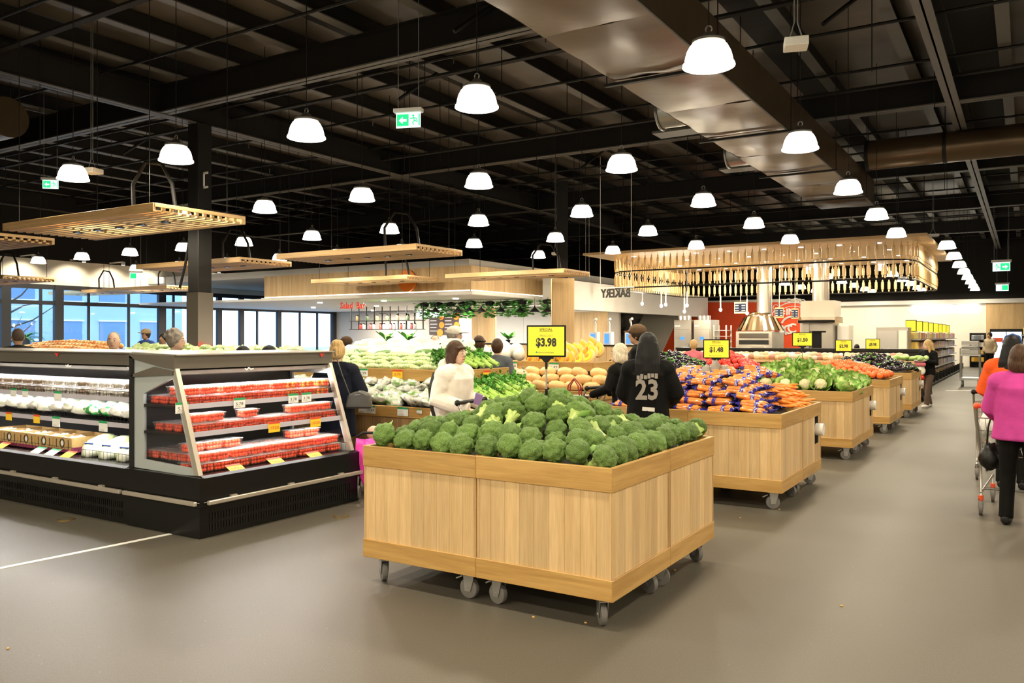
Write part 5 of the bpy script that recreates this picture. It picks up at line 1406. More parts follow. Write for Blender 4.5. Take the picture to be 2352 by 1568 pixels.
# ------------------------------------------------------------------ tomato punnets
K['cherry'] = mat('cherry tomato', (.88,.085,.022), .2, rand=.15); K['cherryo'] = mat('orange cherry tomato', (.85,.32,.02), .2, mix=(.8,.06,.02), mscale=18, mlo=.48, mhi=.52)
def punnet_contents(m, seed):
    r_ = random.Random(seed); mb = MB()
    for i in range(5):
        for j in range(3):
            for k in range(2):
                if k == 0 and 0 < i < 4 and j == 1: continue
                mb.ell((-.062+.031*i+r_.uniform(-.004,.004), -.034+.034*j+r_.uniform(-.004,.004), .018+.028*k+r_.uniform(-.002,.003)), (.0165,.0165,.0165), 7, 5)
    return mb.mesh('tomatoes', m, smooth=True)
cont = [punnet_contents(K['cherry'], 1), punnet_contents(K['cherry'], 2), punnet_contents(K['cherryo'], 3)]
tub = MB().add([(-.075,-.048,0),(.075,-.048,0),(.075,.048,0),(-.075,.048,0),(-.086,-.057,.066),(.086,-.057,.066),(.086,.057,.066),(-.086,.057,.066)], [(0,3,2,1),(0,1,5,4),(1,2,6,5),(2,3,7,6),(3,0,4,7)]).mesh('tub', K['film'])
lid = MB().bx(-.09,.09,-.061,.061,.066,.071).bx(-.07,.07,-.045,.045,.071,.075).mesh('lid', K['lidfilm'], bevel=.001)
rp = random.Random(8)
def punnet(x, y, z, rz, k, lab, grp):
    t = thing('tomato_punnet', lab, 'punnet', (x, y, z), rz, grp)
    tag(ob('tomatoes', cont[k], t), kind='stuff'); ob('tub', tub, t); ob('lid', lid, t)
j = lambda a: rp.uniform(-a, a)
for lay in range(2):
    for col in range(3):
        for i in range(9):
            if lay == 0 and col == 2: continue
            punnet(FX-.19-.125*col-.02*lay+j(.008), FY+.15+.183*i+j(.01), .488+.078*lay+.0*col, R(90)+j(.12), (i+lay) % 2, 'tomato punnet, bottom deck, %s layer, %s row in, %s from near end' % (('lower','upper')[lay], ORD[col], ORD[i]), 'punnets on the bottom deck')
for i in (0, 1, 2, 6, 7): punnet(FX-.30+j(.01), FY+.15+.183*i, .644, R(90)+j(.1), i % 2, 'tomato punnet topping the bottom deck stack, %s from near end' % ORD[i], 'top punnets of the bottom deck')
for col in range(2):
    for i in range(9): punnet(FX-.265-.125*col+j(.006), FY+.15+.183*i+j(.01), .80, R(90)+j(.1), i % 2, 'tomato punnet, middle shelf, %s row in, %s from near end' % (ORD[col], ORD[i]), 'punnets on the middle shelf')
for i, nm in ((0,'nearest the end panel'),(1,'second from the end panel'),(3,'standing alone mid-shelf'),(6,'left of the last three'),(7,'between the last three'),(8,'at the far end')): punnet(FX-.30, FY+.17+.178*i, .878, R(90)+j(.1), i % 2, 'tomato punnet stacked on the middle shelf row, ' + nm, None)
for lay in range(2):
    for col in range(2):
        for i in range(9): punnet(FX-.345-.125*col+j(.006), FY+.15+.183*i+j(.01), 1.02+.078*lay, R(90)+j(.1), 2 if i in (6, 8) or (i == 7 and lay) else i % 2, 'mixed tomato punnet, top shelf, %s layer, %s row in, %s from near end' % (('lower','upper')[lay], ORD[col], ORD[i]), 'punnets on the top shelf')
for i in range(2):             # deeper rows seen through the end glass
    for col in range(3, 6): punnet(FX-.19-.125*col, FY+.15+.183*i, .566, R(90)+j(.1), (i+col) % 2, 'tomato punnet behind the end glass, bottom deck, %s in, %s along' % (ORD[col], ORD[i]), None)
    for col in range(2, 4):
        punnet(FX-.265-.125*col, FY+.15+.183*i, .80, R(90)+j(.1), col % 2, 'tomato punnet behind the end glass, middle shelf, %s in, %s along' % (ORD[col], ORD[i]), None)
        punnet(FX-.345-.125*col+.02, FY+.15+.183*i, 1.02, R(90)+j(.1), col % 2, 'tomato punnet behind the end glass, top shelf, %s in, %s along' % (ORD[col], ORD[i]), None)
# ------------------------------------------------------------------ left chiller stock
K['mush'] = mat('mushroom', (.80,.76,.70), .5, rand=.1); K['mushb'] = mat('brown mushroom', (.42,.32,.24), .5, rand=.2)
def mush_mesh(m, seed):
    r_ = random.Random(seed); mb = MB()
    for i in range(5):
        for q in range(3):
            mb.ell((-.062+.031*i+r_.uniform(-.006,.006), -.034+.034*q+r_.uniform(-.004,.004), .042+r_.uniform(-.004,.006)), (.022,.022,.016), 8, 5)
            mb.cyl((-.062+.031*i,-.034+.034*q,.005),(-.062+.031*i,-.034+.034*q,.04),.01,n=6)
    return mb.mesh('mushrooms', m, smooth=True)
mm = [mush_mesh(K['mush'], 1), mush_mesh(K['mushb'], 2)]
XR0 = -6.42
def mtub(x, y, z, k, lab, grp):
    t = thing('mushroom_punnet', lab, 'punnet', (x, y, z), j(.06), grp)
    tag(ob('mushrooms', mm[k], t), kind='stuff'); ob('tub', tub, t); ob('lid', lid, t)
x = XR0-.42
n = 0
while x > -9.6:
    for lay in range(2):
        for q in range(2): mtub(x, FY+.35+.13*q, 1.02+.078*lay, 1 if (n % 4 == 0 or n > 7) else 0, 'mushroom punnet, top shelf, %s layer, %s row in, %s from the end panel' % (('lower','upper')[lay], ORD[q], ORD[n]), 'mushroom punnets')
    x -= .19; n += 1
K['bagclear'] = mat('milky salad bag', (.82,.84,.80), .25, mix=(.55,.68,.38), mscale=9, mlo=.55, mhi=.7, bump=.5, bscale=25)
K['baggreen'] = mat('green salad bag print', (.05,.42,.10), .25, mix=(.85,.85,.80), mscale=11, mlo=.5, mhi=.54, bump=.5, bscale=25)
bagm = [lumpy('salad_bag', K['bagclear'], .12, 60+i, 3, 2.4, .45, 5, .15) for i in range(3)]; baggm = lumpy('salad_bag', K['baggreen'], .12, 70, 3, 2.4, .45, 5, .15)
big = lumpy('sprout_bag', mat('white sprout bag', (.86,.86,.84), .3, bump=.5, bscale=20), .13, 75, 3, 2.0, .35, 5, .12)
tag(ob('sprout_bag', big, None, (XR0-.16, FY+.42, 1.09), (0,.1,.3), (1.3,1.0,.85)), 'big white bag of sprouts against the end panel on the top shelf', 'bag')
tag(ob('sprout_bag', big, None, (XR0-.10, FY+.34, .86), (0,.1,1.3), (.9,.9,.55)), 'low white bag beside the end panel on the middle shelf', 'bag')
x = XR0-.33; n = 0
while x > -9.4:
    for q in range(2):
        g = n in (2, 3) and q == 0
        o = ob('salad_bag', baggm if g else bagm[n % 3], None, (x+j(.02), FY+.30+.17*q, .885+.03*q), (j(.3), j(.2), j(.5)), (1.0,.8,.62+.15*q))
        tag(o, 'green printed salad bag on the middle shelf' if g else 'milky bag of greens on the left chiller middle shelf', 'bag', 'green salad bags' if g else 'white greens bags')
    x -= .20; n += 1
K['kraft'] = mat('printed kraft board', (.50,.33,.13), .6, var=.12, vscale=30); K['kraftp'] = mat('magenta board print', (.26,.03,.10), .6); K['kraftin'] = mat('kraft inside', (.62,.42,.22), .7)
def box_of_mushrooms(x, lab):
    t = thing('mushroom_box', lab, 'box', (x, FY+.36, .495), 0); w, d, h = .30, .40, .14
    for s in (-1, 1):
        MB().bx(-w/2,w/2,s*d/2-.004,s*d/2+.004,0,h).build('wall', K['kraft'], t); MB().bx(s*w/2-.004,s*w/2+.004,-d/2,d/2,0,h).build('wall', K['kraft'], t)
    MB().bx(-w/2,w/2,-d/2,d/2,0,.008).build('bottom', K['kraftin'], t)
    MB().bx(-w/2-.001,w/2+.001,-d/2-.0055,-d/2-.004,0,.03).build('print_band', K['kraftp'], t); MB().bx(w/2+.004,w/2+.0055,-d/2,d/2,0,.05).build('print_band', K['kraftp'], t)
    MB().tube([(-.0+.035*math.cos(q),-d/2-.006,.085+.04*math.sin(q)) for q in [2*math.pi*i/14 for i in range(14)]], .005, 5, closed=True).build('print_ring', K['ink'], t)
    MB().cyl((0,-d/2-.0055,.085),(0,-d/2-.004,.085),.022,n=12).build('print_mushroom', K['tagwhite'], t)
    for a in (-.1, .1): MB().bx(a-.006,a+.006,-d/2-.0055,-d/2-.004,.04,.12).build('print_stripe', K['ink'], t)
    for i in range(14):
        o = ob('mushroom', mcap, None, (x-.11+.055*(i % 5)+j(.008), FY+.24+.085*(i//5)+j(.01), .60+j(.01)), (j(.6), j(.6), j(3)))
        tag(o, 'white mushroom lying in a kraft box in the left chiller', 'mushroom', 'loose mushrooms in the kraft boxes')
mcap = MB().ell((0,0,0),(.032,.032,.024),10,6).cyl((0,0,-.04),(0,0,0),.013,n=8).mesh('mushroom', K['mush'], smooth=True)
for i, nm in enumerate(('nearest the wrapped celery', 'second from the wrapped celery', 'third from the wrapped celery', 'fourth from the wrapped celery', 'at the left picture edge')):
    box_of_mushrooms(-7.66-.315*i, 'open kraft box of white mushrooms, ' + nm)
K['celwrap'] = mat('wrapped celery', (.55,.70,.30), .25, mix=(.85,.88,.80), mscale=7, mlo=.42, mhi=.62, bump=.4, bscale=18)
cw = lumpy('wrapped_celery', K['celwrap'], .1, 81, 3, 2.0, .25, 6, .1)
for i, nm in enumerate(('left', 'middle', 'right')):
    x = -7.28+.27*i
    t = thing('wrapped_celery', 'film-wrapped celery heart on the bottom deck, %s of three' % nm, 'celery', (x, FY+.30, .56), (R(20), 0, R(10)))
    ob('wrap', cw, t, scale=(1.3,2.0,1.15))
    MB().bx(-.05,.05,-.11,-.10,.03,.06).build('label', mat('blue wrap label %d' % i, (.05,.12,.5), .4), t, (0,0,.03))
# ================================================================== tiered produce islands
K['gap'] = mat('dark display lining', (.05,.045,.04), .6)
def tier_island(name, label, x0, x1, y0, y1, lipz, topz, setback, right_in):
    """stepped island: low outer trough, raised inner tier"""
    t = thing(name, label, 'display', (x0, y0, 0)); W_, D_ = x1-x0, y1-y0
    n = int(W_/.11)
    pm_ = MB().bx(0, W_/n-.0015, 0, .015, 0, lipz-.12-.1).mesh('plank', K['oak2'])
    vis = min(n, 70)
    for i in range(n-vis, n): ob('plank', pm_, t, (W_*i/n, .02, .1))
    if n > vis: MB().bx(0, W_*(n-vis)/n, .02, .035, .1, lipz-.12).build('front_board', K['oak2'], t)
    m = int(D_/.12); pm2 = MB().bx(-.015, 0, 0, D_/m-.0015, 0, lipz-.22).mesh('plank', K['oak2'])
    for i in range(m): ob('plank', pm2, t, (W_-.02, D_*i/m, .1))
    MB().bx(.04, W_-.04, .04, D_-.04, 0, lipz-.06).build('carcass', K['gap'], t)
    MB().bx(0, W_, 0, .03, lipz-.12, lipz).build('trough_lip', K['rail'], t, bevel=.003)
    MB().bx(W_-.03, W_, 0, D_, lipz-.12, lipz).build('trough_lip', K['rail_y'], t, bevel=.003)
    MB().bx(0, W_-right_in, setback, D_-.05, lipz-.1, topz-.06).build('upper_carcass', K['gap'], t)
    k = 6; s = (W_-right_in)/k
    for i in range(k): MB().bx(s*i+.002, s*(i+1)-.002, setback-.06, setback-.03, topz-.135, topz).build('upper_lip', K['rail'], t, bevel=.003)
    MB().bx(W_-right_in, W_-right_in+.03, setback-.06, D_-.05, topz-.135, topz).build('upper_lip', K['rail_y'], t, bevel=.003)
    return t
K['oak2'] = wood('brown oak strip', (.40,.25,.11), (.28,.16,.065), 'Z', 1.0, .45, .18)
AX1, AY0 = -4.78, 6.95
tier_island('produce_island', 'long stepped oak island of gourds, bagged greens and celery', -16.5, AX1, AY0, 8.58, .815, 1.20, .52, .62)
PXR, PYF = -5.05, 10.35
tier_island('produce_island', 'stepped oak island of melons and pumpkins behind the celery', -9.0, PXR, PYF, 12.4, .80, 1.20, .5, .3)
ri = random.Random(31); q_ = lambda a: ri.uniform(-a, a)
# lower trough: bags of greens
K['crinkle'] = mat('crinkled clear bag', (.62,.62,.56), .18, mix=(.10,.12,.07), mscale=13, mlo=.50, mhi=.68, bump=.9, bscale=22, coat=.5)
K['crinkleg'] = mat('crinkled bag of greens', (.66,.68,.60), .18, mix=(.16,.32,.08), mscale=9, mlo=.46, mhi=.62, bump=.9, bscale=22, coat=.5)
gb = [lumpy('greens_bag', K['crinkle' if i % 2 else 'crinkleg'], .12, 90+i, 3, 2.6, .6, 6, .25) for i in range(5)]
for i in range(15):
    for r_ in range(4):
        x = -5.35-.2*i+q_(.05); y = AY0+.10+.12*r_+q_(.02); z = .85+.062*r_+q_(.02)
        o = ob('greens_bag', gb[(i*3+r_) % 5], None, (x, y, z), (q_(.6), q_(.4), q_(3)), (1.15,.8,.62))
        tag(o, 'crinkled clear bag of leafy greens in the low trough', 'bag', 'bagged greens in the trough')
# upper tier, front half: ridged green bitter melons in front, pale long gourds behind
K['bitter'] = mat('ridged green melon', (.42,.60,.20), .4, mix=(.70,.78,.48), mscale=30, mlo=.48, mhi=.56, bump=.5, bscale=70)
K['palegourd'] = mat('pale gourd', (.80,.84,.62), .35, rand=.1)
K['darkzuc'] = mat('dark marrow', (.12,.25,.06), .35, rand=.2)
def gourd_mesh(nm, l, r, m, taper=.75):
    return MB().tube([(-l,0,0),(-l*.93,0,0),(-l*.6,0,.006),(0,0,.01),(l*.6,0,.006),(l*.92,0,0),(l,0,0)], [.004,r*.5,r*.9,r,r*taper,r*.4,.004], 12).mesh(nm, m, smooth=True)
bit = gourd_mesh('bitter_melon', .12, .036, K['bitter']); pg = gourd_mesh('pale_gourd', .17, .055, K['palegourd'], .9); dz = gourd_mesh('dark_marrow', .17, .045, K['darkzuc'])
for r_ in range(4):
    for i in range(9):
        x = -5.62-.205*i-(.1 if r_ % 2 else 0)+q_(.02)
        o = ob('bitter_melon', bit, None, (x, AY0+.52+.085*r_, 1.215+.042*r_), (q_(.2), q_(.12), q_(.25)), 1.05)
        tag(o, 'ridged green bitter melon in the front rows of the upper tier', 'melon', 'bitter melons')
for r_ in range(5):
    for i in range(11):
        x = -5.8-.23*i+q_(.05); front = i > 7
        y = AY0+.88+.10*r_ if not front else AY0+.55+.14*r_
        o = ob('pale_gourd', dz if (r_ == 0 and i in (1, 4, 6)) or (r_ == 4 and i == 10) else pg, None, (x, y, (1.36 if not front else 1.24)+.030*r_+q_(.015)), (q_(.2), q_(.2), q_(.5)), 1.0)
        dk = o.data is dz
        if dk: o.name = 'dark_marrow'
        tag(o, 'dark green marrow lying among the pale gourds' if dk else 'pale long gourd in the upper tier heap', 'marrow' if dk else 'gourd', 'dark marrows' if dk else 'pale gourds')
# upper tier behind the chiller: cabbages, lettuces, cucumbers, stone fruit
K['lett'] = mat('lettuce', (.50,.68,.22), .45, mix=(.78,.85,.55), mscale=14, mlo=.45, mhi=.6, rand=.15); K['peach'] = mat('peach', (.92,.62,.26), .45, mix=(.85,.30,.08), mscale=9, mlo=.5, mhi=.62, rand=.2)
let = [lumpy('lettuce', K['lett'], .11, 110+i, 3, 2.2, .8, 6, .3) for i in range(3)]
for r_ in range(3):
    for i in range(17):
        x = -8.4-.22*i+q_(.04)
        if i % 5 in (2, 3):
            o = ob('cucumber', bit if r_ else pg, None, (x, AY0+.62+.16*r_, 1.28+.06*r_), (q_(.2), q_(.2), q_(.5)), 1.25); tag(o, 'green cucumber in the upper tier behind the chiller', 'cucumber', 'cucumbers behind the chiller')
        else:
            o = ob('lettuce', let[(i+r_) % 3], None, (x, AY0+.62+.18*r_, 1.27+.055*r_+q_(.02)), (q_(.5), q_(.5), q_(3)), (1,1,.8)); tag(o, 'pale lettuce in the upper tier behind the chiller', 'lettuce', 'lettuces behind the chiller')
pe = MB().ell((0,0,0),(.048,.048,.044),12,8).mesh('peach', K['peach'], smooth=True)
for r_ in range(5):
    for i in range(26):
        o = ob('peach', pe, None, (-12.5-.105*i-(.05 if r_ % 2 else 0), AY0+.56+.12*r_, 1.24+.045*r_+.06*math.sin(math.pi*i/26)), (q_(1), q_(1), 0), q_(.1)+1.0); tag(o, 'orange-red peach in the heap behind the left chiller', 'peach', 'peaches behind the chiller')
# ------------------------------------------------------------------ celery
K['celst'] = mat('celery stalk', (.38,.60,.12), .38, var=.2, vscale=20, rand=.12); K['cellf'] = mat('celery leaf', (.07,.26,.025), .5, var=.5, vscale=9, rand=.25)
def celery_meshes(seed):
    r_ = random.Random(seed); st = MB(); lf = MB()
    for i in range(9):
        a = i*.7; o = Vector((0, .022*math.cos(a), .022*math.sin(a))); e = Vector((.30, .06*math.cos(a), .055*math.sin(a)))
        st.tube([o*.9, o+Vector((.1,0,0)), (o+e)*.55+Vector((.06,0,0)), e], [.012,.013,.010,.006], 6)
        for k in range(16):
            c = e + Vector((r_.uniform(-.08,.13), r_.gauss(0,.032), r_.gauss(0,.026)))
            M = Matrix.Rotation(r_.uniform(0,6.28),3,'X') @ Matrix.Rotation(r_.uniform(-1.2,1.2),3,'Y') @ Matrix.Rotation(r_.uniform(0,6.28),3,'Z')
            s = r_.uniform(.7,1.3)
            P = [c + M @ Vector((a_*s, b_*s, d_*s)) for a_, b_, d_ in ((0,0,0),(.012,-.022,.006),(.03,-.018,.0),(.045,0,.008),(.03,.02,0),(.012,.022,.006))]
            lf.add(P, [(0,1,2,3),(0,3,4,5)])
    return st.mesh('stalks', K['celst'], smooth=True), lf.mesh('leaves', K['cellf'])
CEL = [celery_meshes(i) for i in range(3)]
def celery(x, y, z, rz, tilt, lab, grp, s=1.0):
    t = thing('celery_bunch', lab, 'celery', (x, y, z), (0, tilt, rz), grp); i = ri.randrange(3); t.scale = (s,s,s)
    ob('stalks', CEL[i][0], t); tag(ob('leaves', CEL[i][1], t), kind='stuff')
for r_ in range(2):
    for i in range(6):
        celery(AX1-.62+.02-.09*r_, AY0+.60+.15*i+.05*r_, 1.225+.045*r_+q_(.015), R(178)+q_(.25), R(-20)+q_(.08), 'celery bunch on the upper tier, %s layer, %s from the front' % (('lower','upper')[r_], ORD[i]), 'upper celery bunches', .82)
for r_ in range(3):
    for i in range(8):
        celery(AX1-.06-.07*r_, AY0+.22+.17*i+.06*r_, .845+.055*r_+q_(.015), R(172)+q_(.25), R(-15)+q_(.08), 'celery bunch in the low trough, %s layer up, %s from the front' % (ORD[r_], ORD[i]), 'lower celery bunches', .92)
# ------------------------------------------------------------------ melons and pumpkins
K['wmelon'] = mat('white melon', (.86,.84,.74), .4, rand=.06); K['butter'] = mat('butternut', (.80,.50,.20), .4, rand=.12); K['greypk'] = mat('buff pumpkin', (.62,.50,.32), .5, rand=.15); K['cutpk'] = mat('cut pumpkin flesh', (1.0,.50,.012), .45, rand=.08); K['seed'] = mat('pumpkin seed hollow', (.80,.25,.02), .6)
me_mel = MB().ell((0,0,0),(.12,.12,.125),16,12).mesh('white_melon', K['wmelon'], smooth=True)
for i, (u, v, s) in enumerate(((1125,816,.95),(1140,812,1.0),(1155,803,1.25),(1160,822,.9),(1186,805,1.0),(1180,824,.8),(1193,824,.8),(1095,812,1.0),(1110,806,.9))):
    y = PYF+.72+.1*(i % 3); x, z = UY(u, v, y)
    tag(ob('white_melon', me_mel, None, (x, y, max(z,1.29)), (q_(1),q_(1),0), s), 'large pale melon in the heap left of the cut pumpkins', 'melon', 'pale melons')
def pumpkin(nm, r, h, ribs, m):
    mb = MB(); n = 24; vs = []; fs = []; k = 9
    for i in range(k+1):
        t_ = math.pi*i/k
        for jx in range(n):
            a = 2*math.pi*jx/n; rr_ = r*math.sin(t_)**.8*(1+.05*math.cos(ribs*a))
            vs.append((rr_*math.cos(a), rr_*math.sin(a), -h*math.cos(t_)*(1-.25*math.sin(t_)**6 if False else 1)))
    for i in range(k):
        for jx in range(n): fs.append((i*n+jx, i*n+(jx+1)%n, (i+1)*n+(jx+1)%n, (i+1)*n+jx))
    mb.add(vs, fs); return mb.mesh(nm, m, smooth=True)
pk = pumpkin('pumpkin', .14, .105, 10, K['greypk'])
for i, (x, y, z) in enumerate(((-7.0,.1,.88),(-6.75,.12,.88),(-6.55,.10,.88),(-6.9,.30,1.0),(-6.65,.32,1.0),(-7.3,.2,.9),(-6.45,.3,.98))):
    t = thing('pumpkin', 'buff ribbed pumpkin at the left of the low pumpkin trough', 'pumpkin', (x, PYF+y, z), (q_(.3),q_(.3),q_(3)), 'buff pumpkins')
    ob('fruit', pk, t); MB().tube([(0,0,.09),(.01,0,.13),(.03,0,.15)], [.018,.013,.015], 6).build('stem', K['hub'], t)
bnut = MB().tube([(-.13,0,0),(-.12,0,0),(-.08,0,0),(0,0,.005),(.08,0,0),(.13,0,0),(.14,0,0)], [.004,.045,.072,.075,.066,.04,.004], 14).mesh('butternut', K['butter'], smooth=True)
for r_ in range(3):
    for i in range(5):
        tag(ob('butternut', bnut, None, (-6.3+.27*i+.1*(r_ % 2)+q_(.02), PYF+.10+.11*r_, .86+.095*r_), (q_(.2),q_(.15),q_(.3)), 1.0), 'smooth orange butternut pumpkin in the low trough', 'pumpkin', 'butternut pumpkins')
def wedge(seed):
    r_ = random.Random(seed); mb = MB(); n = 10; R_ = .12; vs = [(0,0,0)]; 
    out = []; 
    for i in range(n+1):
        a = -1.3+2.6*i/n; out.append((R_*math.cos(a), R_*math.sin(a)))
    flesh = MB(); flesh.prism([(0,-.02)]+[(x, y) for x, y in out]+[(0,.02)], 'z', -.04, .04)
    return flesh.mesh('flesh', K['cutpk'], bevel=.006)
wd = wedge(1); hol = MB().ell((.035,0,.036),(.03,.045,.012),10,6).mesh('hollow', K['seed'], smooth=True); rind = MB().tube([(.122*math.cos(a),.122*math.sin(a),0) for a in [-1.3+.26*i for i in range(11)]], .042, 6, flat=1.0).mesh('rind', K['butter'], smooth=True)
for i in range(34):
    r_, c = divmod(i, 9); y = PYF+.55+.13*r_
    x = UY(1212+22*c+8*(r_ % 2), 0, y)[0]; z = 1.245+.05*r_+(.04 if c > 5 else 0)
    if x > PXR-.36: continue
    t = thing('pumpkin_wedge', 'bright cut pumpkin wedge in the upper tier behind the sign', 'pumpkin', (x, y, z), (R(68)+q_(.35), q_(.5), R(25)+q_(.6)), 'cut pumpkin wedges'); t.scale = (.95,.95,.95)
    ob('flesh', wd, t); ob('hollow', hol, t); ob('rind', rind, t, scale=(.96,.96,.8))
# tickets on the islands
def tk_y(u, v, y, txt, st, lab, w=.16):
    x, z = UY(u, v, y); ticket((x, y, z), 0, txt, st, lab, w, w*.62)
tk_y(834, 846, AY0+.44, '2.99', 'w', 'white $2.99 ticket on the upper gourd lip', .15)
tk_y(913, 849, AY0+.44, '3.79', 'y', 'yellow $3.79 ticket on the upper gourd lip', .15)
tk_y(834, 930, AY0-.02, '', 'w', 'white ticket at the left of the low trough lip', .14)
tk_y(851, 931, AY0-.022, '2 FOR $3.00', 'w', 'white 2 for $3.00 ticket on the low trough lip', .14)
tk_y(925, 935, AY0-.02, '', 'w', 'large white ticket with a green top on the low trough lip', .15)
tk_y(963, 940, AY0-.02, '', 'w', 'small white ticket at the right of the low trough lip', .07)
tk_y(1177, 831, PYF+.42, '1.98', 'w', 'white $1.98 ticket below the pale melons', .17)
tk_y(1272, 833, PYF+.42, '1.49', 'w', 'white $1.49 ticket below the cut pumpkins', .17)
y_, z_ = UX(1119, 850, AX1-.56); ticket((AX1-.565, y_, z_), R(90), '98c', 'y', 'yellow 98c ticket on the upper celery lip', .15, .11)
# ================================================================== people
def cloth(name, c, rough=.8, bump=.35, bscale=14): return mat(name, c, rough, var=.12, vscale=8, bump=bump, bscale=bscale, spec=.15)
SK = {'a': mat('light skin', (.62,.36,.24), .5), 'b': mat('tan skin', (.48,.27,.16), .5), 'c': mat('fair skin', (.72,.46,.33), .5)}
def hairmat(name, c):
    m, nt, b = nodes(name); N, L = nt.nodes, nt.links
    tc = N.new('ShaderNodeTexCoord'); mp = N.new('ShaderNodeMapping'); mp.inputs['Scale'].default_value = (160,160,10); L.new(tc.outputs['Object'], mp.inputs['Vector'])
    t = N.new('ShaderNodeTexNoise'); t.inputs['Scale'].default_value = 1.0; L.new(mp.outputs[0], t.inputs['Vector'])
    r = N.new('ShaderNodeValToRGB'); r.color_ramp.elements[0].position = .3; r.color_ramp.elements[0].color = (*[k*.45 for k in c],1); r.color_ramp.elements[1].position = .7; r.color_ramp.elements[1].color = (*[min(1,k*1.4) for k in c],1)
    L.new(t.outputs['Fac'], r.inputs['Fac']); L.new(r.outputs['Color'], b.inputs['Base Color']); b.inputs['Roughness'].default_value = .5; b.inputs['Specular IOR Level'].default_value = .25
    bp = N.new('ShaderNodeBump'); bp.inputs['Strength'].default_value = .5; bp.inputs['Distance'].default_value = .006; L.new(t.outputs['Fac'], bp.inputs['Height']); L.new(bp.outputs['Normal'], b.inputs['Normal'])
    return m
HR = {'black': hairmat('black hair', (.004,.0035,.003)), 'brown': hairmat('brown hair', (.07,.035,.018)), 'blond': hairmat('blond hair', (.55,.36,.15)), 'grey': hairmat('grey hair', (.30,.26,.22)), 'white': hairmat('white blond hair', (.72,.62,.46)), 'dkbrown': hairmat('dark brown hair', (.035,.02,.012)), 'stubble': hairmat('cropped hair', (.10,.07,.05))}
EYE_W = mat('eye white', (.75,.72,.68), .3); LIP = mat('lips', (.50,.09,.08), .4)
V = Vector
def finger_set(mb, p, d, up, side, curl, s=1.0):
    """palm and five fingers from wrist p towards d"""
    d = d.normalized(); up = (up - d*up.dot(d)).normalized(); lat = d.cross(up)
    c = p + d*.045*s
    M = Matrix((lat, d, up)).transposed()
    mb.ell(c, (.040*s,.052*s,.018*s), 10, 8, M=M)
    for i, (o, l) in enumerate(((-.027,.070),(-.009,.080),(.009,.076),(.027,.060))):
        a = p + d*.082*s + lat*o*s; b = a + (d*math.cos(curl*.5) - up*math.sin(curl*.5))*l*.5*s; e = b + (d*math.cos(curl*1.5) - up*math.sin(curl*1.5))*l*.5*s
        mb.tube([p + d*.05*s + lat*o*.8*s, a, b, e], [.010*s,.010*s,.009*s,.007*s], 8)
    t0 = p + d*.03*s - lat*side*.032*s; t1 = t0 + d*.03*s - lat*side*.022*s - up*.006*s; t2 = t1 + d*.032*s - up*.012*s - up*curl*.008
    mb.tube([p + d*.02*s, t0, t1, t2], [.012*s,.012*s,.011*s,.008*s], 8)
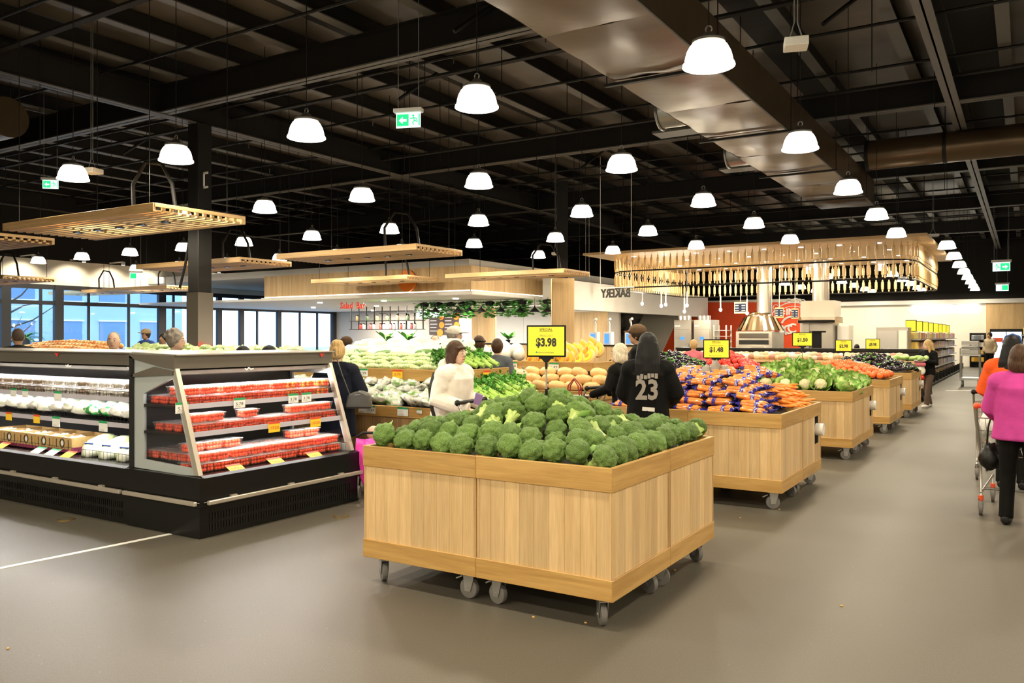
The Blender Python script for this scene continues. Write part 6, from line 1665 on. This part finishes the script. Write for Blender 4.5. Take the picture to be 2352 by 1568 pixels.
def person(label, loc, rz, h=1.65, top=None, pants=None, shoes=None, hair=('short','brown'), skin='a', arms=None, legs=((-.10,.0),(.10,.0)), hem=.80, width=1.0, puff=0.0, lean=0.0, head_turn=0.0, voxel=.014, hood=False, extra=None, head_tilt=0.0, sleeves=True):
    S = h/1.66
    t = thing('person', label, 'person', (loc[0], loc[1], loc[2] if len(loc) > 2 else 0), rz); t.scale = (S,S,S)
    ln = lambda p: V((p[0]*width if abs(p[0]) < .3 else p[0], p[1] + lean*max(0, p[2]-.9), p[2]))     # forward lean from the hips
    arms = arms or (((-.25,-.04,1.10), (-.24,.06,.86)), ((.25,-.04,1.10), (.24,.06,.86)))
    b = MB(); q8 = .78 if top else 1.0
    hb = ln((0,0,1.36)); hc = hb + V((0,.02,.19)); HT = Matrix.Rotation(head_turn,4,'Z') @ Matrix.Rotation(head_tilt,4,'X')
    def H(x, y, z): return hc + (HT @ V((x, y, z)))
    HM = HT.to_3x3()
    b.ell(H(0,0,.01), (.076,.096,.112), 16, 12, M=HM); b.ell(H(0,.035,-.058), (.056,.056,.055), 12, 8, M=HM); b.ell(H(0,.015,-.03), (.068,.075,.07), 12, 8, M=HM)
    b.tube([H(0,.088,.02), H(0,.108,-.012), H(0,.100,-.024)], [.008,.015,.010], 8)
    for s in (-1, 1): b.ell(H(s*.077,-.005,-.01), (.012,.02,.030), 8, 6, M=HM)
    b.tube([hb + V((0,-.01,-.06)), hb + V((0,.0,.04)), H(0,-.02,-.06)], [.062,.050,.050], 12)
    b.tube([ln((0,0,.86)), ln((0,.005,1.0)), ln((0,.01,1.2)), ln((0,0,1.34)), ln((0,-.005,1.40))], [.105*q8,.092*q8,.105*q8,.088*q8,.05], 14, flat=1.38*width)
    b.tube([ln((-.155,0,1.345)), ln((0,0,1.375)), ln((.155,0,1.345))], [.045*q8,.055*q8,.045*q8], 10)
    for s, arm in ((-1, arms[0]), (1, arms[1])):
        sh = ln((s*.165,0,1.345)); el, ha = V(arm[0]), V(arm[1])
        b.tube([sh, sh.lerp(el,.5), el, el.lerp(ha,.5), ha], [.047*q8,.042*q8,.036*q8,.033,.024], 10)
        finger_set(b, ha, ha-el, V((0,.3,1)) if abs((ha-el).normalized().z) < .8 else V((-s,0,.2)), s, .9)
    K_ = []
    for s, (fx, fy) in ((-1, legs[0]), (1, legs[1])):
        hip, kn, an = V((s*.085*width,0,.90)), V((s*.09*width*.5+fx*.5, fy*.45+.03,.48)), V((fx, fy-.02,.09)); K_.append((hip,kn,an))
        b.tube([hip, hip.lerp(kn,.5), kn, kn.lerp(an,.4), an], [.078,.068,.050,.047,.034], 10)
        b.tube([an+V((0,-.03,-.04)), an+V((0,.06,-.05)), an+V((0,.15,-.065))], [.034,.036,.026], 8)
    ob('body', fused(b, SK[skin], voxel, 3), t)
    # ---- face
    for s in (-1, 1):
        e = MB().ell(H(s*.031,.0905,.010), (.013,.006,.0065), 8, 6, M=HM).build('eye', EYE_W, t, smooth=True)
        MB().ell(H(s*.031,.0960,.010), (.0060,.003,.0058), 8, 6, M=HM).build('iris', K['ink'], e, smooth=True)
        MB().tube([H(s*.014,.0965,.030), H(s*.032,.0945,.036), H(s*.050,.082,.030)], [.0028,.0038,.002], 6).build('eyebrow', HR['dkbrown'], t)
    MB().tube([H(-.022,.083,-.056), H(-.008,.0915,-.053), H(.008,.0915,-.053), H(.022,.083,-.056)], [.002,.0062,.0062,.002], 6).build('mouth', LIP, t, smooth=True)
    # ---- clothes
    if top:
        m = MB(); g = .024+puff
        m.tube([ln((0,0,hem)), ln((0,0,hem+.02)), ln((0,.0,.98)), ln((0,.012,1.2)), ln((0,.004,1.30)), ln((0,-.004,1.37)), ln((0,-.01,1.42))], [.118+g,.122+g,.105+g,.110+g,.112+g,.082+g*.7,.062+g*.3], 18, flat=1.36*width)
        m.tube([ln((-.16,0,1.34)), ln((0,0,1.37)), ln((.16,0,1.34))], [.066+g*.6,.066+g*.5,.066+g*.6], 12)
        for s in (-1, 1): m.ell(ln((s*.168,0,1.325)), (.066+g*.75,.070+g*.75,.072+g*.7), 12, 8)
        for s, arm in ((-1, arms[0]), (1, arms[1])):
            sh = ln((s*.165,0,1.335)); el, ha = V(arm[0]), V(arm[1]); cu = ha - (ha-el).normalized()*.01
            m.tube([sh, sh.lerp(el,.5), el, el.lerp(cu,.5), cu], [.056+g*.7,.050+g*.8,.047+g*.8,.044+g*.7,.036+g*.6], 12)
        m.tube([ln((0,-.012,1.40)), ln((0,-.006,1.445))], [.066,.064], 12, flat=1.05)
        if hood: m.ell(ln((0,-.12,1.42)), (.13,.075,.085), 12, 8)
        ob('top', fused(m, top, voxel*.95, 4, 'top'), t)
    if pants:
        m = MB(); m.tube([V((0,0,.82)), V((0,0,.98))], [.118,.108], 14, flat=1.36*width)
        for hip, kn, an in K_: m.tube([hip+V((0,0,.0)), hip.lerp(kn,.5), kn, kn.lerp(an,.5), an+V((0,-.005,-.03))], [.098,.086,.070,.064,.062], 12)
        ob('trousers', fused(m, pants, voxel, 3, 'trousers'), t)
    if shoes:
        for hip, kn, an in K_:
            m = MB(); m.tube([an+V((0,-.07,-.045)), an+V((0,-.03,-.045)), an+V((0,.05,-.050)), an+V((0,.13,-.058)), an+V((0,.185,-.068))], [.030,.046,.046,.042,.020], 12)
            m.tube([an+V((0,-.02,-.06)), an+V((0,-.015,.03))], [.045,.046], 10)
            o = ob('shoe', fused(m, shoes, .009, 2, 'shoe'), t)
            for v_ in o.data.vertices: v_.co.z = max(v_.co.z, .0)
    # ---- hair
    kind, hcol = hair
    if kind != 'none':
        m = MB(); bx_ = .006 if kind == 'cropped' else .016
        if kind == 'cropped': m.ell(H(0,-.016,.022), (.079,.090,.105), 14, 10, M=HM)
        else: m.ell(H(0,-.020,.030), (.078+bx_,.092+bx_,.104+bx_), 16, 10, M=HM)
        if kind in ('short','cap','curly'): m.ell(H(0,-.045,-.015), (.080,.062,.075), 12, 8, M=HM)
        if kind == 'curly':
            for i in range(26):
                a, e = i*2.4, .25+1.2*((i*7) % 10)/10; m.ell(H(.085*math.cos(a)*math.cos(e), -.02+.10*math.sin(a)*math.cos(e)-.015, .03+.115*math.sin(e)), (.028,.028,.024), 6, 5)
        if kind in ('bob','fringe'):
            m.ell(H(0,-.045,-.045), (.102,.078,.105), 14, 10, M=HM)
            for s in (-1, 1): m.ell(H(s*.082,-.01,-.035), (.024,.055,.085), 10, 8, M=HM)
        if kind in ('fringe',):
            m.tube([H(-.075,.055,.055), H(-.03,.086,.066), H(.03,.086,.066), H(.075,.055,.055)], [.014,.013,.013,.014], 8)
            m.tube([H(.05,-.07,-.08), H(.075,-.03,-.18), H(.09,.03,-.30), H(.085,.05,-.38)], [.035,.035,.03,.012], 8)
        if kind == 'long':
            m.tube([H(0,-.05,.03), H(0,-.085,-.10), H(0,-.105,-.24), H(0,-.115,-.36)], [.075,.070,.060,.03], 14, flat=1.35)
            for i in range(9): a = (i-4)/4; m.tube([H(a*.075,-.075,.02), H(a*.10,-.11-.02*(1-a*a),-.16), H(a*.125,-.125-.02*(1-a*a),-.33-.03*((i*5) % 3))], [.02,.026,.008], 7)
            for s in (-1, 1): m.tube([H(s*.07,.01,.04), H(s*.088,-.01,-.08), H(s*.095,-.04,-.24), H(s*.08,-.06,-.34)], [.03,.032,.034,.012], 8)
        if kind == 'bun':
            m.ell(H(0,-.045,-.02), (.082,.066,.08), 12, 8, M=HM); m.ell(H(0,-.085,.085), (.062,.055,.056), 12, 8, M=HM); m.ell(H(.03,-.06,.11), (.045,.04,.035), 10, 8, M=HM)
        ob('hair', fused(m, HR[hcol], .010, 2, 'hair'), t)
    if extra: extra(t, H, HM, ln)
    return t
def cap_on(colr, brim=.10, flat=False):
    cm = cloth('cap cloth %d' % len(bpy.data.materials), colr, .8, .2, 40)
    def f(t, H, HM, ln):
        m = MB(); m.ell(H(0,-.012,.068), (.102,.118,.085), 16, 8, M=HM)
        br = [H(-.07,.075,.065), H(0,.105,.07), H(.07,.075,.065)]
        m.ell(H(0,.085+brim*.45,.052), (.075,.03+brim*.55,.012), 14, 6, M=HM)
        ob('cap', fused(m, cm, .009, 2, 'cap'), t)
    return f
C = {k: cloth(k, c) for k, c in {'white quilted jacket': (.80,.74,.66), 'navy coat': (.007,.009,.018), 'black jacket': (.0035,.0035,.0035), 'pink fleece': (.50,.055,.27), 'orange jumper': (.85,.11,.02), 'green trousers': (.02,.28,.17), 'beige trousers': (.48,.42,.34), 'black trousers': (.005,.0045,.004), 'brown trousers': (.11,.075,.055), 'dark grey top': (.022,.02,.018), 'blue top': (.05,.10,.30), 'pale shirt': (.55,.55,.52), 'rose top': (.62,.16,.20), 'beige jacket': (.45,.36,.24), 'grey jacket': (.10,.11,.125), 'mint top': (.55,.68,.58)}.items()}
BLK = mat('black shoe', (.006,.0055,.005), .5, spec=.3); WSH = mat('white shoe', (.75,.72,.68), .5); BAG = mat('black leather bag', (.006,.0055,.005), .35, spec=.35); GBAG = mat('grey leather bag', (.075,.07,.06), .42, bump=.3, bscale=30)

# ---- woman in the white jacket with crossbody bag and phone
def white_extra(t, H, HM, ln):
    P = [ln((-.10,.13,1.38)), ln((.02,.165,1.22)), ln((.14,.15,1.02)), ln((.20,.06,.86))]
    Q = [ln((-.10,-.10,1.39)), ln((.0,-.17,1.25)), ln((.13,-.15,1.02)), ln((.215,-.03,.86))]
    def strap(A, nm):
        m = MB(); vs = []
        for i, p in enumerate(A):
            d = (A[min(i+1,3)]-A[max(i-1,0)]).normalized(); s = V((0, d.z, -d.y)); s = s.normalized()*.019 if s.length > .01 else V((0,.019,0))
            n_ = V((-.004, 0, 0)); vs += [p-s-n_, p+s-n_, p+s+n_, p-s+n_]
        m.add(vs, [(4*i+a, 4*i+(a+1)%4, 4*i+4+(a+1)%4, 4*i+4+a) for i in range(3) for a in range(4)]); m.build(nm, BAG, t)
    strap([ln((.285*math.sin(R(a)), -.19*math.cos(R(a)), z)) for a, z in ((22,1.36),(52,1.20),(82,1.02),(104,.84))], 'bag_strap')
wj = person('woman in a white quilted jacket pushing a trolley with a phone in hand', (-4.75, 6.45), R(-84), 1.51, C['white quilted jacket'], C['green trousers'], WSH, ('fringe','brown'), 'c',
       arms=(((-.27,.06,1.08),(-.20,.36,1.00)), ((.30,.02,1.08),(.22,.37,.985))), hem=.80, width=1.24, puff=.034, lean=.16, head_turn=R(-4), voxel=.0095, hood=True, extra=white_extra)
p = thing('smartphone', 'lilac smartphone held in the hand of the woman in white', 'phone', (-4.75+.445, 6.45-.17, .955), (R(38), R(20), R(25)))
MB().bx(-.036,.036,-.005,.005,-.01,.135).build('case', mat('lilac case', (.42,.28,.62), .4), p, bevel=.003); MB().bx(-.032,.032,.005,.0062,-.005,.13).build('screen', K['black'], p)
p = thing('crossbody_bag', 'small black crossbody bag with white emblem on the woman in white', 'bag', (-4.66, 6.16, .66), R(6))
MB().bx(-.10,.10,-.04,.04,0,.15).build('pouch', BAG, p, bevel=.02)
e = MB()
for s in (-1, 1): e.tube([(s*.008,-.043,.095),(s*.022,-.043,.108)], .004, 6); e.tube([(s*.008,-.043,.082),(s*.022,-.043,.069)], .004, 6); e.tube([(s*.008,-.043,.095),(s*.008,-.043,.082)], .004, 6)
e.tube([(-.008,-.043,.0885),(.008,-.043,.0885)], .004, 6); e.build('emblem', K['tagwhite'], p); MB().bx(-.02,.02,-.042,-.04,.045,.05).build('emblem_text', K['tagwhite'], p)
# ---- woman in navy with a shoulder bag
person('woman in a long navy coat seen from behind, blond hair pinned up', (-6.20, 6.40), R(28), 1.50, C['navy coat'], C['beige trousers'], WSH, ('bun','blond'), 'c', arms=(((-.27,.02,1.08),(-.18,.25,1.02)), ((.29,.04,1.10),(.18,.24,1.02))), hem=.58, width=1.02, puff=.03, lean=.12, voxel=.012, head_tilt=R(-18))
p = thing('shoulder_bag', 'grey leather shoulder bag on the navy coat', 'bag', (-5.89, 6.42, .83), R(28))
m = MB(); m.prism([(-.14,0),(.14,.0),(.12,.15),(.02,.19),(-.11,.15)], 'y', -.05, .05); m.build('body', GBAG, p, bevel=.02)
MB().tube([(-.10,0,.15),(-.16,-.06,.35),(-.24,-.10,.62)], .010, 8, flat=.5).build('strap', GBAG, p); MB().tube([(-.03,-.055,.14),(.03,-.055,.145)], .006, 6).build('clasp', K['zinc'], p)
# ---- person in the black jacket
def back_print(t, H, HM, ln):
    y = -.160
    g = mat('grey back print', (.30,.27,.24), .6); gw = mat('white back print', (.72,.70,.66), .6)
    o = ob('back_number', text_mesh('23', .26, g, .004, .21, .008), t, ln((0,y+.010,1.14)), (R(90), 0, 0))
    m = MB()
    for i in range(6): m.box((-.085+.034*i, 0, .006*math.sin(2.2*i)), (.028,.006,.036+.012*(i % 2)), 0, ry=.15)
    m.build('back_wordmark', g, t, ln((.0,y+.012,1.275)), (0,R(-7),0))
    MB().bx(-.058,.058,-.004,.004,-.018,.018).build('back_patch', gw, t, ln((.012,y+.012,.965)), (0,R(3),0))
person('person in a black jacket numbered 23 seen from behind, long black hair', (-2.95, 7.08), R(20), 1.585, C['black jacket'], C['black trousers'], BLK, ('long','black'), 'b', arms=(((-.235,.04,1.10),(-.15,.26,1.0)), ((.265,.0,1.11),(.19,.26,1.0))), hem=.70, width=.98, puff=.022, voxel=.012, extra=back_print)
# ---- shoppers beyond
person('man in a brown flat cap standing behind the black jacket', (-4.30, 10.0), R(105), 1.70, C['black jacket'], C['black trousers'], BLK, ('short','dkbrown'), 'b', voxel=.016, extra=cap_on((.13,.08,.045), .06), arms=(((-.25,.05,1.12),(-.10,.26,1.22)), ((.25,-.02,1.1),(.2,.15,.92))))
person('white-haired woman in black bending to her trolley by the pumpkins', (-3.99, 8.84), R(84), 1.47, C['black jacket'], C['black trousers'], BLK, ('bob','white'), 'c', voxel=.016, lean=.1, arms=(((-.26,.08,1.1),(-.2,.38,1.0)), ((.26,.08,1.1),(.2,.38,1.0))))
person('woman in a pink fleece seen from behind at the right edge', (-.04, 8.04), R(-6), 1.485, C['pink fleece'], C['black trousers'], BLK, ('bob','brown'), 'c', arms=(((-.25,.05,1.08),(-.2,.27,.98)), ((.26,.03,1.08),(.22,.26,.98))), hem=.80, width=1.04, puff=.024, legs=((-.12,.05),(.12,-.06)), voxel=.012)
person('woman in an orange jumper with very long black hair, right edge', (-.12, 10.0), R(-8), 1.56, C['orange jumper'], C['black trousers'], BLK, ('long','black'), 'b', width=1.1, puff=.03, voxel=.014, arms=(((-.28,.03,1.08),(-.2,.28,1.0)), ((.28,.03,1.08),(.2,.28,1.0))), extra=lambda t, H, HM, ln: (MB().tube([H(-.085,-.03,.05), H(-.06,-.02,.125), H(0,-.02,.148), H(.06,-.02,.125), H(.085,-.03,.05)], .016, 8).build('blue_hairband', C['blue top'], t), ob('long_hair', fused(MB().tube([H(0,-.10,-.2), H(-.02,-.13,-.42), H(-.03,-.14,-.58)], [.06,.06,.015], 12, flat=1.6), HR['black'], .012, 2, 'long_hair'), t)))
person('blond woman walking in the far aisle with packs in her arms', (-1.86, 20.5), R(150), 1.48, C['black jacket'], C['brown trousers'], WSH, ('long','blond'), 'c', arms=(((-.27,.05,1.10),(-.06,.28,1.18)), ((.27,.05,1.10),(.06,.28,1.08))), legs=((-.10,.22),(.10,-.2)), voxel=.016, head_turn=R(-35))
p = thing('shopping_packs', 'white and pink packs carried by the walking blond woman', 'packs', (-1.98, 20.2, .98), .3)
ob('pack', big, p, (0,0,.08), scale=(1.1,.8,.7)); MB().bx(-.13,.1,-.06,.06,-.06,.02).build('tray', C['rose top'], p, bevel=.02)
p = thing('carrier_bag', 'clear carrier bag of red fruit held by the walking woman', 'bag', (-2.0, 20.25, .58)); ob('bag', bagm[0], p, (0,0,.22), scale=(1,.8,1.6)); ob('fruit', lumpy('fruit', K['redfruit'], .1, 7, 3, 4, .4, 5, .1), p, (0,0,.08))
person('man in a beige jacket standing at the far end of the aisle', (-1.35, 41.6), R(150), 1.72, C['beige jacket'], C['black trousers'], BLK, ('short','dkbrown'), 'b', voxel=.022)
def shopper(u, y, vtop, label, rz, topm, hair, skin='a', extra=None, **kw):
    x, z = UY(u, vtop, y)
    person(label, (x, y), rz, z, topm, C['black trousers'], BLK, hair, skin, voxel=.018, extra=extra, **kw)
shopper(42, 6.1, 756, 'close-cropped man in a dark top at the far left behind the chiller', R(75), C['dark grey top'], ('cropped','stubble'), 'b')
shopper(264, 6.1, 764, 'balding man in grey looking right behind the chiller', R(195), C['dark grey top'], ('cropped','grey'), 'c', head_turn=R(30))
shopper(402, 6.1, 762, 'man with curly grey-brown hair and black collar behind the chiller', R(-60), C['black jacket'], ('curly','grey'), 'c')
shopper(558, 6.15, 800, 'dark-haired shopper, left of two heads above the chiller', R(0), C['dark grey top'], ('short','black'))
shopper(618, 6.15, 799, 'dark-haired shopper, right of two heads above the chiller', R(0), C['dark grey top'], ('short','black'))
shopper(336, 12.3, 758, 'man in a tan cap and blue top before the shopfront', R(190), C['blue top'], ('short','dkbrown'), 'b', cap_on((.42,.30,.16)))
shopper(376, 11.8, 768, 'dark-haired shopper in a pale top before the shopfront', R(200), C['mint top'], ('short','black'), 'b')
shopper(795, 9.8, 777, 'shopper in a brown beanie behind the pale gourds', R(10), C['black jacket'], ('short','dkbrown'), 'b', cap_on((.09,.05,.03), .0))
shopper(1000, 10.0, 771, 'bald man with dark hair sides looking down behind the gourds', R(200), C['pale shirt'], ('cropped','dkbrown'), 'c', head_turn=R(20))
shopper(1042, 9.78, 754, 'man in a white cap and grey jacket behind the celery', R(-70), C['grey jacket'], ('short','grey'), 'c', cap_on((.75,.68,.58)))
shopper(1100, 9.85, 775, 'shopper with a black headband behind the celery', R(75), C['black jacket'], ('short','brown'), 'c', lambda t, H, HM, ln: MB().tube([H(.1*math.sin(a), -.01+.108*math.cos(a), .055) for a in [2*math.pi*i/14 for i in range(14)]], .016, 6, closed=True).build('headband', BLK, t))
shopper(1142, 9.62, 782, 'short brown-haired shopper between celery and pale melons', R(20), C['grey jacket'], ('short','brown'), 'c')
shopper(1593, 16.5, 783, 'blond woman in a rose top behind the second-row aubergines', R(20), C['rose top'], ('short','blond'), 'c')
shopper(1968, 25.4, 792, 'baker in a dark hood bending behind the bakery counter', R(20), C['dark grey top'], ('short','black'), 'b')

# ================================================================== trolleys
K['cartgrey'] = mat('chromed wire', (.55,.53,.50), .25, .9); K['cartred'] = mat('red trolley plastic', (.80,.10,.03), .35)
def basket_mesh(bw, bl, tw, tl, z0, z1):
    g = MB(); c = lambda s, t_, f: None
    bot = [(-bw/2,0.12,z0),(bw/2,.12,z0),(bw*.40,.12+bl,z0),(-bw*.40,.12+bl,z0)]; tp = [(-tw/2,0,z1),(tw/2,0,z1),(tw*.40,tl,z1-.04),(-tw*.40,tl,z1-.04)]
    for q in (bot, tp): g.tube(q, .006, 6, closed=True)
    for i in range(4):
        a0, a1, b0, b1 = V(bot[i]), V(bot[(i+1)%4]), V(tp[i]), V(tp[(i+1)%4])
        n = 12 if i % 2 else 8
        for k in range(n+1): g.tube([a0.lerp(a1,k/n), b0.lerp(b1,k/n)], .0024, 4)
        for k in (.33,.66): g.tube([a0.lerp(b0,k), a1.lerp(b1,k)], .003, 4)
    for k in range(9): g.tube([V(bot[0]).lerp(V(bot[1]),k/8), V(bot[3]).lerp(V(bot[2]),k/8)], .0024, 4)
    return g.mesh('basket', K['cartgrey'])
BSK = basket_mesh(.40, .60, .50, .86, .52, .86)
def trolley(label, loc, rz, hm, red=False):
    t = thing('shopping_trolley', label, 'trolley', (loc[0], loc[1], 0), rz)
    ob('basket', BSK, t)
    MB().tube([(-.25,-.06,.97),(.25,-.06,.97)], .019, 10).build('handle', hm, t, smooth=True)
    for s in (-1, 1):
        MB().tube([(s*.25,-.06,.97),(s*.25,.0,.86),(s*.225,.10,.54),(s*.225,.14,.34),(s*.22,.06,.16)], .012, 8).build('frame_side', K['cartgrey'], t, smooth=True)
        MB().tube([(s*.22,.06,.19),(s*.15,.85,.24),(s*.15,.80,.14)], .012, 8).build('chassis_rail', K['cartgrey'], t, smooth=True)
        MB().ell((s*.25,-.06,.97),(.026,.03,.03),10,6).build('handle_cap', hm, t, smooth=True)
    MB().tube([(-.2,.2,.21),(.2,.2,.21)], .011, 8).build('cross_bar', K['cartgrey'], t)
    for (x, y) in ((-.22,.06),(.22,.06),(-.15,.80),(.15,.80)):
        c = MB().cyl((x,y,.125),(x,y,.17),.022,n=10).build('caster_collar', K['cartred'] if red else K['cartgrey'], t)
        w = MB().cyl((x-.014,y-.02,.062),(x+.014,y-.02,.062),.062,n=18).build('wheel', K['tyre'], t, smooth=True)
        MB().cyl((x-.017,y-.02,.062),(x+.017,y-.02,.062),.03,n=12).build('hub', K['hub'], w)
        f = MB()
        for s in (-1, 1): f.box((x+s*.021,y-.012,.10),(.004,.03,.09))
        f.build('fork', K['zinc'], t)
    return t
trolley('wire trolley with red handle pushed by the woman in pink', (-.12, 8.34), 0, K['cartred'], True)
trolley('wire trolley of the woman in orange, mostly hidden', (-.24, 10.4), 0, BLK)
trolley('wire trolley of the woman in white behind the broccoli', (-4.36, 6.36), R(-86), BLK)
trolley('empty wire trolley beside the pumpkins with a tote on its handle', (-4.40, 8.90), R(84), BLK)
def bagthing(name, label, loc, sc, m, cat='bag', rz=0.0):
    t = thing(name, label, cat, loc, rz); ob('body', lumpy('body', m, .15, len(label), 3, 2.2, .45, 5, .12), t, (0,0,.15*sc[2]), scale=sc); return t
t = bagthing('carry_bag', 'black plastic bag hanging on the red-handled trolley', (-.26, 8.24, .34), (.62,.5,1.15), BAG)
MB().tube([(-.03,0,.28),(-.02,.0,.45),(.02,.04,.62)], .008, 6).build('handle_loop', BAG, t)
bagthing('carry_bag', 'green bag inside the red-handled trolley', (-.08, 8.75, .54), (1.0,1.2,.9), mat('teal bag film', (.01,.18,.13), .35))
bagthing('carry_bag', 'pale clear bag at the front of the red-handled trolley', (-.30, 8.6, .60), (.5,.9,1.1), K['bagclear'])
t = thing('tote_bag', 'black studded tote with red handles on the trolley by the pumpkins', 'bag', (-4.52, 8.62, .58), R(10))
MB().prism([(-.14,0),(.14,0),(.16,.30),(-.16,.30)], 'y', -.05, .05).build('body', BAG, t, bevel=.015)
for s in (-.045, .045): MB().tube([(-.08,s,.28),(-.06,s,.42),(.0,s*.5,.50),(.06,s,.42),(.08,s,.28)], .009, 6).build('handle', mat('dark red strap %.2f' % s, (.30,.02,.02), .5), t)
for a, b in ((-.05,.2),(.05,.22),(0,.12)): MB().cyl((a,-.056,b),(a,-.05,b),.008,n=8).build('stud', K['zinc'], t)
bagthing('carton', 'flat beige carton standing in the trolley by the pumpkins', (-4.95, 9.0, .56), (.5,.3,1.2), C['beige trousers'], 'carton')
# ---- stroller with a pink cover
PK = mat('bright pink nylon', (.80,.06,.42), .35, bump=.6, bscale=7)
t = thing('stroller', 'stroller with bright pink cover hung from its black handle', 'stroller', (-5.42, 6.16, 0), R(30)); t.scale = (.76,.76,.76)
MB().tube([(-.2,-.12,.72),(-.21,-.2,.80),(-.12,-.26,.86),(.12,-.26,.86),(.21,-.2,.80),(.2,-.12,.72)], .018, 10).build('handle', BLK, t, smooth=True)
for s in (-1, 1): MB().tube([(s*.2,-.12,.72),(s*.2,.1,.40),(s*.2,.3,.10)], .013, 8).build('frame_tube', BLK, t); MB().tube([(s*.2,.22,.7),(s*.2,.0,.35),(s*.2,-.15,.1)], .013, 8).build('frame_tube', BLK, t)
for s in (-1, 1):
    for yy in (-.15,.3): MB().cyl((s*.2-.02,yy,.085),(s*.2+.02,yy,.085),.085,n=18).build('wheel', K['tyre'], t, smooth=True)
m = MB(); vs = []; n, k = 12, 9
for i in range(k+1):
    z = .80-.70*i/k; w = .20*(1+.15*math.sin(i*.9))*(1 if i < 7 else 1-.22*(i-6))
    for q in range(n+1):
        a = q/n*2-1; vs.append((a*w+.02*math.sin(i), -.26-.05*math.cos(a*1.5)-.02*math.sin(5*a+i)-.03*math.sin(i*.7), z+.02*math.sin(3*a)))
m.add(vs, [(i*(n+1)+q, i*(n+1)+q+1, (i+1)*(n+1)+q+1, (i+1)*(n+1)+q) for i in range(k) for q in range(n)])
o = m.build('pink_cover', PK, t, smooth=True); sm = o.modifiers.new('thick', 'SOLIDIFY'); sm.thickness = .02
MB().bx(-.18,.18,-.1,.2,.38,.42).build('seat', BLK, t)
b = MB(); b.ell((0,0,.42),(.075,.085,.09),14,10); b.ell((0,.06,.40),(.01,.012,.012)); b.tube([(0,-.02,.1),(0,0,.25),(0,0,.36)],[.09,.085,.045],12)
for s in (-1, 1): b.tube([(s*.05,0,.1),(s*.06,.14,.12),(s*.06,.25,.06)], [.05,.04,.03], 8); b.tube([(s*.08,0,.29),(s*.13,.08,.2),(s*.09,.15,.2)], [.03,.026,.02], 8); b.ell((s*.09,.17,.2),(.02,.025,.018))
c = thing('person', 'small child sitting in the pink-covered stroller', 'person', (-5.46, 6.16, .29), R(120)); c.scale = (.8,.8,.8); ob('body', fused(b, SK['c'], .009, 2), c)
for s in (-1, 1): ob('shoe', fused(MB().tube([(s*.06,.23,.05),(s*.06,.30,.06),(s*.06,.33,.10)], [.03,.035,.022], 8), WSH, .008, 2, 'shoe'), c)
ob('top', fused(MB().tube([(0,-.02,.08),(0,0,.25),(0,0,.35)],[.1,.095,.06],12), C['rose top'], .01, 2, 'top'), c)

# ================================================================== small things on the floor
def strip(u0, v0, u1, v1, w, name, label):
    a, b = V((*at(u0,v0),0)), V((*at(u1,v1),0)); d = (b-a).normalized(); s = V((-d.y,d.x,0))*w/2
    c = (a+b)/2; P = [a-s-c, b-s-c, b+s-c, a+s-c]
    o = MB().add([(*p.xy, z) for z in (0,.003) for p in P], [(3,2,1,0),(4,5,6,7),(0,1,5,4),(1,2,6,5),(2,3,7,6),(3,0,4,7)]).build(name, K['tagwhite'], None, (c.x,c.y,0.0))
    tag(o, label, 'floor strip')
strip(-60, 1317, 392, 1226, .045, 'floor_strip', 'pale strip across the floor running to the chiller base')
strip(2172, 897, 2248, 897, .10, 'floor_strip', 'pale strip across the far aisle floor')
for u, v, lab in ((152, 1193, 'round brass floor plate in front of the left chiller'), (783, 1186, 'round brass floor plate at the right corner of the chiller')):
    x, y = at(u, v); t = thing('floor_plate', lab, 'floor plate', (x, y, 0))
    MB().cyl((0,0,0),(0,0,.006),.07,n=24).build('rim', mat('brass ring '+str(u), (.45,.30,.10), .35, .8), t); MB().cyl((0,0,.006),(0,0,.008),.05,n=24).build('lid', K['floor'], t)
lit = mat('food scrap', (.60,.36,.10), .7)
for i, (u, v) in enumerate(((1933,1392),(18,1490),(1345,1431),(1225,1418),(1550,1310),(1790,1170),(1700,1190))):
    x, y = at(u, v); tag(MB().ell((0,0,.004),(.010,.007,.005),6,4).build('food_scrap', lit, None, (x,y,0)), 'tiny pale scrap dropped on the speckled floor', 'scrap', 'scraps on the floor')
bpy.data.scenes.remove(TMP)
# look-alikes that can still be counted get their place in the photograph, left to right
def nth(n): return '%d%s' % (n, 'th' if 10 <= n % 100 <= 20 else {1:'st',2:'nd',3:'rd'}.get(n % 10, 'th'))
fam = {}
for o in COL.objects:
    if o.parent is None and o.get('group') and o.get('label'): fam.setdefault((o['group'], o['label']), []).append(o)
for (g, lab), os_ in fam.items():
    if 2 <= len(os_) <= 60 and len(lab.split()) <= 12:
        def uu(o): p = o.location; return (p.x*rtv[0]+p.y*rtv[1])/max(.1, p.x*fwv[0]+p.y*fwv[1])
        for i, o in enumerate(sorted(os_, key=uu)): o['label'] = lab + ', %s from the left' % nth(i+1)
